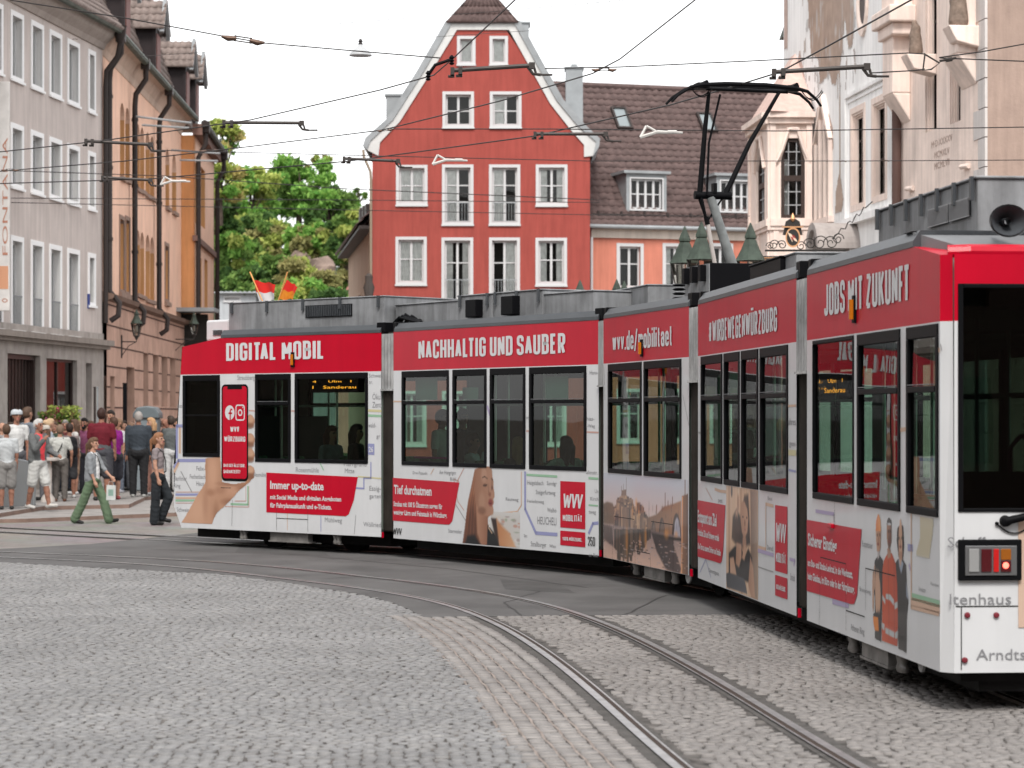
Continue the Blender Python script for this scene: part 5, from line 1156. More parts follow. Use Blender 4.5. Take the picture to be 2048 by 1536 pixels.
def tile_roof(u0, u1, e, r, name, material, root, tw=.24, th=.34, M=None, amp=.028):
    """tiled slope from eave e=(y,z) to ridge r=(y,z): overlapping courses with rolled tiles"""
    L_ = math.hypot(r[0]-e[0], r[1]-e[1]); d = ((r[0]-e[0])/L_, (r[1]-e[1])/L_); nrm = (-d[1], d[0])
    nr = max(1, round(L_/th)); th = L_/nr; nc = max(2, int((u1-u0)/tw*4)); V = []; Fq = []
    xs = np.linspace(u0, u1, nc+1); wv = amp*np.cos((xs-u0)/tw*2*np.pi)
    for k in range(nr):
        for s_, h in ((k*th-.03, .055), ((k+1)*th, .012)):
            h_ = h+wv; V += [(x, e[0]+d[0]*s_+nrm[0]*hh, e[1]+d[1]*s_+nrm[1]*hh) for x, hh in zip(xs, h_)]
        V += [(x, e[0]+d[0]*(k*th-.03)+nrm[0]*-.02, e[1]+d[1]*(k*th-.03)+nrm[1]*-.02) for x in xs]
        b_ = k*3*(nc+1)
        for j in range(nc): Fq.append((b_+j, b_+j+1, b_+nc+1+j+1, b_+nc+1+j)); Fq.append((b_+2*(nc+1)+j, b_+2*(nc+1)+j+1, b_+j+1, b_+j))
    o = grid_mesh(name, V, Fq, None, material, False, root)
    if M is not None: o.matrix_local = M
    return o

# --- red gabled house
M_redp = plaster('red_plaster', (.30, .064, .052))
RY = 90.0
rf = Fr(P(743, 832, RY), (1, 0)); red = thing('gabled_house', 'tall red plastered house with white-edged steep gable facing the square', 'house', M=rf.M)
def q_(px, py, fr_=rf, v=0.): return fr_.uz(px, py, v)
convp = [(744.6, 960), (1180, 960), (1180, 300), (1166, 280), (1024, 50), (906, 50), (757, 280), (744.6, 298)]
conv = [q_(*p) for p in convp]; conv[0] = (conv[0][0], 0); conv[1] = (conv[1][0], 0)
rw_ = [(914, 951, 72, 131, 1, (), 1, 0), (979, 1016, 72, 131, 1, (), 1, 0), (885, 948, 183, 257, 2, (.52,), 0, 0), (979.6, 1043, 183, 257, 2, (.52,), 3, 0),
       (792, 855, 330, 412, 2, (.5,), 1, 0), (884, 947, 329, 451, 2, (.32, .62), 3, 1), (978, 1040.5, 329, 451, 2, (.32, .62), 3, 1), (1071.6, 1135, 329, 413, 2, (.5,), 2, 0),
       (791, 853.6, 473.5, 571, 2, (.45,), 1, 0), (883, 946.5, 475, 610, 2, (.36,), 2, 1), (978, 1040, 475, 610, 2, (.36,), 4, 1), (1071, 1134, 475.6, 572.5, 2, (.45,), 2, 0)]
holes = []
for a, b, t0, t1, nx, bars, cu, rl in rw_:
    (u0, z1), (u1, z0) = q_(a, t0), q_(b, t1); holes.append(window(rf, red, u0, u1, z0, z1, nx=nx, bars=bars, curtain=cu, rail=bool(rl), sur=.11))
for a, b in ((793, 853), (884, 946), (978, 1040), (1071, 1133)):
    (u0, _), (u1, _) = q_(a, 800), q_(b, 800); holes.append(window(rf, red, u0, u1, .9, 2.9, curtain=2))
mb = MB(); wall(mb, conv, holes, 0, .2, rev=0); mb.build('facade_wall', M_redp, red)
def strip(root, name, material, inner, outer, fr_, y0, y1):
    mb = MB()
    for (a, b), (c_, d) in zip(zip(inner[:-1], inner[1:]), zip(outer[:-1], outer[1:])):
        q4 = [fr_.uz(*p) for p in (a, b, d, c_)]; A = sum(q4[i][0]*q4[(i+1) % 4][1]-q4[(i+1) % 4][0]*q4[i][1] for i in range(4))
        mb.prism(q4 if A > 0 else q4[::-1], 'y', y0, y1)
    return mb.build(name, material, root)
iL = [(966, 60), (914, 60), (860, 148), (800, 243), (760, 285), (757, 312)]; oL = [(966, 48), (903, 48), (846, 146), (786, 240), (741, 282), (734, 300)]
iR = [(966, 60), (1018, 60), (1060, 135), (1100, 207), (1143, 262), (1168, 290), (1168, 314)]; oR = [(966, 48), (1029, 48), (1074, 130), (1113, 201), (1156, 253), (1192, 284), (1186, 312)]
M_trimw = mat('gable_trim_white', (.52, .52, .51), .7, nz=.06, nscale=2)
strip(red, 'gable_trim', M_trimw, iL, oL, rf, -.06, .1); strip(red, 'gable_trim', M_trimw, iR, oR, rf, -.06, .1)
oL2 = [(966, 42), (892, 42), (832, 146), (772, 240), (731, 276), (726, 292)]; oR2 = [(966, 42), (1040, 42), (1088, 130), (1127, 200), (1170, 250), (1200, 278), (1198, 294)]
strip(red, 'roof_verge', M_zinc, oL, oL2, rf, -.12, 11); strip(red, 'roof_verge', M_zinc, oR, oR2, rf, -.12, 11)
(u0, z0), (u1, _) = q_(893, 44), q_(1037, 44); um = (u0+u1)/2
mb = MB(); mb.poly([(u0, -.1, z0), (u1, -.1, z0), (um+.35, 2.6, z0+3.2), (um-.35, 2.6, z0+3.2)])
hip = tile_roof(u0, u1, (-.15, z0-.02), (.5, z0+.95), 'hipped_roof', M_tile, red)
me = hip.data
for v in me.vertices:
    t = (v.co.z-z0)/1.0; k = 1-.62*max(0, min(1.2, t)); v.co.x = um+(v.co.x-um)*k
mb = MB(); (a, z1), (b, z0_) = q_(1035, 42), q_(1058, 120); mb.box(a, b, .5, 1.6, z0_-1.2, z1); mb.box(a-.05, b+.05, .45, 1.65, z1, z1+.06); (a, z1), (b, z0_) = q_(770, 186), q_(812, 280); mb.box(a, b+.5, .8, 2.8, z0_-.5, z1); mb.box(a-.05, b+.5, .75, 2.9, z1, z1+.07); mb.build('zinc_dormer', M_zinc, red)
(a, z1), (b, z0_) = q_(1134, 122), q_(1169, 260); mb = MB(); mb.box(a, b, 2, 2.8, z0_-2, z1); mb.box(a-.04, b+.04, 1.96, 2.84, z1, z1+.08); mb.box(a+.2, b-.2, 2.2, 2.6, z1+.08, z1+.2); mb.build('chimney', M_zinc, red)
mb = MB(); (a, za), (b, zb_) = q_(727, 300), q_(741, 360); mb.tube([(a, -.1, za), (a+.02, -.12, za-.25), (b, -.1, zb_+.3), (b+.02, -.1, zb_), (b+.02, -.1, 0)], .05, 8, 0); mb.build('downpipe', mat('downpipe_tan', (.25, .2, .15), .5), red)
mb = MB(); mb.box(0, conv[1][0], .95, 11, 0, conv[2][1]-.2); mb.prism([(.2, conv[2][1]-.3), (conv[1][0]-.2, conv[2][1]-.3), (conv[4][0]-.1, conv[4][1]-.1), (conv[5][0]+.1, conv[5][1]-.1)], 'y', .95, 11); mb.build('rear_walls', M_redp, red)

# --- salmon house with big tiled roof
of = Fr(P(1182, 832, 91.2), (.957, .29)); sal = thing('tiled_roof_house', 'salmon house with a large brown tiled roof, two skylights and two dormers', 'house', M=of.M)
M_sal = plaster('salmon_plaster', (.50, .18, .125)); zE = of.z(0, 452)
holes = []
for a, b, cu in ((1233, 1287, 0), (1325, 1378, 2), (1419, 1466, 0), (1505, 1550, 2)):
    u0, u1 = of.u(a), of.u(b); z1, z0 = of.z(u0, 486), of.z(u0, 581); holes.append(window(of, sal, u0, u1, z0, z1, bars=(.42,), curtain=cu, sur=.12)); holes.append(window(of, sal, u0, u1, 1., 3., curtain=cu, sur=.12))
LS = of.u(1700); mb = MB(); wall(mb, [(0, 0), (LS, 0), (LS, zE-.1), (0, zE-.1)], holes, 0, .2); mb.box(0, LS, .95, 9, 0, zE-.15); mb.build('facade_wall', M_sal, sal)
mb = MB(); mb.box(-.02, LS, -.1, .25, zE-.42, zE-.12); mb.box(-.05, LS, -.22, .25, zE-.12, zE-.02); mb.build('eaves_cornice', plaster('cream_trim', (.55, .48, .42)), sal)
v1 = 5.2; zR = of.z(of.u(1140, v1), 172, v1)
tile_roof(-.4, LS, (-.3, zE), (v1, zR), 'roof', M_tile, sal, tw=.30, th=.36); tile_roof(-.4, LS, (v1*2+.3, zE), (v1, zR), 'rear_roof', M_tile, sal)
mb = MB(); mb.tube([(-.4, v1, zR+.05), (LS, v1, zR+.05)], .12, 8); mb.build('ridge_tiles', M_tile, sal); mb = MB(); mb.tube([(-.3, -.36, zE-.03), (LS, -.36, zE-.03)], .075, 8); mb.build('gutter', M_zinc, sal)
mb = MB(); k_ = (zR-zE)/(v1+.3)
for i in range(int(LS/.9)): x = .3+i*.9; mb.box(x-.03, x+.03, .02, .1, zE+.3*k_+.05, zE+.3*k_+.25)
mb.box(0, LS, .0, .03, zE+.3*k_+.12, zE+.3*k_+.16); mb.build('snow_guard', M_pipe, sal)
def onroof(px, py):  # where a pixel ray meets the slope
    lo, hi = -.3, v1
    for _ in range(40):
        m_ = (lo+hi)/2; u = of.u(px, m_); z = of.z(u, py, m_)
        if z > zE+(m_+.3)*k_: lo = m_
        else: hi = m_
    return u, m_, z
for a, b, t0, t1 in ((1228, 1267, 219, 262), (1401, 1437, 230, 268)):
    (ua, va, za), (ub, vb, zb_) = onroof(a, t0), onroof(b, t1); sl = Vector((0, 1, k_)).normalized(); nr = Vector((0, -k_, 1)).normalized(); wd = .62
    M_ = Matrix(((1, 0, 0, ub-.35), (0, sl.y, nr.y, vb), (0, sl.z, nr.z, zb_), (0, 0, 0, 1))); hl_ = (Vector((0, va, za))-Vector((0, vb, zb_))).length
    mb = MB(); mb.box(-wd/2, -wd/2+.08, 0, hl_, .0, .16); mb.box(wd/2-.08, wd/2, 0, hl_, .0, .16); mb.box(-wd/2+.08, wd/2-.08, 0, .08, .0, .16); mb.box(-wd/2+.08, wd/2-.08, hl_-.08, hl_, 0, .16)
    o = mb.build('skylight', M_pipe, sal, M=M_); MB().box(-wd/2+.08, wd/2-.08, .08, hl_-.08, .06, .1).build('skylight_pane', mat('skylight_glass', (.20, .23, .24), .15, coat=.5), o)
for a, b, t0, t1 in ((1259, 1327, 354, 420), (1439, 1502, 359, 424)):
    v_ = onroof((a+b)/2, t1+4)[1]-.02; u0, u1 = of.u(a, v_), of.u(b, v_); z1, z0 = of.z(u0, t0, v_), of.z(u0, t1, v_); mb = MB()
    mb.box(u0-.12, u0, v_, v_+2.2, z0-.12, z1+.14); mb.box(u1, u1+.12, v_, v_+2.2, z0-.12, z1+.14); mb.box(u0, u1, v_+.02, v_+2.2, z1, z1+.14); mb.box(u0-.25, u1+.25, v_-.12, v_+2.4, z1+.14, z1+.24); mb.box(u0-.12, u1+.12, v_-.05, v_+.1, z0-.2, z0-.12)
    mb.build('dormer', M_zinc, sal); window(of, sal, u0, u1, z0, z1, y=v_, nx=4, bars=(.5,), curtain=0, sur=.05)
mb = MB(); mb.tube([(.0, -.08, zE-.4), (.0, -.08, 0)], .05, 8); mb.build('downpipe', M_wframe, sal)

# --- beige-grey house on the left
M_gry = plaster('beige_grey_plaster', (.55, .485, .455)); M_stn = plaster('shop_stone', (.37, .335, .31), .16, 2.2)
d_ = Vector((.1188, 1)).normalized(); e_ = Vector((-11.47, 70)); o_ = e_-d_*16
lf = Fr(o_, d_); LL = 16.0; grey = thing('corner_house', 'beige-grey house with white framed windows and a stone shop front', 'house', M=lf.M)
zEv = lf.z(lf.u(205), 96); M_rev = plaster('reveal_light_grey', (.62, .61, .60)); holes = []
cols = [(20.5, 46.5), (61, 86.5), (98, 123), (134, 158.5), (175.5, 190.5)]
rows = [lambda x: (7.5+.507*x, 151+.415*x), lambda x: (237+.352*x, 371+.26*x), lambda x: (465+.2246*x, 659+.125*x)]
us = [(lf.u(a), lf.u(b)) for a, b in cols]; pitch = us[1][0]-us[0][0]
us = [(us[0][0]-pitch*k, us[0][1]-pitch*k) for k in (3, 2, 1)]+us
zr = []
for r_ in rows:
    a = cols[1][0]; t, b = r_(a); zr.append((lf.z(lf.u(a), b), lf.z(lf.u(a), t)))
for k, (u0, u1) in enumerate(us):
    for ri, (z0, z1) in enumerate(zr):
        if k == len(us)-1 and ri == 2: z0 = z0+.9
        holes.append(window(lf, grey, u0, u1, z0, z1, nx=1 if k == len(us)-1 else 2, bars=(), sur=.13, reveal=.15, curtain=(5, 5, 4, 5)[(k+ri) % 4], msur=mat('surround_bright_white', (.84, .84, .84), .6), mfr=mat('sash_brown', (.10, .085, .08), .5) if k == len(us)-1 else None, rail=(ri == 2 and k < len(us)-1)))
conv = [(0, 4.3), (LL, 4.3), (LL, zEv), (0, zEv)]
mb = MB(); wall(mb, conv, holes, 0, .3, rev=1); mb.box(0, LL, .95, 9, 4.3, zEv-.05); mb.build('upper_wall', [M_gry, M_rev], grey)
zl = lf.z(lf.u(150), 678)
door = (lf.u(12), lf.u(78), .1, 3.55); shop = (lf.u(90), lf.u(151.5), 1.25, 3.5); slot = (lf.u(169), lf.u(181), .1, 3.45)
mb = MB(); wall(mb, [(0, 0), (LL, 0), (LL, 4.3), (0, 4.3)], [door, shop, slot, (.6, 3., .1, 3.5)], -.04, .35, rev=0)
mb.box(0, LL, .4, 9, 0, 4.2); mb.build('shop_front_wall', M_stn, grey)
mb = MB(); mb.box(-.1, LL+.12, -.32, .0, zl-.12, zl+.03); mb.box(-.05, LL+.06, -.22, .0, zl-.22, zl-.12); mb.build('stone_ledge', plaster('ledge_stone', (.26, .225, .20)), grey)
M_brn = mat('door_dark_brown', (.045, .03, .027), .4); M_shopg = glass_mat('shop_glass', (.35, .38, .38), 1.6)
mb = MB(); a, b, z0, z1 = door; mb.box(a, a+.12, .1, .25, z0, z1); mb.box(b-.12, b, .1, .25, z0, z1); mb.box(a+.12, b-.12, .1, .25, z1-.12, z1)
for k in range(9): x = a+.3+(b-a-.5)*k/8; mb.box(x-.02, x+.02, .2, .24, z0, z1-.12)
mb.box(a+.12, b-.12, .26, .3, z0, z1-.12); dd = mb.build('shop_door', M_brn, grey); MB().box(b-.3, b-.26, .05, .1, 1.1, 1.5).build('handle', M_zinc, dd)
mb = MB(); a, b, z0, z1 = shop; mb.box(a, a+.07, .08, .18, z0, z1); mb.box(b-.07, b, .08, .18, z0, z1); mb.box(a+.07, b-.07, .08, .18, z1-.07, z1); mb.box(a+.07, b-.07, .08, .18, z0, z0+.07); mb.box((a+b)/2-.03, (a+b)/2+.03, .09, .17, z0+.07, z1-.07)
so = mb.build('shop_window', M_brn, grey); MB().poly([(a, .13, z0), (b, .13, z0), (b, .13, z1), (a, .13, z1)]).build('pane', M_shopg, so)
mb = MB(); mb.box(a-.3, b+.3, .9, 1.0, z0-.2, z1); mb.box(a+.25, a+.7, .5, .6, z0, z1-.2, 1); mb.build('shop_interior', [M_room, M_curt], so)
mb = MB(); mb.box(slot[0], slot[1], .2, .25, .1, 3.45); mb.box(.6, 3., .2, .25, .1, 3.5); mb.build('side_door', M_brn, grey)
mb = MB(); mb.prism([(.0, zEv-.05), (-.05, zEv-.05), (-.12, zEv+.1), (-.3, zEv+.25), (-.42, zEv+.45), (-.42, zEv+.5), (.0, zEv+.5)], 'x', 0, LL+.0); mb.build('eaves_moulding', plaster('moulding_beige', (.37, .32, .29)), grey)
mb = MB(); mb.tube([(-.2, -.52, zEv+.46), (LL+.2, -.52, zEv+.46)], .09, 8); mb.build('gutter', M_gutter, grey)
tile_roof(0, LL+.1, (-.6, zEv+.5), (3.6, zEv+5.0), 'roof', M_tile2, grey)
mb = MB(); k_ = 4.5/4.2
for i in range(5): x = LL-7.5+i*1.7; mb.tube([(x, .2, zEv+.5+.8*k_+.15), (x+1.5, .2, zEv+.5+.8*k_+.15)], .02, 6); mb.tube([(x, .4, zEv+.5+1*k_+.15), (x+1.5, .4, zEv+.5+1*k_+.15)], .02, 6)
mb.build('snow_guard', M_pipe, grey)
mb = MB(); x = lf.u(213); zt = zEv+.3
mb.lathe([(.07, -.25), (.16, 0), (.18, .22), (.2, .26)], (LL+.02, -.5, zt+.05), 10)
mb.tube([(LL+.02, -.5, zt-.2), (LL+.02, -.42, zt-.55), (LL-.02, -.12, zt-.95), (LL-.02, -.1, zt-1.4), (LL-.02, -.1, 4.6)], .07, 8); mb.build('downpipe', M_pipe, grey, smooth=True)
MB().box(lf.u(174.5), lf.u(178), -.03, -.005, 4.95, 5.35).build('house_number_plate', mat('enamel_blue', (.02, .06, .25), .3), grey)
MB().box(2, 9.5, -.02, 0, 0, .1).build('door_step', M_stn, grey)
# vertical blade sign
M_sgn = mat('sign_board_white', (.60, .58, .56), .6, nz=.12, nscale=3); M_terr = mat('sign_terracotta', (.42, .20, .14), .7); M_sgo = mat('sign_orange_panel', (.55, .28, .17), .7)
sy = lf.o.y+lf.d.y*lf.u(17); sf = Fr(P(-30, 832, 60.6), (1, 0)); sg = thing('blade_sign', 'tall narrow white sign board with terracotta letters on the beige-grey house', 'sign', M=sf.M)
u1 = sf.u(19); zt, zb_ = sf.z(0, 163), sf.z(0, 622); mb = MB(); mb.box(0, u1, 0, .08, zb_, zt); mb.build('board', M_sgn, sg, bevel=.02)
MB().box(.05, u1-.03, -.006, 0, sf.z(0, 578), sf.z(0, 532)).build('orange_panel', M_sgo, sg)
me = text_mesh('FONTANA', .0); a = sf.u(5); b = sf.u(15.5); z0_, z1_ = sf.z(0, 510), sf.z(0, 275); n = len(me.vertices); co = np.empty(n*3, np.float32); me.vertices.foreach_get('co', co); co = co.reshape(-1, 3); mn, mx_ = co.min(0), co.max(0)
out = np.zeros_like(co); out[:, 2] = z0_+(co[:, 0]-mn[0])/(mx_[0]-mn[0])*(z1_-z0_); out[:, 0] = b-(co[:, 1]-mn[1])/(mx_[1]-mn[1])*(b-a); out[:, 1] = -.008; me.vertices.foreach_set('co', out.ravel()); me.materials.append(M_terr); o = bpy.data.objects.new('sign_lettering', me); COL.objects.link(o); o.parent = sg
mb = MB(); zc_ = sf.z(0, 601); cu_ = sf.u(9.5)
for k in range(16):
    t0, t1 = 2*math.pi*k/16, 2*math.pi*(k+1)/16; mb.poly([(cu_+.07*math.cos(t0), -.006, zc_+.05*math.sin(t0)), (cu_+.045*math.cos(t0), -.006, zc_+.03*math.sin(t0)), (cu_+.045*math.cos(t1), -.006, zc_+.03*math.sin(t1)), (cu_+.07*math.cos(t1), -.006, zc_+.05*math.sin(t1))])
mb.build('sign_emblem', M_terr, sg)

# --- long salmon building with dormers
M_pink = plaster('apricot_plaster', (.86, .56, .42)); M_ochre = plaster('ochre_reveal', (.66, .34, .15)); M_base = plaster('sandstone_base', (.50, .32, .25), .14, 1.5); M_joint = mat('stone_joint', (.085, .05, .04), .9); M_cove = plaster('eaves_cove', (.55, .42, .34))
pf = Fr((-11.47, 70.02), (-.0214, 1)); LP = 19.87; apr = thing('long_building', 'long apricot plastered building with dark downpipes, dormers and a sandstone ground floor', 'building', M=pf.M)
ZBp, ZEp = 5.42, 12.1; holes = []
up = [(241, 248.5, 202, 351), (251.6, 258.4, 212, 356), (272.6, 279, 244, 374), (281, 288, 251, 378), (292, 299, 261, 387), (301, 307.7, 269, 392), (332, 338, 294, 412), (345, 352, 304, 421),
      (239, 248, 428, 590), (251, 259, 430, 594), (272.6, 279, 458, 586), (281, 288, 462, 590), (292, 299, 467, 597), (301, 307.7, 472, 600), (330, 337, 483, 604)]
M_sand = plaster('sandstone_frame', (.30, .21, .17))
for i, (a, b, t0, t1) in enumerate(up):
    u0, u1 = pf.u(a-1), pf.u(b+.5); z1, z0 = pf.z(u0, t0), pf.z(u0, t1); z0 = max(z0, ZBp+.2)
    stone = i in (8, 9, 14)
    holes.append(window(pf, apr, u0, u1, z0, z1, nx=1, bars=(.5,), sur=0. if not stone else .12, reveal=.34, msur=M_sand, mfr=mat('sash_brown', (.10, .085, .08), .5)))
    mb = MB(); cu_, w2 = (u0+u1)/2, (u1-u0)/2      # arched head closing the corners, and a sill
    for s_ in (-1, 1):
        pts = [(cu_+s_*w2, z1-w2*.9)]+[(cu_+s_*w2*math.cos(t*math.pi/2/6), z1-w2*.9+w2*.9*math.sin(t*math.pi/2/6)) for t in range(1, 7)]+[(cu_+s_*w2, z1)]
        mb.prism(pts if s_ > 0 else pts[::-1], 'y', -.004, .3)
    mb.build('window_arch', M_pink if not stone else M_sand, apr); MB().box(u0-.06, u1+.06, -.1, .02, z0-.12, z0-.002).build('window_sill', M_sand, apr)
mb = MB(); wall(mb, [(0, ZBp), (LP, ZBp), (LP, ZEp), (0, ZEp)], holes, 0, .4, rev=1); mb.box(0, LP, .95, 9, ZBp, ZEp); mb.build('upper_wall', [M_pink, M_ochre], apr)
gh = []
for a, b, t0, t1 in ((212, 221, 752, 900), (245, 261, 733, 900), (279, 289, 705, 900), (298.6, 310, 708.7, 811), (316, 328, 712, 813), (333, 344.5, 714.7, 813.7)):
    u0, u1 = pf.u(a), pf.u(b); gh.append((u0, u1, max(.05, pf.z(u0, t1)), pf.z(u0, t0)))
mb = MB(); wall(mb, [(0, 0), (LP, 0), (LP, ZBp), (0, ZBp)], gh, -.12, .3, rev=0)
z = .5
while z < ZBp-.2:
    mb.box(0, LP, -.128, -.118, z-.022, z+.022, 1) if not any(h[2]-.03 < z < h[3]+.03 for h in gh) else [mb.box(x0, x1, -.128, -.118, z-.022, z+.022, 1) for x0, x1 in zip([0]+[h[1] for h in gh if h[2]-.03 < z < h[3]+.03], [h[0] for h in gh if h[2]-.03 < z < h[3]+.03]+[LP])]
    z += .58
mb.build('stone_ground_floor', [M_base, M_joint], apr)
mb = MB()
for h in gh: mb.box(h[0], h[1], .1, .16, h[2], h[3])
mb.box(0, LP, .3, 9, 0, ZBp); mb.build('ground_floor_openings', M_room, apr)
mb = MB(); mb.prism([(0, ZBp-.22), (-.3, ZBp-.12), (-.34, ZBp), (0, ZBp+.08)], 'x', 0, LP); mb.build('base_cornice', plaster('base_cornice_stone', (.20, .13, .10)), apr)
mb = MB(); mb.prism([(.05, ZEp), (-.02, ZEp), (-.06, ZEp+.2), (-.25, ZEp+.5), (-.42, ZEp+.6), (.05, ZEp+.6)], 'x', 0, LP); mb.build('eaves_cove', M_cove, apr)
mb = MB(); mb.tube([(0, -.5, ZEp+.62), (LP+.1, -.5, ZEp+.62)], .11, 8); mb.build('gutter', M_gutter, apr)
for px in (212.5, 270.5, 319):
    u = max(.15, pf.u(px, -.18)); mb = MB(); mb.box(u-.14, u+.14, -.62, -.36, ZEp+.4, ZEp+.72); mb.tube([(u, -.5, ZEp+.4), (u, -.5, ZEp+.1), (u, -.2, ZEp-.35), (u, -.17, ZEp-.7), (u, -.17, ZBp+.1), (u, -.45, ZBp-.25), (u, -.42, ZBp-.6), (u, -.2, ZBp-.75)], .085, 8)
    for k in range(3): mb.tube([(u, -.17, ZBp+1.5+k*2), (u, -.17, ZBp+1.6+k*2)], .105, 8)
    mb.build('downpipe', M_pipe, apr, smooth=True)
tile_roof(0, 27.5, (.05, ZEp+.65), (2.5, ZEp+7.6), 'roof', M_tile2, apr); MB().box(0, 20, .5, 9, ZEp, ZEp+.5).build('roof_base', M_pipe, apr)
M_dorm = mat('dormer_brown_sheet', (.022, .016, .017), .5, nz=.2, nscale=2)
for px in (262, 322, 380, 399):
    uf = pf.u(px, .0); wd = 1.35; ze, zr_ = 14.85, 15.8; mb = MB(); mb.box(uf-wd, uf, .05, 2.6, ZEp+.8, ze)
    mb.box(uf-wd-.02, uf+.02, .0, .06, ZEp+.9, ZEp+1.05); mb.box(uf-wd-.06, uf-wd, .0, .12, ZEp+.8, ze); mb.box(uf-wd-.02, uf-wd, .6, .64, ZEp+.8, ze)
    o = mb.build('dormer', [M_dorm], apr)
    c_ = uf-wd/2
    for s_ in (-1, 1):
        mm = Matrix.Translation((c_, 0, 0)) @ Matrix.Rotation(math.pi/2*s_, 4, 'Z')
        # slope runs along the dormer's own axis
        e = (wd/2+.25, ze-.1); r = (0, zr_); V = tile_roof(-2.8, .35, (-(wd/2+.28), ze-.08), (0, zr_), 'dormer_roof', M_tile2, o, M=Matrix(((0, 1*s_, 0, c_), (-1, 0, 0, .05), (0, 0, 1, 0), (0, 0, 0, 1))))
    mb = MB(); mb.prism([(uf-wd, ze), (uf, ze), (c_, zr_-.1)], 'y', .02, .2); mb.prism([(uf-wd-.3, ze-.2), (uf-wd-.2, ze-.25), (c_, zr_-.1), (uf+.2, ze-.25), (uf+.3, ze-.2), (c_, zr_+.12)], 'y', -.28, -.16); mb.build('dormer_gable', M_zinc, o)
    mb = MB(); mb.box(uf-wd+.2, uf-.2, -.01, .05, ZEp+1.2, ze-.2); mb.build('dormer_window', mat('dormer_window_frame', (.16, .06, .05), .6), o)
# projecting end of the same row
M_or = plaster('orange_plaster', (.62, .30, .13)); qf = Fr((-12.9, 89.9), (1, 0)); end = thing('end_building', 'apricot building with rounded corner at the far end of the left row', 'building', M=qf.M)
EX = qf.u(388.5); gf = Fr((qf.o.x+EX, 89.85), (-.046, 1)); ER = Matrix(qf.M.inverted() @ gf.M); LE = gf.u(428)
mb = MB(); mb.box(0, EX, 0, .3, 5.4, 12.1, 0); mb.box(0, EX, -.02, .3, 0, 5.4, 1); mb.build('end_wall', [M_or, M_base], end)
holes = []
for a, b, t0, t1 in ((390, 396.6, 324, 444), (402, 410, 333, 451), (396.5, 403, 512, 620), (409, 415, 517, 620)):
    u0, u1 = gf.u(a), gf.u(b); z1, z0 = gf.z(u0, t0), gf.z(u0, t1); w_ = window(gf, end, u0, u1, z0, z1, nx=1, bars=(.5,), sur=.0, reveal=.3, mfr=mat('sash_brown', (.10, .085, .08), .5)); holes.append(w_)
    for c_ in kids(end):
        if c_.name.startswith('window') and not c_.get('_d'): c_.matrix_basis = ER; c_['_d'] = 1
for c_ in kids(end):
    if '_d' in c_: del c_['_d']
mb = MB(); wall(mb, [(0, 5.4), (LE, 5.4), (LE, 12.1), (0, 12.1)], holes, 0, .35, rev=1)
nseg = 6
for k in range(nseg):       # rounded far corner
    a0, a1 = math.pi/2*k/nseg, math.pi/2*(k+1)/nseg; r_ = 1.2
    mb.poly([(LE+r_*math.sin(a0), r_*(1-math.cos(a0)), 0), (LE+r_*math.sin(a1), r_*(1-math.cos(a1)), 0), (LE+r_*math.sin(a1), r_*(1-math.cos(a1)), 12.1), (LE+r_*math.sin(a0), r_*(1-math.cos(a0)), 12.1)])
mb.poly([(LE+1.2, 1.2, 0), (LE+1.2, 8, 0), (LE+1.2, 8, 12.1), (LE+1.2, 1.2, 12.1)]); mb.build('side_wall', [M_pink, M_ochre], end, M=ER)
MB().box(0, LE, -.02, .3, 0, 5.4).build('stone_ground_floor', M_base, end, M=ER)
mb = MB(); z = gf.z(gf.u(395), 482); mb.box(-.05, LE, -.12, .05, z-.1, z+.1); mb.box(-.05, LE, -.3, .05, 12.1, 12.5); mb.box(-.05, LE, -.18, .05, 5.3, 5.5); mb.build('string_course', plaster('course_brown', (.2, .12, .1)), end, M=ER)
mb = MB(); mb.tube([(-.3, -.4, 12.5), (LE+.2, -.4, 12.5), (LE+.9, -.1, 12.5), (LE+1.5, .9, 12.5)], .12, 8); mb.build('gutter', M_pipe, end, M=ER)
for u, top in ((.15, 12.2), (LE-.1, 12.2)):
    mb = MB(); mb.box(u-.16, u+.16, -.55, -.25, top, top+.4); mb.tube([(u, -.4, top), (u, -.4, top-.4), (u, -.14, top-.9), (u, -.14, 0)], .09, 8); mb.build('downpipe', M_pipe, end, M=ER, smooth=True)
z = (832-621)*89/5000+2; mb = MB(); mb.box(-.2, EX+.9, -1.6, 0, z-.06, z+.08); mb.box(.1, EX+.5, -.1, .0, 2, z-.1, 1); mb.build('entrance_canopy', [M_zinc, M_room], end)

# --- small house beside the red gable, far roofs
hf = Fr((-7.0, 107), (1.95, -16.9)); sm = thing('side_house', 'small beige house with dark eaves squeezed beside the red gabled house', 'house', M=hf.M)
LH = 16.9; zE_ = 8.75; M_be = plaster('beige_plaster_small', (.42, .31, .24)); holes = []
for a, b in ((700, 706), (708, 714), (716, 722)): u0, u1 = hf.u(a), hf.u(b); holes.append(window(hf, sm, u0, u1, 4.2, 6.8, nx=1, bars=(.4,), sur=.08, msur=M_be))
mb = MB(); wall(mb, [(0, 0), (LH, 0), (LH, zE_), (0, zE_)], holes, 0, .2); mb.box(0, LH, .95, 1.5, 0, zE_-.2); mb.build('wall', M_be, sm)
mb = MB(); mb.box(-.3, LH+.1, -.45, 1.2, zE_, zE_+.12); mb.build('eaves', M_pipe, sm); tile_roof(-.3, LH, (-.5, zE_+.15), (2.5, zE_+3.2), 'roof', M_tile, sm)
mb = MB()
for k in range(3): u = hf.u(725+k*6, .6); mb.box(u-1.2, u, .5, .9, zE_+.5, hf.z(u, 415-k*4, .6))
mb.build('chimney', M_pipe, sm)
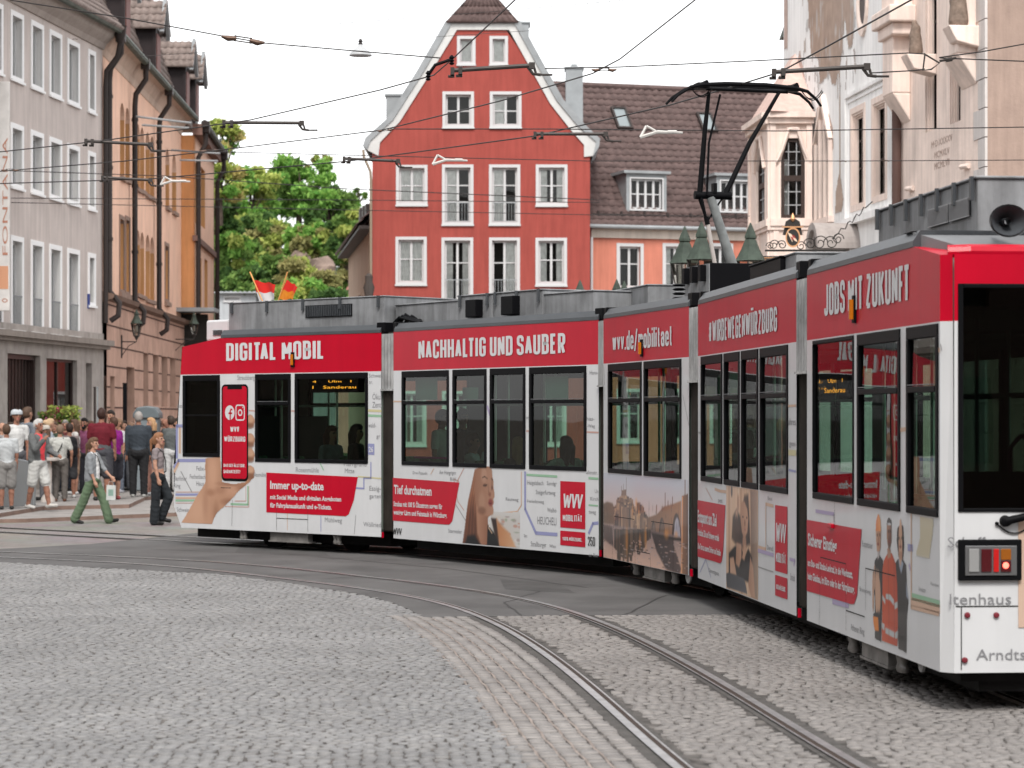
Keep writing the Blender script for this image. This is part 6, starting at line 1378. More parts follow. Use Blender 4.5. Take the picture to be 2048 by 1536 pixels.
mb = MB(); u = hf.u(735, -.3); z = 5.2; mb.lathe([(.12, 0), (.16, .3), (.12, .9), (.2, 1.3), (.13, 1.5), (.14, 1.7), (.05, 1.8)], (u, -.25, z), 8); mb.build('wall_figure', mat('figure_dark', (.06, .05, .045), .8), sm, smooth=True)
def far_house(name, lab, px0, px1, ytop, Y, wallm, roofm, ridge, gable=False, wins=()):
    ff = Fr(P(px0, 832, Y), (1, 0)); h = thing(name, lab, 'house', M=ff.M); L_ = ff.u(px1); zt = ff.z(0, ytop); zr_ = ff.z(0, ridge)
    hs_ = []
    for a, b, t0, t1 in wins: (u0, z1), (u1, z0) = ff.uz(a, t0), ff.uz(b, t1); hs_.append(window(ff, h, u0, u1, z0, z1, sur=.08, nx=3))
    mb = MB(); cv = [(0, 0), (L_, 0), (L_, zt), (0, zt)] if not gable else [(0, 0), (L_, 0), (L_, zt), (L_*.95, zr_), (0, zt)]
    wall(mb, cv, hs_, 0, .2); mb.box(0, L_, .95, 6, 0, zt-.1); mb.build('wall', wallm, h)
    if not gable: tile_roof(-.2, L_+.2, (-.3, zt), (3, zr_), 'roof', roofm, h)
M_pale = plaster('pale_grey_plaster', (.40, .42, .44)); M_rs = mat('roof_slate_pale', (.24, .20, .19), .8, nz=.2, nscale=3)
far_house('far_house', 'pale grey house low behind the tram roof flags, left one', 433, 512, 586, 128, M_pale, M_zinc, 583, wins=((447, 482, 592, 604),))
far_house('far_house', 'house with a small brown tiled roof above the pale grey house', 430, 474, 580, 136, M_pale, M_tile2, 558)
far_house('far_house', 'low house with a flat reddish roof right of the tram roof flags', 583, 684, 603, 130, M_pale, M_rs, 590)
far_house('far_house', 'pink gabled house end beside the small beige house', 672, 702, 606, 127, plaster('dull_pink', (.42, .20, .17)), M_tile, 566, gable=True)

# --- town hall tower wall on the right
tf0 = Fr((7.45, 62.0), (.105, -1)); b0 = tf0.o-tf0.d*3.35; tf = Fr((b0.x, b0.y), (.105, -1)); tow = thing('town_hall', 'pale town hall wall with faded frieze painting, tall windows and stone statues', 'building', M=tf.M)
M_lime = plaster('lime_wash', (.86, .85, .84), .06, .6); M_rosa = plaster('rose_sandstone', (.80, .665, .595), .1, 1.2); M_rosd = plaster('rose_sandstone_dark', (.36, .265, .22), .1, 1.5); HT = 15.
uP = tf.u(1798); uQ = tf.u(1961); uR = tf.u(1975); M_bf = mat('leaded_frame', (.05, .035, .03), .5)
holes = []
def twin(a, b, t0, t1, top=0):
    u0, u1 = tf.u(a), tf.u(b); z1, z0 = tf.z(u0, t0), tf.z(u0, t1)
    h = window(tf, tow, u0, u1, z0, z1, nx=2, bars=(.3, .6), sur=.14, reveal=.12, msur=M_rosa, mfr=M_bf, sill=False); holes.append(h)
    mb = MB()      # stepped stone mouldings in the reveal
    for k, (i_, yy) in enumerate(((.0, .0), (.04, .04), (.08, .08))):
        mb.box(h[0], h[0]+.05+i_, yy, yy+.04, h[2], h[3]); mb.box(h[1]-.05-i_*.4, h[1], yy, yy+.04, h[2], h[3]); mb.box(h[0]+.05+i_, h[1]-.05-i_*.4, yy, yy+.04, h[3]-.05-i_, h[3])
    mb.build('window_moulding', M_rosa, tow)
twin(1702, 1731, 219, 425); twin(1744, 1775, 199, 408); twin(1850, 1880, -60, 281); twin(1899, 1928, -60, 265)
mb = MB(); wall(mb, [(0, 0), (uP, 0), (uP, HT), (0, HT)], [h for h in holes if h[0] < uP], 0, .3); mb.box(0, uP, .8, 5, 0, HT); mb.build('painted_wall', [M_lime], tow)
mb = MB(); wall(mb, [(uP, 0), (uQ, 0), (uQ, HT), (uP, HT)], [h for h in holes if h[0] > uP], -.03, .3); mb.box(uP, uR, .8, 5, 0, HT); mb.build('stone_wall', [M_rosa], tow)
mb = MB(); z = 0.; k = 0
while z < HT: a = uQ-(.3 if k % 2 else .0); mb.box(a, uR, -.05, .2, z+.01, z+.55); z += .56; k += 1
mb.build('quoins', plaster('quoin_pale', (.60, .56, .54)), tow)
c = Canvas(.02, uP-.1, 2.2, 14.5, .06); tq = lambda pts: [tf.uz(*p) for p in pts]; paint = (.42, .30, .235)
c.poly(tq([(1612, -60), (1707, -60), (1709, 60), (1705, 95), (1697, 98), (1690, 40), (1683, 120), (1672, 170), (1664, 172), (1660, 150), (1640, 170), (1637, 120), (1622, 110), (1618, 40)]), paint, .1, (.47, .36, .30), 'u')
c.poly(tq([(1678, 110), (1681, 110), (1682, 350), (1688, 400), (1684, 425), (1670, 428), (1672, 380), (1679, 340)]), (.50, .38, .31), .05); c.poly(tq([(1600, 95), (1610, 150), (1614, 190), (1586, 190), (1590, 150)]), (.58, .43, .38), .06)
c.poly(tq([(1568, -60), (1576, -60), (1576, 100), (1568, 100)]), (.56, .42, .37), .05); c.poly(tq([(1634, 215), (1652, 205), (1666, 250), (1668, 300), (1632, 310), (1632, 255)]), (.57, .43, .37), .06)
for _ in range(110):
    x_, y_ = rs_.uniform(1605, 1712), rs_.uniform(0, 200); (cu, cz), = tq([(x_, y_)]); c.ell((cu, cz), (rs_.uniform(.03, .1), rs_.uniform(.06, .3)), rs_.choice([(.58, .55, .53), (.46, .34, .28), (.50, .38, .30), (.36, .26, .22), (.60, .58, .57)]), .5, .6)
rng = np.random.RandomState(2)
c.mesh('faded_frieze', -.008, vcol_mat('faded_paint', .9, bump=.2, bscale=20, nz=.12, nscale=3), tow, k=.85, g=1.)
def band(px0, px1, y0, y1, w_=.07, m_=M_lime, y=-.05):     # raised frame line
    (ua, za), (ub, zb_) = tf.uz(px0, y0), tf.uz(px1, y1)
    mb = MB(); mb.box(min(ua, ub)-w_/2, max(ua, ub)+w_/2, y, .0, min(za, zb_)-w_/2, max(za, zb_)+w_/2); mb.build('wall_moulding', m_, tow)
(ua, zb1) = tf.uz(1696, 440); ub = tf.u(1782); zt1 = tf.z(tf.u(1693), 192)
mb = MB()
for i_, w_ in ((0, .08), (.16, .05)): mb.box(ua-.15+i_, ub-i_, -.06+i_*.2, 0, zt1-w_-i_, zt1-i_); mb.box(ua-.15+i_, ua-.15+w_+i_, -.06+i_*.2, 0, zb1, zt1-w_-i_); mb.box(ub-w_-i_, ub-i_, -.06+i_*.2, 0, zb1, zt1-w_-i_)
mb.box(ua-.25, ub+.1, -.16, 0, zb1-.16, zb1); mb.build('window_group_frame', M_lime, tow)
u0, u1 = tf.u(1636), tf.u(1664); z1, z0 = tf.z(u0, 290), tf.z(u0, 442); mb = MB()    # blind tracery window
for k in range(4): x = u0+(u1-u0)*k/3; mb.box(x-.06, x+.06, -.1, 0, z0, z1+(.55 if k in (1, 2) else 0))
mb.box(u0-.2, u1+.2, -.14, 0, z0-.15, z0); mb.prism([(u0-.1, z1), (u0, z1), ((u0+u1)/2, z1+.9), (u1, z1), (u1+.1, z1), ((u0+u1)/2, z1+1.15)], 'y', -.12, 0); mb.build('blind_tracery', M_rosa, tow); MB().box(u0+.06, u1-.06, -.02, -.011, z0, z1+.3).build('tracery_glass', M_bf, tow)
mb = MB(); u = tf.u(1793, -.15); mb.tube([(u, -.15, tf.z(u, 414)), (u, -.15, HT)], .1, 10); mb.build('downpipe', mat('downpipe_rust', (.11, .065, .055), .6), tow, smooth=True)
# oval window, niches with statues, inscription
uc_, zc_ = tf.uz(1727, 2); mb = MB(); ring_ = lambda ro, y: [(uc_+ro*.75*math.cos(t), y, zc_+ro*1.3*math.sin(t)) for t in [2*math.pi*k/24 for k in range(24)]]
for ra, rb, ya, yb in ((.62, .5, -.06, -.06), (.5, .4, -.06, -.02)):
    A1, A2 = ring_(ra, ya), ring_(rb, yb)
    for k in range(24): j = (k+1) % 24; mb.poly([A1[k], A2[k], A2[j], A1[j]])
A1, A2 = ring_(.62, -.06), ring_(.62, 0)
for k in range(24): j = (k+1) % 24; mb.poly([A1[k], A1[j], A2[j], A2[k]])
o = mb.build('oval_window', M_rosa, tow); MB().poly(ring_(.42, -.015)).build('pane', M_bf, o)
M_stat = mat('statue_stone', (.20, .15, .12), .9, nz=.3, nscale=8, bump=.5, bscale=25)
STAT = []
def niche(a, b, t0, t1, canopy, fig):
    u0, u1 = tf.u(a), tf.u(b); z1, z0 = tf.z(u0, t0), tf.z(u0, t1); mb = MB(); mb.box(u0, u1, -.42, -.03, z0+.5, z1); mb.prism([(-.42, z0+.5), (-.03, z0-.1), (-.03, z0+.5)], 'x', u0, u1)
    if canopy: zc1 = tf.z(u0, canopy); mb.box(u0-.25, u1+.45, -.6, -.03, zc1-.25, zc1+.1); mb.box(u0-.1, u1+.3, -.5, -.03, zc1-.5, zc1-.25); mb.box(u0, u1+.2, -.44, -.03, zc1+.1, HT)
    o = mb.build('statue_bracket', M_rosa, tow, bevel=.03)
    STAT.append((tf.u(fig[0], -.35), tf.z(tf.u(fig[0]), fig[1]), tf.z(tf.u(fig[0]), fig[2])))
niche(1803, 1824, 69, 243, 38, (1832, 130, 80)); niche(1927, 1957, -60, 172, None, (1917, 75, 5))
mb = MB()
for s_, y0, y1, x0, x1 in (('M·D·XXXXV', 283, 297, 1866, 1908), ('MCMXLV', 304, 318, 1872, 1902), ('MCMLVII', 326, 340, 1872, 1902)): u0 = tf.u(x0); txt(mb, s_, u0, tf.u(x1), tf.z(u0, y1), tf.z(u0, y0), -.036)
mb.build('inscription', plaster('inscription_faint', (.45, .335, .285)), tow)
mb = MB()
for a, b in ((1822, 1835), (1932, 1946)): u0 = tf.u(a); z = tf.z(u0, 378 if a < 1900 else 334); mb.tube([(u0, -.1, z), (u0+.4, -.06, z-.02)], .05, 8)
mb.build('wall_bracket', M_rosa, tow)
Rf = Fr((tf.o+tf.d*uR).to_2d(), (1, .05)); mb = MB(); mb.box(0, 3, 0, .3, 0, HT); rwo = mb.build('front_wall', [M_rosd], tow, M=tf.M.inverted() @ Rf.M)
mb = MB(); z = Rf.z(0, 240); mb.box(.7, 1.3, -.01, 0, z-.25, z+.05); mb.box(.75, 1.3, -.01, 0, Rf.z(0, 76), Rf.z(0, 20)); mb.build('pale_stone', plaster('quoin_pale', (.60, .56, .54)), tow, M=tf.M.inverted() @ Rf.M)
# oriel
of1 = Fr(P(1540, 832, 61.6), (1, .02)); of2 = Fr((P(1500, 832, 64.6).x, 64.6), (P(1540, 832, 61.6)-P(1500, 832, 64.6)).to_2d()); T_ = tf.M.inverted()
W1, W2 = of1.u(1624), (P(1540, 832, 61.6)-P(1500, 832, 64.6)).length; zt, zl_, zb_ = of1.z(0, 236), of1.z(0, 442), 2.6; ro = None
for ff, L_, ps, key in ((of1, W1, (1562, 1610, 276, 436), 0), (of2, W2, (1512, 1529, 300, 452), 1)):
    u0, u1 = ff.u(ps[0]), ff.u(ps[1]); z1, z0 = ff.z(u0, ps[2]), ff.z(u0, ps[3]); a, b, c_, d = u0, u1, z0, z1
    mb = MB(); wall(mb, [(0, zb_), (L_, zb_), (L_, zt), (0, zt)], [(a, b, c_, d)], 0, .25); mb.box(0, L_, -.1, .0, zl_-.12, zl_+.05); mb.box(0, L_, -.06, 0, zl_-.22, zl_-.12); mb.box(-.06, L_+.06, -.22, .02, zt, zt+.14); mb.box(-.03, L_+.03, -.12, .02, zt-.14, zt)
    for k in range(3): x = .08+(L_-.3)*k/2; mb.box(x, x+.14, -.05, 0, zl_-1.6, zl_-.25)
    mb.box(0, .14, -.06, 0, zl_+.05, zt-.14); mb.box(L_-.14, L_, -.06, 0, zl_+.05, zt-.14)
    w2 = (b-a)/2; cx_ = (a+b)/2
    for s_ in (-1, 1): pts = [(cx_+s_*w2, d-.55), (cx_+s_*w2*.45, d), (cx_+s_*w2, d)]; mb.prism(pts if s_ > 0 else pts[::-1], 'y', -.004, .2)
    for s_ in (-1, 1): mb.tube([(cx_+s_*(w2+.12), -.03, d-.6), (cx_+s_*(w2-.02), -.05, d-.3), (cx_+s_*w2*.5, -.05, d+.1), (cx_+s_*w2*.4, -.05, d+.22), (cx_, -.05, d+.22)], .05, 6)
    o = mb.build('oriel_face', M_rosa, tow, M=T_ @ ff.M); ro = ro or o
    mb = MB(); fw = .09; mb.box(a, a+fw, .06, .14, c_, d); mb.box(b-fw, b, .06, .14, c_, d); mb.box(a+fw, b-fw, .06, .14, c_, c_+fw); mb.box(a+fw, b-fw, .06, .14, d-fw, d); zm = c_+(d-c_)*.5; mb.box(a+fw, b-fw, .05, .14, zm-.07, zm+.07)
    for s_ in (-1, 1): pts = [(cx_+s_*(w2-.0), d-.75), (cx_+s_*w2*.35, d-.02), (cx_+s_*w2, d-.02)]; mb.prism(pts if s_ > 0 else pts[::-1], 'y', .065, .12)
    M_mun = mat('glazing_bar_grey', (.34, .35, .36), .5)
    for k in (1, 2): x = a+(b-a)*k/3; mb.box(x-.012, x+.012, .09, .12, c_+fw, d-fw, 1)
    for k in (1, 2, 4, 5): z = c_+(d-c_)*k/6; mb.box(a+fw, b-fw, .09, .12, z-.012, z+.012, 1)
    wo_ = mb.build('oriel_window', [M_bf, M_mun], tow, M=T_ @ ff.M); MB().poly([(a, .13, c_), (b, .13, c_), (b, .13, d), (a, .13, d)]).build('pane', M_wglass, wo_); MB().box(a-.1, b+.1, .5, .55, c_, d).build('room', M_room, wo_); MB().box(a+.05, a+(b-a)*.35, .25, .27, c_, d-.5).build('curtain', M_curt, wo_)
mb = MB(); p0, p1, p2 = P(1488, 832, 64.8), P(1541, 832, 61.3), P(1626, 832, 61.5); zz = zt+.14; ap = (P(1600, 832, 64.5).x, 64.5, zt+2.3)
mb.poly([(p0.x, p0.y, zz-.1), (p1.x, p1.y, zz), ap]); mb.poly([(p1.x, p1.y, zz), (p2.x, p2.y, zz), ap]); mb.poly([(p2.x, p2.y, zz), (p2.x, p2.y+4, zz), ap]); mb.poly([(p0.x, p0.y, zz-.1), ap, (p2.x, p2.y+4, zz)])
mb.poly([(p0.x, p0.y, zz-.12), (p1.x, p1.y, zz-.02), (p2.x, p2.y, zz-.02), (p2.x, p2.y+4, zz-.02)][::-1]); mb.build('oriel_roof', plaster('oriel_roof_pink', (.58, .42, .37)), tow, M=T_)
# arched hood over the cellar door
mb = MB(); hu, hz_ = tf.uz(1708, 500); R_o = .62
for k in range(14):
    a0, a1 = math.pi*k/14, math.pi*(k+1)/14
    for (r0_, y0), (r1_, y1) in (((R_o, -1.0), (R_o, 0)), ((R_o-.16, -1.0), (R_o, -1.0)), ((R_o-.16, -1.0), (R_o-.16, 0)), ((R_o-.3, -.9), (R_o-.16, -.9))):
        mb.poly([(hu-r0_*math.cos(a0), y0, hz_+r0_*math.sin(a0)), (hu-r1_*math.cos(a0), y1, hz_+r1_*math.sin(a0)), (hu-r1_*math.cos(a1), y1, hz_+r1_*math.sin(a1)), (hu-r0_*math.cos(a1), y0, hz_+r0_*math.sin(a1))])
mb.build('arched_hood', plaster('hood_grey', (.38, .34, .32)), tow)
mb = MB(); u, z = tf.u(1569), tf.z(0, 85); mb.box(-.45, .0, .1, .6, z-.1, z+.15); mb.prism([(-.6, z+.15), (.0, z+.15), (0, z+.42)], 'y', 0, .7); mb.build('corner_eave', M_gutter, tow)

# --- houses on the opposite side of the square, behind the viewpoint: they show as dark reflections in the glass and paint
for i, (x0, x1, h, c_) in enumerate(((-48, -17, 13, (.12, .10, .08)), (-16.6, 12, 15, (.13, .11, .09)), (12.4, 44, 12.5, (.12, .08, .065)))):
    bf = Fr((x1, -16), (-1, 0)); hs = thing('opposite_house', ['sandy house opposite the tram, to the left behind the viewpoint', 'tall ochre house directly behind the viewpoint', 'brown house opposite the tram, to the right behind the viewpoint'][i], 'house', M=bf.M); Lx = x1-x0; hl = []
    for r_ in range(int(h/3.3)):
        for k in range(int(Lx/3)): hl.append((k*3+.9, k*3+2.1, r_*3.3+1., r_*3.3+2.8))
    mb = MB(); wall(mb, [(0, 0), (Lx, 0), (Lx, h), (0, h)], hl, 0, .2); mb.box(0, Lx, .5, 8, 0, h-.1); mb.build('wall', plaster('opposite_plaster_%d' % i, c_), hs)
    mb = MB()
    for a, b, z0, z1 in hl: mb.poly([(a, .2, z0), (b, .2, z0), (b, .2, z1), (a, .2, z1)])
    o = mb.build('window_panes', M_room, hs); MB().prism([(-.4, h), (4, h+4.5), (8.4, h)], 'x', -.2, Lx+.2).build('roof', M_tile, hs)

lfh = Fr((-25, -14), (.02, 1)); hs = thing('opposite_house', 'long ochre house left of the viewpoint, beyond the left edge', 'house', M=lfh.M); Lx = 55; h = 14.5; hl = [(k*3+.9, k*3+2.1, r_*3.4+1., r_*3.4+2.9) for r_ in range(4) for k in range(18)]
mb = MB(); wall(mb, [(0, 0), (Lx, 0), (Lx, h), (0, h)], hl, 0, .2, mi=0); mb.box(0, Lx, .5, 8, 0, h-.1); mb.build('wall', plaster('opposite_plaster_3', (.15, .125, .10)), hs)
mb = MB()
for a, b, z0, z1 in hl: mb.poly([(a, .2, z0), (b, .2, z0), (b, .2, z1), (a, .2, z1)])
mb.build('window_panes', M_room, hs); MB().prism([(-.4, h), (4, h+5), (8.4, h)], 'x', -.2, Lx+.2).build('roof', M_tile, hs)
# ------------------------------------------------------------------ hillside, trees, shrubs
def leaf_mat(name, c1, c2):
    m = bpy.data.materials.new(name); m.use_nodes = True; t = m.node_tree; b = t.nodes['Principled BSDF']
    g = t.nodes.new('ShaderNodeNewGeometry'); r = t.nodes.new('ShaderNodeValToRGB'); r.color_ramp.elements[0].color = (*c1, 1); r.color_ramp.elements[1].color = (*c2, 1)
    t.links.new(g.outputs['Random Per Island'], r.inputs[0]); t.links.new(r.outputs[0], b.inputs['Base Color']); b.inputs['Roughness'].default_value = .6
    b.inputs['Specular IOR Level'].default_value = .08
    tl = t.nodes.new('ShaderNodeBsdfTranslucent'); mxs = t.nodes.new('ShaderNodeMixShader'); mxs.inputs[0].default_value = .4; o = t.nodes['Material Output']
    t.links.new(r.outputs[0], tl.inputs[0]); t.links.new(b.outputs[0], mxs.inputs[1]); t.links.new(tl.outputs[0], mxs.inputs[2]); t.links.new(mxs.outputs[0], o.inputs[0])
    return m
LM = {'light': leaf_mat('leaf_yellow_green', (0.210, 0.290, 0.065), (0.510, 0.554, 0.156)), 'bright': leaf_mat('leaf_bright_green', (0.105, 0.264, 0.052), (0.300, 0.502, 0.117)), 'mid': leaf_mat('leaf_mid_green', (0.075, 0.158, 0.039), (0.225, 0.343, 0.091)),
      'dark': leaf_mat('leaf_dark_green', (0.038, 0.086, 0.029), (0.105, 0.185, 0.052)), 'olive': leaf_mat('leaf_olive', (0.165, 0.172, 0.065), (0.405, 0.370, 0.156)), 'rust': leaf_mat('leaf_rusty', (0.225, 0.132, 0.072), (0.420, 0.264, 0.143)), 'autumn': leaf_mat('leaf_pale_yellow', (0.330, 0.317, 0.104), (0.660, 0.554, 0.234))}
M_bark = mat('bark', (.06, .045, .035), .9, nz=.3, nscale=6)
def leaves(cs, rs_, n, size, rng):
    """leaf quads scattered in the shells of several clumps"""
    V = []; 
    k = rng.randint(0, len(cs), n); d = rng.normal(size=(n, 3)); d /= np.linalg.norm(d, axis=1)[:, None]; rad = rng.uniform(.1, 1., n)**.5*(1+.28*rng.normal(size=n))
    c = np.array(cs)[k]+d*rad[:, None]*np.array(rs_)[k]; u = rng.normal(size=(n, 3)); u /= np.linalg.norm(u, axis=1)[:, None]; v = np.cross(u, rng.normal(size=(n, 3))); v /= np.linalg.norm(v, axis=1)[:, None]
    sz = size*rng.uniform(.5, 1.3, n)[:, None]; V = np.stack([c-u*sz, c-v*sz*.45, c+u*sz, c+v*sz*.45], 1).reshape(-1, 3); Fq = np.arange(n*4).reshape(-1, 4); return V, Fq
def tree(px, py, rx, ry, Y, keys, n, lab, name='tree', seed=0, gaps=1., clumps=16, size=.26, grp=None, zbase=None):
    rng = np.random.RandomState(seed); s = Y/F; c = P(px, py, Y); RX, RZ = rx*s, ry*s
    zb = zbase if zbase is not None else c.z-RZ*1.25
    r = thing(name, lab, 'tree' if name == 'tree' else 'shrub', (c.x, Y, zb), group=grp); o = np.array((c.x, Y, zb))
    cs, rr = [], []
    for i in range(clumps):
        a = rng.uniform(0, 2*np.pi); q = rng.uniform(.15, .95)**.6; z = rng.uniform(-.85, .92); w_ = math.sqrt(max(.05, 1-z*z*.85))
        cs.append((c.x+RX*q*w_*math.cos(a), Y+RX*q*w_*math.sin(a)*.8, c.z+RZ*z)); f_ = rng.uniform(.16, .34)*gaps; rr.append((RX*f_, RX*f_, RX*f_*.75))
    mb = MB(); cc = Vector((0, 0, c.z-zb))
    if name == 'tree': mb.tube([(0, 0, -.5), (0, 0, cc.z*.5), (0.1, 0, cc.z*.9), (0, 0, cc.z+RZ*.6)], [RX*.07+.06, RX*.055+.04, RX*.04+.02, .02], 7)
    for q, w_ in zip(cs, rr):
        e = Vector(q)-Vector(o); mb.tube([(0, 0, max(0, cc.z-RZ*.7)), e*.6+Vector((0, 0, cc.z*.2)), e], [RX*.03+.02, .03, .012], 4)
    mb.build('trunk' if name == 'tree' else 'stems', M_bark, r, smooth=True)
    ks = keys.split(); per = int(n*2.1)//len(ks)
    for i, k in enumerate(ks):
        sel = list(range(i, clumps, len(ks))); V, Fq = leaves([cs[j] for j in sel], [rr[j] for j in sel], per, size, rng)
        grid_mesh('crown', V-o, Fq, None, LM[k], False, r)
G_ = 'trees and shrubs on the green hillside'
tl = [(440, 322, 56, 88, 128, 'autumn light bright', 9000, 'tall tree with yellowing top just right of the left row of buildings'),
 (432, 440, 50, 66, 134, 'dark mid', 7000, 'dark green tree below the yellowing tree'),
 (598, 378, 78, 60, 158, 'bright mid bright', 9000, 'bright green broad tree at the top of the hill'),
 (655, 430, 62, 58, 150, 'bright mid dark', 8000, 'bright green tree sloping down to the right below the hilltop tree'),
 (500, 405, 62, 68, 146, 'light light bright', 8000, 'pale yellow-green tree in the middle of the hill'),
 (640, 326, 34, 16, 160, 'olive light', 1100, 'thin loose branches standing above the hilltop tree'),
 (716, 392, 18, 26, 150, 'mid bright', 500, 'spindly sapling against the sky beside the red house'),
 (548, 492, 60, 46, 141, 'olive light mid', 8000, 'greyish olive tree in the centre of the hillside'),
 (626, 490, 54, 40, 139, 'olive light bright', 7000, 'olive tree right of the centre of the hillside'),
 (694, 480, 48, 60, 137, 'mid light dark', 7000, 'mixed green tree near the small beige house'),
 (470, 520, 48, 50, 133, 'bright light mid', 8000, 'fresh green rounded tree at the lower left of the hill'),
 (520, 470, 50, 40, 143, 'mid dark', 5000, 'dark green tree behind the fresh green rounded one')]
for i, (px, py, rx, ry, Y, ks, n, lab) in enumerate(tl):
    tree(px, py, rx, ry, Y, ks, n, lab, seed=10+i, gaps=(.95 if rx > 40 else .6), clumps=36 if rx > 40 else 9, size=.18 if rx > 40 else .16, grp=G_)
sl = [(545, 545, 44, 26, 136, 'dark mid', 4500, 'dark green shrub under the greyish olive tree'), (592, 548, 46, 26, 130, 'olive light', 5000, 'yellow olive shrub left of the rock'), (640, 572, 40, 22, 128, 'olive olive', 4500, 'brownish shrub below the rock'),
 (700, 545, 34, 40, 130, 'mid olive', 4500, 'green shrub right of the rock'), (500, 565, 44, 22, 129, 'mid dark', 4500, 'green shrub behind the tram roof flags'), (596, 582, 60, 14, 126, 'light bright', 4000, 'bright low shrub at the foot of the hill'), (440, 560, 40, 20, 131, 'dark mid', 3000, 'dark shrub behind the pale grey house'), (668, 596, 44, 12, 125, 'dark bright', 2500, 'low green shrub right of the bright low one')]
for i, (px, py, rx, ry, Y, ks, n, lab) in enumerate(sl): tree(px, py, rx, ry, Y, ks, n, lab, 'shrub', 60+i, 1.15, 20, .17, G_)
# terrain: one undulating slope rising behind the roofs
nx_, ny_ = 60, 30; X_, Y_ = np.meshgrid(np.linspace(-40, 20, nx_), np.linspace(118, 230, ny_)); t_ = np.clip((Y_-126)/34, 0, 1)
Z_ = t_**1.1*11.5+np.array([[noise.noise(Vector((x*.12, y*.12, 0)))*1.2 for x, y in zip(a, b)] for a, b in zip(X_, Y_)])*(t_ > 0)-.2-np.clip(X_+6, 0, 9)*.45*t_
V = np.stack([X_, Y_, Z_], -1).reshape(-1, 3); i, j = np.meshgrid(np.arange(ny_-1), np.arange(nx_-1), indexing='ij'); i = i.ravel(); j = j.ravel()
tag(grid_mesh('hillside', V, np.c_[i*nx_+j, i*nx_+j+1, (i+1)*nx_+j+1, (i+1)*nx_+j], None, mat('hill_undergrowth', (.035, .055, .02), .95, col2=(.012, .022, .009), nscale=.7)), kind='structure')
def rock(px, py, rx, ry, Y, lab, seed):
    rng = np.random.RandomState(seed); c = P(px, py, Y); s = Y/F; mb = MB(); n = 14; prof = []
    for k in range(9): a = math.pi*k/8; prof.append((math.sin(a), -math.cos(a)))
    k0 = len(mb.v); mb.lathe([(max(.01, r_), z) for r_, z in prof], n=n)
    V = []
    for v in mb.v:
        q = Vector(v); d = 1+.35*noise.noise(q*1.7+Vector((seed, 0, 0)))+.15*noise.noise(q*4.1); V.append((q.x*rx*s*d, q.y*rx*s*.7*d, q.z*ry*s*d))
    mb.v = V; o = mb.build('rock', mat('hill_rock', (.20, .15, .125), .9, nz=.35, nscale=1.3, bump=.6, bscale=4), None, loc=c); tag(o, lab, 'rock')
rock(640, 545, 34, 30, 133, 'brown rock face showing between the shrubs on the hill', 3); rock(600, 520, 22, 20, 138, 'smaller brown rock left above the main rock face', 8)
# ------------------------------------------------------------------ kerbs, people
slab2 = [G(-60, 1045), G(0, 1041), G(87, 1026), G(258, 1022), G(290, 1006)]
M_kerb = mat('kerb_stone', (.20, .135, .11), .85, nz=.2, nscale=3); M_pave = mat('raised_paving', (.22, .205, .195), .85, nz=.2, nscale=2.2, bump=.5, bscale=40)
def raised(name, pts, z, zb=-.02):
    mb = MB(); n = len(pts); k = len(mb.v); mb.v += [(p[0], p[1], zb) for p in pts]+[(p[0], p[1], z) for p in pts]; mb.f.append(tuple(range(k+n, k+2*n))); mb.m.append(0)
    for i in range(n): j = (i+1) % n; mb.f.append((k+i, k+j, k+n+j, k+n+i)); mb.m.append(1)
    o = mb.build(name, [M_pave, M_kerb]); o['kind'] = 'structure'; return o
b2 = [(p.x, p.y) for p in slab2]+[(-7.9, 60), (-8.2, 88), (-30, 88), (-30, 46)]
raised('raised_pavement', b2, .14)
s1 = [G(55, 1043.5), G(360, 1031)]; raised('low_pavement', [(-13, 44.9)]+[(p.x, p.y) for p in s1]+[(-6.3, 62), (-7.0, 88), (-30, 88.5), (-30, 44.9)], .06)

def capsule(mb, p0, p1, r0, r1, sx=1., up=None, n=12):
    p0, p1 = Vector(p0), Vector(p1); d = p1-p0; L_ = d.length; d = d.normalized() if L_ > 1e-6 else Vector((0, 0, 1))
    a = Vector((1, 0, 0)); a = (a-d*a.dot(d)); a = a.normalized() if a.length > .1 else Vector((0, 1, 0)); b = d.cross(a)
    k = len(mb.v); rings = []
    for i in range(4): t = -math.pi/2+math.pi/2*(i+.35)/3.35; rings.append((p0+d*math.sin(t)*r0, r0*math.cos(t)))
    for i in range(4): t = math.pi/2*i/3.35; rings.append((p1+d*math.sin(t)*r1, r1*math.cos(t)))
    for c, r in rings:
        for j in range(n): th = 2*math.pi*j/n; mb.v.append(tuple(c+a*math.cos(th)*r*sx+b*math.sin(th)*r))
    for i in range(len(rings)-1):
        for j in range(n): j2 = (j+1) % n; mb.f.append((k+i*n+j, k+i*n+j2, k+(i+1)*n+j2, k+(i+1)*n+j)); mb.m.append(0)
    mb.f.append(tuple(k+j for j in range(n-1, -1, -1))); mb.m.append(0); e = k+(len(rings)-1)*n; mb.f.append(tuple(e+j for j in range(n))); mb.m.append(0)
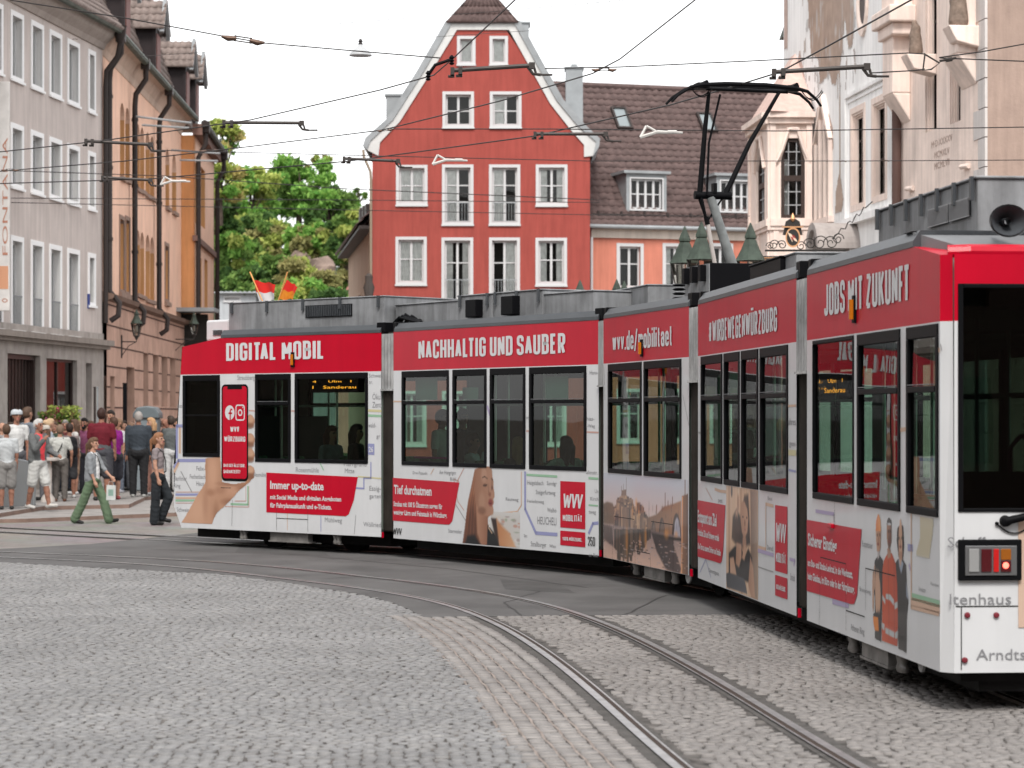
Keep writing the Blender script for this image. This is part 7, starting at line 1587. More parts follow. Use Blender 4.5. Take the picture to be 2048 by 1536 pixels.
def fuse(prims, name, parent, voxel, mats, wob=0.):
    """union of tapered limbs as one continuous skin, coloured by the nearest limb"""
    mb = MB()
    for p in prims: capsule(mb, p[0], p[1], p[2], p[3], p[5] if len(p) > 5 else 1.)
    o = mb.build(name, list(mats), None, smooth='all')
    m = o.modifiers.new('r', 'REMESH'); m.mode = 'VOXEL'; m.voxel_size = voxel; m2 = o.modifiers.new('s', 'SMOOTH'); m2.iterations = 2; m2.factor = .5
    dg = bpy.context.evaluated_depsgraph_get(); me = bpy.data.meshes.new_from_object(o.evaluated_get(dg)); old = o.data; o.modifiers.clear(); o.data = me; bpy.data.meshes.remove(old)
    n = len(me.vertices); co = np.empty(n*3, np.float32); me.vertices.foreach_get('co', co); co = co.reshape(-1, 3); nf = len(me.polygons); ce = np.empty(nf*3, np.float32); me.polygons.foreach_get('center', ce); ce = ce.reshape(-1, 3)
    best = np.full(nf, 1e9); idx = np.zeros(nf, np.int32)
    for p in prims:
        a, b = np.array(p[0]), np.array(p[1]); e = b-a; w_ = ce-a; sx = p[5] if len(p) > 5 else 1.; t = np.clip((w_@e)/(e@e+1e-9), 0, 1); q = w_-t[:, None]*e; q = q/np.array((sx, 1, 1)); d = np.linalg.norm(q, axis=1)-(p[2]+(p[3]-p[2])*t)
        d = d-(p[6] if len(p) > 6 else 0); k = d < best; best[k] = d[k]; idx[k] = p[4]
    me.materials.clear()
    for m_ in mats: me.materials.append(m_)
    me.polygons.foreach_set('material_index', idx); me.polygons.foreach_set('use_smooth', np.ones(nf, bool))
    if wob:
        nn = np.empty(n*3, np.float32); me.vertices.foreach_get('normal', nn); nn = nn.reshape(-1, 3)
        f_ = np.sin(co[:, 2]*34+co[:, 0]*23)*np.sin(co[:, 1]*27+co[:, 2]*11)+.7*np.sin(co[:, 2]*71+co[:, 0]*45+co[:, 1]*31); me.vertices.foreach_set('co', (co+nn*(f_*wob*(co[:, 2] < 1.4))[:, None]).ravel())
    me.update(); o.parent = parent; return o
PM = {}
def cm(c, rough=.85):
    k = tuple(round(x*.72, 4) for x in c); c = k
    if k not in PM: PM[k] = mat('cloth_%d' % len(PM), c, rough, nz=.12, nscale=9, bump=.3, bscale=60)
    return PM[k]
SKINS = [(.30, .155, .105), (.23, .11, .075), (.36, .20, .14), (.16, .08, .05)]
def person(px, py, top, face, z0=0., lab='', grp=None, skin=0, hair=(.06, .035, .02), hstyle='short', top_c=(.5, .5, .5), sleeve=.45, sleeve_c=None, bot_c=(.05, .05, .06), bottom='long', shoe=(.03, .03, .03),
           legL=(0, 0), legR=(0, 0), armL=(0, .12, .15), armR=(0, .12, .15), build=1., wide=1., crop=False, turn=0., lean=0., extra=None, voxel=.012, jacket=None, cap=None, sit=False, at=None, bag=None, female=False, ht=None, backpack=None, strap=None, lit=0):
    if at is None: g = G(px, py, z0); hh = z_top = CH+(HZ-top)*g.y/F-z0
    else: g = Vector(at); hh = ht
    s = hh/1.72; r = thing('person', lab, 'person', (g.x, g.y, z0 if at is None else g.z), face, grp)
    V = Vector; mats_ = [mat('skin_%d' % skin, SKINS[skin], .6, nz=.05, nscale=5), cm(top_c), cm(bot_c), cm(shoe, .5), cm(sleeve_c or top_c), cm(jacket or top_c), mat('eye_dark', (.03, .02, .018), .4), mat('lip', (.34, .12, .10), .6), cm((.6, .6, .6))]
    SK_, TP, BT, SH, SL, JK, EY, LP_, SO = range(9); P_ = []
    hipz = .90; legs = []
    for sd_, (th, kn) in ((-1, legL), (1, legR)):
        h = V((sd_*.088*wide, 0, hipz)); k = h+V((sd_*.012, math.sin(th)*.43, -math.cos(th)*.43)); a = k+V((0, math.sin(th-kn)*.41, -math.cos(th-kn)*.41)); legs.append((h, k, a, th-kn))
    low = 0 if sit else min(a.z for _, _, a, _ in legs)-.065
    def dz(v): return V((v.x, v.y, v.z-low))
    lw = 1.0
    for sd_, (h, k, a, fa) in zip((-1, 1), legs):
        h, k, a = dz(h), dz(k), dz(a)
        if bottom == 'long': P_ += [(h, k, .095*build, .068*build, BT), (k, a+V((0, 0, .02)), .068*build, .058*build, BT)]
        elif bottom == 'wide': P_ += [(h, k, .10*build, .088, BT), (k, a+V((0, 0, .0)), .088, .092, BT)]
        elif bottom == 'shorts': P_ += [(h, h.lerp(k, .92), .105*build, .095*build, BT), (h.lerp(k, .7), k, .07, .056, SK_), (k, k.lerp(a, .35), .056, .062, SK_), (k.lerp(a, .35), a, .06, .038, SK_)]
        elif bottom == 'skirt': P_ += [(h, k.lerp(a, .0), .11*build, .13*build, BT), (k, k.lerp(a, .35), .056, .062, SK_), (k.lerp(a, .35), a, .06, .038, SK_)]
        t_ = a+V((sd_*.025, .17*math.cos(fa*.5), -.03+.17*math.sin(max(-.6, fa*.5)))); P_ += [(a+V((0, -.03, -.03)), t_, .045, .034, SH), (a+V((0, -.045, -.045)), t_+V((0, 0, -.018)), .02, .02, SO if shoe[0] > .3 else SH)]
    B0 = V((0, 0, hipz-low)); ln = lambda z: V((0, math.sin(lean)*(z-hipz), (z-hipz)*math.cos(lean)))+B0
    P_ += [(ln(.90)+V((-.04, 0, 0)), ln(.90)+V((.04, 0, 0)), .115*build, .115*build, BT if not crop else BT, 1.18*wide)]
    w_ = .86 if female else 1.
    P_ += [(ln(.97), ln(1.07), .112*build, .108*build, SK_ if crop else TP, 1.15*wide*w_), (ln(1.08 if crop else 1.05), ln(1.28), .112*build, .125*build, TP, 1.22*wide*w_), (ln(1.27), ln(1.37), .122*build, .085*build, TP, 1.35*wide*w_)]
    P_ += [(ln(1.39)+V((-.12*w_, 0, 0)), ln(1.39)+V((.12*w_, 0, 0)), .058, .058, TP)]
    if jacket:
        P_ += [(ln(.92)+V((sd_*.06, -.02, 0)), ln(1.33)+V((sd_*.07, -.01, 0)), .125*build, .11*build, JK, 1.1) for sd_ in (-1, 1)]; P_ += [(ln(.98)+V((0, .055, 0)), ln(1.3)+V((0, .045, 0)), .085, .08, TP)]
    P_ += [(ln(1.40), ln(1.50), .058, .052, SK_)]
    # arms
    for sd_, (fw, out, el) in ((-1, armL), (1, armR)):
        sh = ln(1.385)+V((sd_*.175*w_*wide, 0, 0)); d1 = V((sd_*math.sin(out), math.sin(fw)*math.cos(out), -math.cos(fw)*math.cos(out))); e = sh+d1*.285
        d2 = V((d1.x*.4-sd_*.25*math.sin(el), math.sin(fw+el), -math.cos(fw+el))).normalized(); wr = e+d2*.245; hd = d2
        c_ = SL; jr = .012 if jacket else 0
        if sleeve <= 0: P_ += [(sh, e, .05*build, .038, SK_), (e, wr, .038, .026, SK_)]
        elif sleeve < .6: m_ = sh.lerp(e, sleeve*1.5); P_ += [(sh, m_, .058*build, .055*build, c_), (m_, e, .043, .038, SK_), (e, wr, .038, .026, SK_)]
        elif sleeve < 1: m_ = e.lerp(wr, .25); P_ += [(sh, e, .062*build, .055, c_), (e, m_, .052, .05, c_), (m_, wr, .036, .026, SK_)]
        else: P_ += [(sh, e, .062*build+jr, .05+jr, c_), (e, wr, .048+jr, .036+jr, c_)]
        sdv = d2.cross(V((0, 0, 1))); sdv = sdv.normalized() if sdv.length > .2 else V((0, 1, 0)); nrm = d2.cross(sdv).normalized(); fwd = V((0, 1, 0)); ax = (fwd-d2*fwd.dot(d2)); ax = ax.normalized() if ax.length > .3 else sdv
        pal = wr+hd*.075; P_ += [(wr, pal, .026, .024, SK_), (wr+ax*.016+hd*.02, pal+ax*.02, .016, .015, SK_), (wr-ax*.016+hd*.02, pal-ax*.02, .016, .015, SK_)]
        for i, (of, ll) in enumerate(((.027, .055), (.009, .064), (-.009, .060), (-.026, .046))):
            f0 = pal+ax*of; side_ = V((-sd_, 0, 0)); f1 = f0+hd*ll*.55; f2 = f1+(hd*.8+side_*.5).normalized()*ll*.5; P_ += [(f0, f1, .0095, .009, SK_), (f1, f2, .009, .008, SK_)]
        P_ += [(wr+hd*.02+ax*.024, wr+hd*.07+ax*.046, .011, .009, SK_)]
    # head
    H = ln(1.60)+V((0, .02, 0)); ct, st = math.cos(turn), math.sin(turn); R_ = lambda x, y, z: H+V((x*ct-y*st, x*st+y*ct, z))
    P_ += [(R_(0, -.01, .03), R_(0, .0, .0), .092, .085, SK_, .86), (R_(0, .02, -.04), R_(0, .045, -.075), .062, .038, SK_, .95), (R_(0, .085, .012), R_(0, .104, -.018), .009, .014, SK_)]
    for sd_ in (-1, 1): P_ += [(R_(sd_*.078, -.005, -.005), R_(sd_*.08, -.008, .02), .014, .016, SK_), (R_(sd_*.03, .078, .02), R_(sd_*.036, .076, .02), .010, .010, EY, 1., .004)]
    P_ += [(R_(-.016, .082, -.048), R_(.016, .082, -.048), .009, .009, LP_, 1., .004)]
    if hstyle == 'beard': P_ += [(R_(0, .03, -.06), R_(0, .055, -.09), .062, .045, 9, .95, .006)]; mats_.append(cm(hair))
    sc = Matrix.Diagonal((s, s, s, 1))
    P2 = [tuple([tuple(p[0]*s), tuple(p[1]*s), p[2]*s, p[3]*s]+list(p[4:])) for p in P_]
    fuse(P2, 'body', r, voxel*s, mats_, .0028 if at is None else 0)
    hp = []
    c0 = lambda x, y, z: R_(x, y, z)
    if hstyle != 'bald':
        hp += [(c0(0, -.026, .04), c0(0, -.03, .01), .098, .094, 0, .9), (c0(0, .03, .085), c0(0, -.02, .085), .058, .06, 0, 1.1)]
        if hstyle in ('long', 'pony'): hp += [(c0(0, -.05, .0), c0(0, -.06, -.05), .085, .07, 0)]
        if hstyle == 'long':
            for sd_ in (-1, 1): hp += [(c0(sd_*.065, -.02, .0), c0(sd_*.075, -.035, -.17), .04, .035, 0), (c0(sd_*.04, -.08, -.02), c0(sd_*.045, -.085, -.27), .055, .035, 0)]
        if hstyle == 'pony': hp += [(c0(0, -.11, .03), c0(0, -.16, -.02), .035, .035, 0), (c0(0, -.16, -.02), c0(0, -.17, -.22), .036, .018, 0)]
        if hstyle == 'bun': hp += [(c0(0, -.12, .06), c0(0, -.13, .05), .05, .05, 0)]
        fuse([tuple([tuple(p[0]*s), tuple(p[1]*s), p[2]*s, p[3]*s]+list(p[4:])) for p in hp], 'hair', r, .014*s, [cm(hair, .6)])
    if cap:
        mb = MB(); cb = c0(0, -.01, .035); mb.lathe([(.108, -.0), (.11, .03), (.10, .065), (.07, .09), (.01, .1)], tuple(cb), 14, sy=1.08)
        by = .085 if cap[1] > 0 else -.12; q0 = c0(-.07, by*.75, .035); q1 = c0(.07, by*.75, .035); q2 = c0(.05, by*1.9, .025); q3 = c0(-.05, by*1.9, .025)
        k = [tuple(v) for v in (q0, q1, q2, q3)]; mb.poly(k); mb.poly([(a, b, c-.008) for a, b, c in k][::-1])
        for i in range(4): j = (i+1) % 4; mb.poly([k[i], (k[i][0], k[i][1], k[i][2]-.008), (k[j][0], k[j][1], k[j][2]-.008), k[j]])
        mb.v = [tuple(Vector(v)*s) for v in mb.v]; mb.build('cap', cm(cap[0]), r, smooth=True)
    if strap:
        mb = MB(); mb.tube([tuple(v*s) for v in (ln(1.42)+V((strap*.07, .02, .03)), ln(1.36)+V((strap*.06, .125*build, 0)), ln(1.2)+V((-strap*.02, .145*build, 0)), ln(1.0)+V((-strap*.13, .11*build, 0)), ln(.95)+V((-strap*.18, 0, 0)), ln(1.0)+V((-strap*.12, -.12*build, 0)), ln(1.25)+V((strap*.02, -.14*build, 0)), ln(1.42)+V((strap*.07, -.04, .02)))], .013*s, 6, flat=.5); mb.build('shoulder_strap', cm((.02, .02, .02)), r, smooth=True)
    if backpack:
        c1, c2 = backpack; pr = [(ln(1.05)+V((0, -.19, 0)), ln(1.32)+V((0, -.18, 0)), .12, .11, 0, 1.15), (ln(1.0)+V((0, -.26, 0)), ln(1.18)+V((0, -.27, 0)), .06, .06, 0, 1.6)]
        if c2: pr += [(ln(1.0+.0)+V((sd_*.1, -.27, 0)), ln(1.33)+V((sd_*.07, -.26, 0)), .022, .022, 1) for sd_ in (-1, 1)]
        fuse([tuple([tuple(p[0]*s), tuple(p[1]*s), p[2]*s, p[3]*s]+list(p[4:])) for p in pr], 'backpack', r, .016, [cm(c1), cm(c2 or c1)])
    if bottom == 'tied':
        pass
    if extra: extra(r, s, ln, R_, low)
    return r, s
def tied(col):
    def f_(r, s, ln, R_, low):
        V = Vector; pr = [(ln(.99), ln(.62), .15, .165, 0, 1.25), (ln(.98)+V((0, .02, 0)), ln(.9)+V((0, .02, 0)), .14, .14, 0, 1.2)]
        fuse([tuple([tuple(p[0]*s), tuple(p[1]*s), p[2]*s, p[3]*s]+list(p[4:])) for p in pr], 'tied_jacket', r, .016, [cm(col)], .008)
    return f_
def pockets(r, s, ln, R_, low):
    for sd_ in (-1, 1): MB().box(sd_*.165*s-.02, sd_*.165*s+.02, -.07, .07, (.46-low)*s, (.64-low)*s).build('cargo_pocket', cm((.02, .022, .026)), r, bevel=.012)
pi = math.pi
ZP = .14; CG = 'people standing in the crowd by the shop front'
# two women walking to the right in front of the crowd
A, sA = person(186, 1046, 871, -1.85, 0, 'young woman in grey hoodie and wide green trousers striding past the crowd', skin=2, hair=(.13, .07, .04), hstyle='pony', top_c=(.72, .72, .72), jacket=(.27, .285, .30), sleeve=.75, sleeve_c=(.27, .285, .30), bot_c=(.13, .19, .115), bottom='wide', shoe=(.02, .02, .02),
       legL=(.42, .12), legR=(-.36, .12), armL=(.45, .12, .35), armR=(.12, .14, .25), female=True, turn=-.1, strap=1, voxel=.009)
B, sB = person(316, 1049, 867, -1.8, 0, 'young woman with red-blond ponytail, cropped mauve top and black cargo trousers', skin=2, hair=(.30, .14, .07), hstyle='pony', top_c=(.26, .22, .225), crop=True, sleeve=.3, bot_c=(.022, .026, .03), bottom='wide', shoe=(.018, .018, .018),
       legL=(.42, .80), legR=(-.02, .04), armL=(-.1, .1, .2), armR=(.05, .12, .2), female=True, turn=-.1, strap=1, voxel=.009, extra=pockets)
bg_ = P(222, 985, 46.4); o = thing('paper_bag', 'small white paper carrier bag hanging from the green-trousered woman\'s hand', 'bag', (bg_.x, bg_.y, bg_.z-.14))
mb = MB(); mb.prism([(-.085, 0), (.085, .0), (.09, .27), (-.075, .28)], 'y', -.035, .035); mb.build('bag_body', cm((.62, .64, .62)), o)
mb = MB(); mb.tube([(-.05, 0, .27), (-.035, 0, .34), (.03, 0, .35), (.05, 0, .27)], .004, 5); mb.build('bag_handle', cm((.5, .48, .45)), o); MB().box(-.045, .05, -.0375, -.0355, .08, .2).build('bag_print', cm((.28, .42, .36)), o)
crowd = [
 dict(px=13, py=1019, top=850, face=.4, lab='person with brown hair in pale grey shirt and grey shorts, cut by the left edge', hair=(.09, .05, .03), top_c=(.50, .52, .53), bot_c=(.24, .23, .22), bottom='shorts', build=1.15, skin=1),
 dict(px=33, py=1006, top=820, face=-2.6, lab='man in white shirt with sunglasses and a pale cap worn backwards', hair=(.05, .03, .02), top_c=(.62, .62, .61), bot_c=(.1, .1, .11), cap=((.52, .55, .58), -1), skin=1),
 dict(px=54, py=1001, top=816, face=-.7, lab='brown-haired man with a black and neon yellow backpack', hair=(.10, .06, .04), top_c=(.18, .2, .23), bot_c=(.05, .05, .06), backpack=((.015, .016, .016), (.45, .75, .02)), skin=2),
 dict(px=76, py=1016, top=838, face=-2.1, lab='white-haired man in coral shirt, grey cardigan and white shorts', hair=(.58, .56, .54), top_c=(.82, .075, .09), jacket=(.14, .145, .145), sleeve=1., sleeve_c=(.14, .145, .145), bot_c=(.58, .58, .56), bottom='shorts', shoe=(.55, .53, .50), armR=(.5, .2, 1.9), armL=(.3, .2, .9), legL=(.25, .05), legR=(-.15, .1), skin=1, build=1.1),
 dict(px=91, py=1000, top=851, face=2.6, lab='woman in a beige cap behind the white-haired man', hair=(.16, .09, .06), hstyle='long', top_c=(.30, .30, .34), bot_c=(.2, .2, .22), cap=((.55, .50, .44), 1), female=True),
 dict(px=99, py=993, top=839, face=-1.2, lab='blond woman looking right above the beige cap', hair=(.60, .42, .26), hstyle='bun', top_c=(.35, .4, .45), bot_c=(.3, .3, .3), female=True, skin=2),
 dict(px=120, py=1003, top=851, face=.25, lab='person with cropped hair in light grey shirt and taupe trousers, seen from behind', hair=(.20, .13, .09), top_c=(.48, .48, .45), bot_c=(.135, .12, .11), armR=(-.1, .3, .5), strap=1, build=1.15, shoe=(.12, .05, .03), armL=(.3, .5, .6)),
 dict(px=139, py=996, top=848, face=.5, lab='dark-haired person with black backpack and dark shorts', hair=(.04, .025, .02), top_c=(.20, .16, .16), bot_c=(.05, .05, .055), bottom='shorts', backpack=((.012, .012, .014), None), shoe=(.5, .5, .5), skin=1),
 dict(px=150, py=989, top=840, face=1.9, lab='woman with long brown hair in white shirt facing left', hair=(.10, .055, .035), hstyle='long', top_c=(.62, .6, .58), bot_c=(.30, .2, .14), bottom='shorts', female=True, shoe=(.5, .5, .5)),
 dict(px=160, py=984, top=842, face=-2.4, lab='fair-haired person in patterned beige shirt half hidden in the crowd', hair=(.30, .2, .12), hstyle='long', top_c=(.45, .40, .34), bot_c=(.2, .18, .17), female=True),
 dict(px=172, py=987, top=837, face=2.9, lab='man with black hair and full beard looking down', hair=(.012, .01, .01), hstyle='beard', top_c=(.20, .06, .12), bot_c=(.05, .05, .06), lean=.12, skin=1),
 dict(px=203, py=1001, top=818, face=-.1, lab='tall man in maroon shirt with a grey quilted jacket tied round his waist', hair=(.045, .02, .015), top_c=(.14, .012, .022), bot_c=(.06, .06, .07), bottom='shorts', extra=tied((.095, .098, .105)), build=1.22, wide=1.1, armR=(-.05, .2, .3), skin=1),
 dict(px=222, py=984, top=822, face=2.8, lab='man with sunglasses pushed up on dark hair behind the tall man', hair=(.03, .02, .016), top_c=(.12, .12, .14), bot_c=(.08, .08, .1), skin=2),
 dict(px=228, py=999, top=836, face=.9, lab='woman in magenta top and dark knee-length leggings', hair=(.08, .04, .025), top_c=(.24, .012, .20), bot_c=(.035, .035, .045), bottom='shorts', build=1.3, female=True, shoe=(.4, .1, .1), skin=2),
 dict(px=238, py=985, top=838, face=2.4, lab='woman with light brown hair and white shirt beside the magenta top', hair=(.28, .17, .11), top_c=(.6, .6, .62), bot_c=(.14, .16, .2), female=True, shoe=(.5, .5, .55)),
 dict(px=277, py=994, top=825, face=.05, lab='grey-haired man in dark shirt and black trousers seen from behind', hair=(.36, .33, .31), top_c=(.045, .055, .068), sleeve=1., bot_c=(.022, .022, .024), shoe=(.5, .5, .48), build=1.25, wide=1.12, legL=(0, 0), skin=1),
 dict(px=303, py=990, top=837, face=2.3, lab='blond woman with sunglasses, black top and striped trousers', hair=(.50, .30, .16), hstyle='long', top_c=(.015, .015, .017), sleeve=.8, bot_c=(.38, .20, .16), bottom='wide', shoe=(.6, .6, .6), female=True, armL=(.2, .15, 1.1), skin=2),
 dict(px=262, py=981, top=846, face=1.2, lab='person in grey jeans almost hidden behind the man in the dark shirt', hair=(.2, .12, .08), top_c=(.2, .2, .22), bot_c=(.14, .15, .17)),
 dict(px=342, py=984, top=833, face=.6, lab='person with curly dark hair in grey shirt and white trousers near the tram front', hair=(.06, .04, .03), top_c=(.13, .14, .14), bot_c=(.6, .6, .6), build=1.15),
 dict(px=329, py=978, top=838, face=-1.8, lab='bald man at the right end of the crowd', hstyle='bald', top_c=(.3, .32, .34), bot_c=(.1, .1, .12), skin=1),
 dict(px=4, py=1000, top=846, face=-2., lab='bald man at the far left edge of the crowd', hstyle='bald', top_c=(.35, .33, .33), bot_c=(.1, .1, .12), skin=2)]
more = [(22, 994, 846, 2.6, 'short-haired person in navy shirt behind the man in the pale cap', (.05, .03, .02), (.03, .04, .07)), (44, 990, 842, -2.4, 'dark-haired person in black shirt between the cap and the neon backpack', (.02, .015, .012), (.02, .02, .022)),
        (110, 986, 845, 2.9, 'brown-haired person in dark green shirt behind the cropped-haired one', (.1, .06, .04), (.04, .06, .04)), (130, 983, 841, -2.8, 'grey-haired person in dark red shirt at the back', (.3, .28, .26), (.12, .03, .03)),
        (182, 981, 843, 2.2, 'brown-haired person in brown patterned shirt left of the tall man', (.09, .05, .03), (.14, .09, .06)), (246, 980, 842, -2.3, 'person in black left of the grey-haired man in the dark shirt', (.03, .02, .015), (.02, .02, .022)),
        (290, 982, 843, 2.7, 'person in navy top partly hidden by the blond woman', (.06, .04, .03), (.03, .035, .06)), (316, 979, 840, 2.4, 'person in dark red top behind the mauve-topped walker', (.05, .03, .02), (.12, .03, .04)), (353, 982, 838, -2.6, 'person in black shirt nearest the tram front', (.04, .03, .02), (.02, .02, .025))]
crowd += [dict(px=a, py=b, top=c_, face=d, lab=e, hair=h, top_c=t_c, bot_c=(.03, .035, .05) if i % 2 else (.1, .09, .08), skin=i % 3, build=1+.1*(i % 3), legL=(.1*(i % 3), .1), legR=(-.08*(i % 2), .05), armL=(.2*(i % 3), .15, .3*(i % 4)), turn=.3*(i % 3-1)) for i, (a, b, c_, d, e, h, t_c) in enumerate(more)]
for c_ in crowd: person(z0=ZP, grp=CG, **c_)
# passengers behind the tram windows
def rider(si, px, v, top, lab, sit=True, face=0., **k):
    f = SF[si]; u = f.u(px, v); p = f.o+f.d*u+f.n*v; zt = f.z(u, top, v); ang = math.atan2(f.d.y, f.d.x)+face
    if sit: h = 1.68; person(0, 0, 0, ang-pi/2, at=(p.x, p.y, zt-h), ht=h, lab=lab, sit=True, legL=(1.5, 1.5), legR=(1.5, 1.5), grp='passengers in the tram', voxel=.02, **k)
    else: person(0, 0, 0, ang-pi/2, at=(p.x, p.y, .38), ht=zt-.38, lab=lab, grp='passengers in the tram', voxel=.02, **k)
rider(0, 662, .5, 853, 'seated passenger with reddish hair in a grey top behind the wide front window', hair=(.09, .03, .02), hstyle='long', top_c=(.25, .25, .28))
rider(0, 712, .45, 850, 'seated passenger with dark hair behind the wide front window', hair=(.02, .015, .012), hstyle='long', top_c=(.06, .05, .05), face=.4)
rider(1, 883, .8, 822, 'standing passenger in white shirt behind the second section window', sit=False, hair=(.08, .04, .02), top_c=(.7, .72, .7), bot_c=(.1, .1, .12), face=.5)
rider(1, 944, .5, 868, 'seated passenger in pale blue shirt raising a hand to the face', hair=(.03, .02, .016), top_c=(.45, .55, .58), sleeve=1., armR=(.9, .2, 2.1), face=.7, skin=1)
rider(1, 1037, .5, 876, 'seated passenger with curly blond hair looking left', hair=(.42, .24, .10), hstyle='long', top_c=(.05, .05, .06), face=pi)
rider(1, 1133, .42, 874, 'seated passenger with long dark hair leaning on one arm, pale top', hair=(.025, .02, .02), hstyle='long', top_c=(.50, .62, .56), armL=(.9, .3, 2.1), face=pi)
rider(1, 925, 1.2, 820, 'standing passenger in dark clothes on the far side of the second section', sit=False, hair=(.02, .015, .01), top_c=(.05, .05, .06), bot_c=(.05, .05, .06))
# ------------------------------------------------------------------ overhead line, lamps, sign, street furniture
M_wire = mat('overhead_wire', (.05, .045, .045), .5, .5); M_arm = mat('pull_off_dark', (.055, .048, .045), .55, .3); M_alu = mat('insulator_pale', (.62, .60, .57), .4, .4); M_cop = mat('clamp_copper', (.09, .055, .04), .5, .4)
ZW = 5.85
def W_(px, py, z=ZW): Y = F*(z-CH)/(HZ-py); return Vector(((px-CX)*Y/F, Y, z))
def wire(name, lab, pts, r=.009, mats=M_wire, grp='overhead wires'):
    o = MB().tube([tuple(p) for p in pts], r, 6).build(name, mats, smooth=True); tag(o, lab, 'wire', grp); return o
wire('contact_wire', 'contact wire passing in front of the red gable up to the top edge', [W_(-30, 307), W_(200, 282), W_(500, 240), W_(760, 180), W_(868, 150), W_(905, 118), W_(1036, -6)], .008)
wire('contact_wire', 'contact wire crossing the red house upwards to the right', [W_(-30, 345), W_(250, 322), W_(500, 293), W_(765, 260), W_(1000, 202), W_(1185, 147), W_(1240, 118), W_(1400, -8)], .008)
wire('contact_wire', 'contact wire resting on the tram pantograph', [W_(-30, 368), W_(300, 358), W_(700, 322), W_(1070, 272), W_(1340, 210), W_(1470, 172), W_(1560, 144), W_(1660, 90), W_(1840, -10)], .009)
def sp(name, lab, pts, Y, r=.006): return wire(name, lab, [P(px, py, Y) for px, py in pts], r)
sp('span_wire', 'thin span wire sloping down from the top left corner', [(20, 0), (250, 36), (445, 72), (528, 86), (700, 101), (880, 116)], 24)
sp('span_wire', 'thin span wire running right from the pull-off arm to the tower', [(1090, 137), (1240, 134), (1500, 122), (1815, 106), (1850, 108)], 24.5)
sp('span_wire', 'thin horizontal span wire from the insulator to the tower', [(780, 258), (1100, 258), (1560, 262), (2060, 254)], 33, .007)
sp('span_wire', 'lower thin horizontal span wire in front of the oriel', [(300, 300), (760, 312), (1180, 322), (1700, 322), (2060, 320)], 42, .007)
sp('span_wire', 'faint span wire across the red house windows, upper one', [(-20, 340), (330, 352), (700, 378), (1200, 400)], 62, .011)
sp('span_wire', 'faint span wire across the red house windows, middle one', [(-20, 396), (700, 400), (1200, 405)], 62, .009)
sp('span_wire', 'faint span wire across the red house windows, lowest one', [(-20, 404), (700, 420), (1200, 430), (1500, 432)], 62, .009)
sp('span_wire', 'short wire from the tower clamp to the upper right edge', [(1878, 115), (1960, 104), (2060, 86)], 24, .006); sp('span_wire', 'short wire from the tower clamp to the right edge', [(1880, 116), (2060, 123)], 24, .006)
sp('span_wire', 'short wire from the pull-off arm beside the tower to the clamp', [(1740, 146), (1830, 141), (1850, 138)], 24, .006)
sp('span_wire', 'faint thin wire crossing the bright sky at the top', [(640, 50), (1000, 22), (1300, -4)], 40, .004)
def pull(px0, py0, px1, py1, Y, lab, end=True):
    o = P(px0, py0, Y); r = thing('pull_off_arm', lab, 'wire arm', tuple(o), group='dark pull-off arms on the overhead wires'); s = Y/F; L_ = (px1-px0)*s; dz = -(py1-py0)*s
    MB().tube([(0, 0, 0), (L_, 0, dz)], .022, 8).build('arm_rod', M_arm, r, smooth=True)
    mb = MB()
    for t in (.0, .1): mb.box(L_*t-.02, L_*t+.02, -.03, .03, dz*t-.045, dz*t+.03); mb.tube([(L_*t-.045, 0, dz*t-.06), (L_*t+.02, 0, dz*t-.06)], .015, 6)
    mb.build('wire_clamp', M_arm, r)
    mb = MB(); mb.box(L_-.02, L_+.04, -.025, .025, dz-.035, dz+.03); mb.tube([(L_-.03, 0, dz-.02), (L_+.02, 0, dz-.085), (L_+.1, 0, dz-.095)], .016, 6); mb.tube([(L_+.02, 0, dz+.02), (L_+.05, 0, dz-.08)], .013, 6)
    if end: mb.tube([(L_+.1, 0, dz-.095), (L_+.22, 0, dz-.095)], .011, 6)
    mb.build('arm_end', M_arm, r, smooth=True)
pull(905, 141, 1062, 131, 25.5, 'pull-off arm in front of the red gable'); pull(1548, 144, 1732, 133, 24, 'pull-off arm in front of the town hall tower'); pull(448, 245, 602, 246, 33, 'pull-off arm against the sky right of the dormers')
pull(172, 282, 300, 289, 35, 'pull-off arm in front of the first salmon downpipe, upper'); pull(1070, 268, 1210, 268, 33.5, 'pull-off arm at the right slope of the red gable'); pull(688, 317, 795, 322, 37, 'pull-off arm left of the red house eaves'); pull(205, 355, 300, 360, 40, 'lower pull-off arm in front of the salmon building')
def cop(px, py, Y, lab, s=1., tilt=0., col=M_cop):
    r = thing('wire_insulator', lab, 'insulator', tuple(P(px, py, Y)), group='small insulators and clamps on the wires'); r.rotation_euler = (0, tilt, 0)
    mb = MB(); mb.tube([(-.22*s, 0, .0), (-.15*s, 0, -.01), (-.07*s, 0, 0)], [.012*s, .03*s, .022*s], 8, 0); mb.tube([(.07*s, 0, 0), (.15*s, 0, -.01), (.22*s, 0, 0)], [.022*s, .03*s, .012*s], 8, 0); mb.build('insulator_end', col, r, smooth=True)
    mb = MB(); mb.box(-.08*s, .08*s, -.012, .012, .018*s, .028*s); mb.box(-.08*s, .08*s, -.012, .012, -.028*s, -.018*s); mb.box(-.09*s, -.07*s, -.014, .014, -.03*s, .03*s); mb.box(.07*s, .09*s, -.014, .014, -.03*s, .03*s); mb.build('insulator_link', M_arm, r)
cop(486, 79, 24, 'brown strain insulator on the upper left span wire, against the sky', .95, .15); cop(1208, 139, 24, 'clamp where the wire leaves the chimney, right of the red gable', .55, 0); cop(770, 260, 31.5, 'clamp on the wire at the left slope of the red gable', .45, -.1); cop(420, 301, 37, 'clamp on the wire beside the last salmon gutter', .7, -.05)
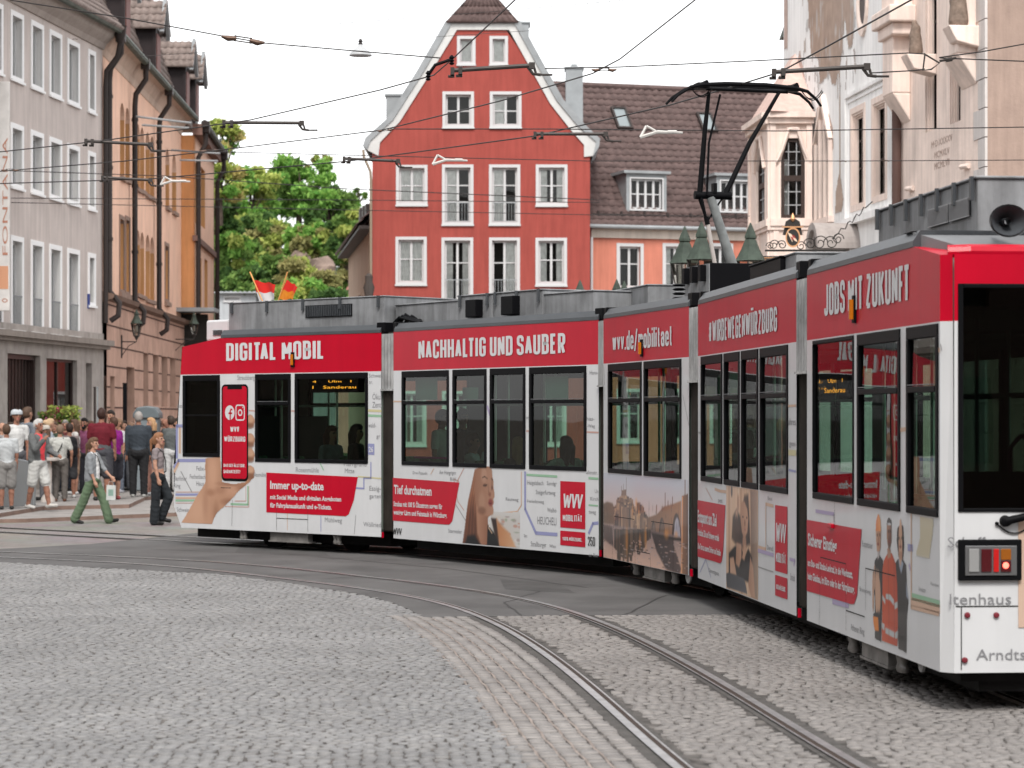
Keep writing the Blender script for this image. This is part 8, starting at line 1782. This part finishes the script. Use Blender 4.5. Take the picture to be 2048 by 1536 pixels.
cop(20, 340, 38, 'clamp on the wire in front of the beige-grey house', .6, 0); cop(1686, 322, 42, 'small clamp on the lower span wire left of the tower windows', .3); cop(1772, 321, 42, 'small clamp on the lower span wire at the tower downpipe', .3); cop(150, 78, 58, 'faint clamp at the upper windows of the beige-grey house', .3)
def tri(px, py, Y, lab, s=1.):
    r = thing('bridle_insulator', lab, 'insulator', tuple(P(px, py, Y)), group='pale triangular bridle insulators')
    mb = MB(); mb.tube([(-.16*s, 0, -.07*s), (-.08*s, 0, .08*s)], .018*s, 6); mb.tube([(-.08*s, 0, .08*s), (.06*s, 0, .0)], .016*s, 6); mb.tube([(-.16*s, 0, -.07*s), (.06*s, 0, 0)], .022*s, 6); mb.tube([(.06*s, 0, 0), (.4*s, 0, -.01)], [.025*s, .015*s], 6); mb.tube([(.2*s, 0, 0), (.32*s, 0, .0)], .024*s, 6); mb.build('bridle', M_alu, r, smooth=True)
tri(1305, 264, 33, 'pale bridle insulator in front of the brown tiled roof', 1.); tri(885, 320, 36, 'pale bridle insulator on the red house wall below the gable', .9); tri(338, 362, 40, 'pale bridle insulator in front of the salmon building', .85)
r = thing('bridle_insulator', 'dark bridle fitting at the niche statue on the tower', 'insulator', tuple(P(1850, 122, 24)))
mb = MB(); mb.tube([(-.01, 0, .07), (.14, 0, -.02), (.06, 0, -.08), (-.02, 0, -.09), (.0, 0, .07)], .009, 6); mb.tube([(.14, 0, -.0), (.3, 0, .03)], .012, 6); mb.tube([(.2, 0, .01), (.26, 0, .02)], .022, 6); mb.build('bridle', M_arm, r, smooth=True)
r = thing('wire_insulator', 'black ribbed insulator fitting where two wires meet on the red gable', 'insulator', tuple(P(880, 130, 25.6)))
mb = MB(); mb.tube([(-.12, 0, -.1), (-.05, 0, 0), (.12, 0, .06)], .018, 6)
for c_ in ((-.12, 0, -.16), (.12, 0, -.0)): mb.lathe([(.012, 0), (.03, .015), (.014, .03), (.03, .045), (.014, .06), (.03, .075), (.012, .1)], c_, 8)
mb.build('insulator_body', M_black, r, smooth=True)
# light arms on the left row
for a, b, c_, d, Y, lab in ((272, 233, 383, 246, 74, 'upper pale bracket arm reaching out from the salmon building'), (284, 250, 378, 256, 74, 'lower pale bracket arm reaching out from the salmon building'), (342, 300, 440, 307, 85, 'pale bracket arm beside the last downpipe'), (360, 320, 436, 322, 85, 'lower pale bracket arm beside the last downpipe')):
    o = MB().tube([tuple(P(a, b, Y)), tuple(P(c_, d, Y))], .032, 6).build('bracket_arm', M_zinc); tag(o, lab, 'bracket', 'pale bracket arms on the left row')
# hanging street light
lp = P(721, 110, 34); r = thing('hanging_lamp', 'white dish shaped street light hanging on a wire against the sky', 'lamp', tuple(lp))
MB().lathe([(.155, -.01), (.155, .005), (.12, .05), (.06, .10), (.035, .12), (.03, .14)], n=20).build('lamp_dish', mat('lamp_dish_white', (.40, .41, .42), .4), r, smooth=True)
mb = MB(); mb.lathe([(.02, .13), (.035, .15), (.02, .17), (.03, .19), (.012, .22)], n=8); mb.tube([(-3.0, 0, -.02), (0, 0, .18), (2.6, 0, .35)], .003, 5); mb.build('lamp_hanger', M_wire, r, smooth=True)

# lanterns
M_cu = mat('lantern_copper_green', (.045, .06, .047), .6, nz=.35, nscale=5); M_ird = mat('lantern_iron', (.045, .04, .038), .55); M_lg = glass_mat('lantern_glass', (.72, .70, .66), 1.5)
def lantern(root, c, s, n=6):
    mb = MB(); mb.lathe([(.0+.335*s, 0), (.31*s, .02*s), (.20*s, .22*s), (.115*s, .42*s), (.10*s, .43*s), (.125*s, .45*s), (.12*s, .50*s), (.09*s, .58*s), (.045*s, .68*s), (.02*s, .74*s), (.005*s, .76*s)], c, n, ang=.25); la = mb.build('lantern_roof', M_cu, root)
    mb = MB(); 
    for k in range(n): a = .25+2*math.pi*k/n; mb.tube([(c[0]+.30*s*math.cos(a), c[1]+.30*s*math.sin(a), c[2]), (c[0]+.16*s*math.cos(a), c[1]+.16*s*math.sin(a), c[2]-.62*s)], .014*s, 5)
    mb.lathe([(.17*s, -.62*s), (.18*s, -.65*s), (.10*s, -.72*s), (.05*s, -.84*s)], c, n, ang=.25); mb.build('lantern_frame', M_ird, root)
    MB().lathe([(.15*s, -.62*s), (.285*s, -.005*s)], c, n, ang=.25, cap=False).build('lantern_glass', M_lg, root); MB().lathe([(.05*s, -.45*s), (.07*s, -.3*s), (.06*s, -.12*s)], c, 8).build('lamp_bulb', mat('bulb_milk', (.62, .62, .58), .4), root, smooth=True)
def candelabra(px, heads, Y, ztop, lab, s):
    o = P(px, HZ, Y); r = thing('street_lamp', lab, 'street lamp', (o.x, o.y, 0), group='candelabra street lamps on the square')
    hz = ztop-.76*s; mb = MB(); mb.lathe([(.25, 0), (.25, .15), (.16, .3), (.12, .9), (.09, 1.1), (.07, hz-1.3), (.1, hz-1.25), (.05, hz-1.1), (.04, hz-.9)], n=10)
    for hx, dy in heads:
        x = (hx-px)*Y/F; mb.tube([(0, 0, hz-1.3), (x*.5, dy*.5, hz-1.45), (x*.95, dy*.95, hz-1.25), (x, dy, hz-.84*s)], .028, 6)
    mb.build('lamp_post', M_ird, r, smooth=True)
    for hx, dy in heads: lantern(r, ((hx-px)*Y/F, dy, hz), s)
candelabra(1437, [(1399, -.5), (1374, .6), (1499, -.2)], 46, CH+(HZ-447)*46/F, 'nearer candelabra street lamp with green copper lantern roofs beside the pantograph', .92)
candelabra(1205, [(1160, 0), (1232, -.4), (1250, .4)], 60, CH+(HZ-560)*60/F, 'farther candelabra street lamp, only its lantern tips above the tram roof', .95)
def wall_lamp(x, y, z, wallx, s, lab):
    r = thing('wall_lantern', lab, 'lantern', (x, y, z), group='wall lanterns on the left row'); lantern(r, (0, 0, 0), s)
    mb = MB(); mb.tube([(0, 0, -.84*s), (0, 0, -.95*s), (wallx-x, 0, -.95*s)], .018, 6); mb.tube([(0, 0, -.95*s), ((wallx-x)*.5, 0, -1.15*s), (wallx-x, 0, -1.7*s)], .012, 6); mb.box(wallx-x-.03, wallx-x+.02, -.05, .05, -1.8*s, -.6*s); mb.build('lantern_bracket', M_ird, r)
p = P(273, 647, 73); wall_lamp(p.x, p.y, p.z, -11.4, .56, 'nearer wall lantern on the sandstone ground floor'); p = P(388, 648, 87); wall_lamp(p.x, p.y, p.z, -11.75, .56, 'farther wall lantern near the entrance canopy')

# hanging inn sign on the town hall
M_irn = mat('sign_iron', (.03, .027, .025), .5); M_gold = mat('sign_gilt', (.62, .33, .17), .4, .4)
Ys = 50.; sgf = Fr(P(1530, 832, Ys), (1, 0)); sn = thing('hanging_sign', 'wrought iron sign with round crest and gold-lettered black board on the town hall', 'sign', M=sgf.M)
def sq(px, py): return sgf.uz(px, py)
mb = MB(); (a, z), (b, _) = sq(1530, 501), sq(1692, 501); mb.tube([(a, 0, z), (b, 0, z)], .022, 6)
def scroll(px, py, r, d=1, tn=1.6):
    c = sq(px, py); pts = [(c[0]+d*r*(1-t/26)*math.cos(t*2*math.pi*tn/22), 0, c[1]+r*(1-t/26)*math.sin(t*2*math.pi*tn/22)-.0) for t in range(22)]; mb.tube(pts, .011, 5)
for px, py, r, d in ((1620, 488, .13, -1), (1640, 486, .16, 1), (1662, 486, .15, -1), (1548, 490, .11, 1), (1540, 492, .08, -1), (1602, 492, .10, 1), (1564, 490, .10, -1), (1676, 478, .12, 1)): scroll(px, py, r, d)
(a, za), (b, zb_) = sq(1664, 478), sq(1745, 403); n = 18
mb.tube([(a+(b-a)*t/n+.0, 0, za+(zb_-za)*t/n+(.05*math.sin(t*1.9) if 3 < t < 15 else 0)) for t in range(n+1)], .012, 5)
mb.build('iron_bracket', M_irn, sn, smooth=True)
cx_, cz_ = sq(1585.5, 475); mb = MB(); mb.lathe([(.165, 0), (.165, .03)], n=24, M=Matrix.Translation((cx_, .01, cz_)) @ Matrix.Rotation(math.pi/2, 4, 'X') @ Matrix.Diagonal((.85, 1.15, 1, 1)))
mb.prism([(cx_-.2, cz_+.05), (cx_+.2, cz_+.05), (cx_+.14, cz_+.32), (cx_+.05, cz_+.38), (cx_-.05, cz_+.38), (cx_-.14, cz_+.32)], 'y', .012, .03); mb.build('crest_plate', M_irn, sn)
mb = MB()
for k in range(28):
    t0, t1 = 2*math.pi*k/28, 2*math.pi*(k+1)/28; mb.poly([(cx_+ro*.85*math.cos(t), -.026, cz_+ro*1.15*math.sin(t)) for ro, t in ((.175, t0), (.145, t0), (.145, t1), (.175, t1))])
(a, z), (b, _) = sq(1564, 454), sq(1606, 454); mb.box(a, b, -.03, .03, z-.012, z+.012); mb.lathe([(.01, 0), (.05, .05), (.035, .1), (.005, .17)], (cx_, 0, sq(0, 443)[1]), 10)
mb.build('gilt_ring', M_gold, sn)
M_cred = mat('crest_red', (.30, .04, .035), .6); M_cw = mat('crest_cream', (.70, .55, .42), .6); mb = MB(); w_ = .07
Rm = lambda x, z: (cx_+x*math.cos(.45)-z*math.sin(-.45)*-1, -.03, cz_+x*-math.sin(.45)*-1*-1+z*math.cos(.45))
for i in range(2):
    for j in range(2): mb.poly([Rm(-w_+i*w_, -w_+j*w_), Rm(i*w_, -w_+j*w_), Rm(i*w_, j*w_), Rm(-w_+i*w_, j*w_)], (i+j) % 2)
mb.tube([Rm(-w_-.005, -w_*1.9), Rm(-w_-.005, w_*1.5)], .008, 5, 1); mb.build('crest_flag', [M_cred, M_cw], sn)
(a, z1), (b, z0) = sq(1512, 512), sq(1600, 552); MB().box(a, b, 0, .04, z0, z1).build('sign_board', M_irn, sn)
mb = MB(); (xa, zb1), (xb, zt1) = sq(1538, 542), sq(1556, 519); txt(mb, 'R', xa, xb, zb1, zt1, -.004, .03); (xa, _), (xb, _) = sq(1557, 542), sq(1600, 519); txt(mb, 'atskell', xa, xb+.3, zb1, zt1, -.004, .02); xx = sq(1531, 540)[0]; mb.box(xx-.006, xx+.006, -.004, -.002, zb1, zt1); zz = sq(0, 515.5)[1]; mb.box(a+.02, b-.02, -.004, -.002, zz-.008, zz+.008); mb.build('sign_lettering', M_gold, sn)

# street furniture near the crowd
p = G(296, 985, ZP); r = thing('waste_container', 'grey plastic street bin with rounded lid behind the crowd', 'bin', (p.x, p.y, ZP)); hb = CH+(HZ-812)*p.y/F-ZP; wb = 44*p.y/F
M_bin = mat('bin_grey', (.16, .185, .20), .5, nz=.1, nscale=3); mb = MB(); mb.prism([(-wb/2*.9, .05), (wb/2*.9, .05), (wb/2, hb-.3), (-wb/2, hb-.3)], 'y', -.3, .3); mb.build('bin_body', M_bin, r, bevel=.03)
mb = MB(); mb.prism([(-wb/2-.05, hb-.3), (wb/2+.05, hb-.3), (wb/2+.05, hb-.18), (wb/2*.8, hb-.03), (0, hb), (-wb/2*.8, hb-.03), (-wb/2-.05, hb-.18)], 'y', -.36, .34); mb.build('bin_lid', mat('bin_lid_grey', (.11, .13, .14), .45), r, bevel=.03)
for px, t_, wpx, lab, m_ in ((250, 768, 8, 'dark square post with a white strip standing behind the crowd', M_black), (189.5, 776, 3.5, 'slim dark steel post in front of the narrow side door, left of two', M_pipe), (195, 776, 3, 'slim pale steel post in front of the narrow side door, right of two', M_zinc)):
    p = G(px, 975, ZP); r = thing('post', lab, 'post', (p.x, p.y, ZP)); s = p.y/F; h = CH+(HZ-t_)*s-ZP; MB().box(-wpx*s/2, wpx*s/2, -.05, .05, 0, h).build('post_shaft', m_, r, bevel=.01)
    MB().box(-wpx*s/2-.005, wpx*s/2+.005, -.055, .055, h, h+.03).build('post_cap', m_, r)
    if wpx > 5: MB().box(-wpx*s*.12, wpx*s*.2, -.056, -.051, h*.3, h*.62).build('post_strip', cm((.6, .6, .62)), r)
# flower trough below the shop window
p0 = G(84, 978, ZP); r = thing('flower_trough', 'planter of pink and dark red flowers under the shop window', 'planter', (p0.x, p0.y, ZP)); s = p0.y/F; wl = 68*s
zf = lambda py: CH+(HZ-py)*s-ZP
MB().box(0, wl, -.25, .25, .0, zf(868)).build('trough', mat('terracotta_trough', (.20, .09, .05), .8), r, bevel=.02)
def blobs(name, n, x0, x1, z0, z1, size, m_, seed):
    rng = np.random.RandomState(seed); c = np.c_[rng.uniform(x0, x1, n), rng.uniform(-.3, .25, n), rng.uniform(z0, z1, n)]; u = rng.normal(size=(n, 3)); u /= np.linalg.norm(u, axis=1)[:, None]; v = np.cross(u, rng.normal(size=(n, 3))); v /= np.linalg.norm(v, axis=1)[:, None]; sz = size*rng.uniform(.6, 1.3, n)[:, None]
    grid_mesh(name, np.stack([c-u*sz, c-v*sz*.6, c+u*sz, c+v*sz*.6], 1).reshape(-1, 3), np.arange(n*4).reshape(-1, 4), None, m_, False, r)
blobs('foliage', 1500, -.05, wl+.05, zf(872), zf(826), .06, LM['mid'], 1); blobs('dark_foliage', 900, .0, wl, zf(870), zf(824), .06, LM['rust'], 2); blobs('grassy_tips', 500, wl*.2, wl+.1, zf(845), zf(812), .05, LM['light'], 5)
mP = mat('petal_pink', (.62, .16, .34), .6); mC = mat('petal_crimson', (.30, .03, .08), .6)
for x_, z_, k, m_ in ((.16, 842, 70, mP), (.06, 860, 40, mP), (.3, 838, 60, mP), (.45, 822, 50, mC), (.6, 848, 60, mC), (.8, 855, 60, mC), (.55, 835, 30, mP), (.0, 880, 25, mP)): blobs('blossom', k, wl*x_, wl*x_+.13, zf(z_)-.08, zf(z_)+.1, .04, m_, int(z_))
# bistro table and stone pedestal among the crowd
p = G(96, 1004, ZP); r = thing('pedestal_table', 'round stone-topped pedestal table beside the white-haired man', 'table', (p.x, p.y, ZP)); s = p.y/F; MB().lathe([(.2, -.05), (.23, -.03), (.23, .02), (.2, .03)], (0, 0, CH+(HZ-918)*s-ZP), 20).build('tabletop', M_stn, r, smooth=True); MB().lathe([(.16, 0), (.15, .08), (.07, .2), (.09, .7), (.05, CH+(HZ-918)*s-ZP-.05)], n=12).build('table_stem', M_stn, r, smooth=True)
# low reflective barrier plate in front of the crowd, far left
bf_ = Fr(G(-10, 1030), (G(100, 1022)-G(-10, 1030)).to_2d()); r = thing('barrier_board', 'low glossy grey barrier board standing at the left edge of the crowd', 'board', M=bf_.M); L_ = bf_.u(72)
MB().prism([(0, .14), (L_, .14), (L_, 1.0), (0, 1.22)], 'y', 0, .03).build('barrier_panel', mat('barrier_grey', (.20, .21, .215), .25, .3, coat=.4), r, bevel=.006)
mb = MB(); mb.tube([(0, .015, 1.23), (L_, .015, 1.01)], .02, 6); mb.tube([(.1, .015, 0), (.1, .015, 1.2)], .018, 6); mb.tube([(L_-.1, .015, 0), (L_-.1, .015, 1.0)], .018, 6); mb.build('barrier_frame', M_zinc, r)

# stone figures in the tower niches
for u, z0, z1 in STAT:
    h = (z1-z0)*1.35; r_ = h/1.7; y = -.38; u = u+.1; pr = [((u, y, z0+.2*r_), (u, y, z0+.9*r_), .36*r_, .28*r_, 0, 1.1), ((u-.02, y-.02, z0+.9*r_), (u, y, z0+1.3*r_), .28*r_, .24*r_, 0, 1.2), ((u-.15*r_, y, z0+1.32*r_), (u+.15*r_, y, z0+1.32*r_), .09*r_, .09*r_, 0), ((u, y-.03, z0+1.5*r_), (u, y-.03, z0+1.6*r_), .15*r_, .14*r_, 0),
      ((u-.22*r_, y, z0+1.28*r_), (u-.1*r_, y-.2*r_, z0+.95*r_), .07*r_, .06*r_, 0), ((u+.22*r_, y, z0+1.28*r_), (u+.2*r_, y-.12*r_, z0+.85*r_), .07*r_, .06*r_, 0), ((u+.05, y-.12*r_, z0+.1*r_), (u+.1, y-.1*r_, z0+.8*r_), .09*r_, .07*r_, 0), ((u-.12*r_, y-.1*r_, z0+.1*r_), (u-.1*r_, y-.08*r_, z0+.8*r_), .09*r_, .07*r_, 0)]
    fuse(pr, 'statue', tow, .022, [M_stat], .01)
    MB().prism([(y-.26, z0), (y-.2, z0-.12), (y-.1, z0-.3), (.0, z0-.42), (.0, z0)], 'x', u-.24, u+.24).build('statue_console', M_rosa, tow, bevel=.02)
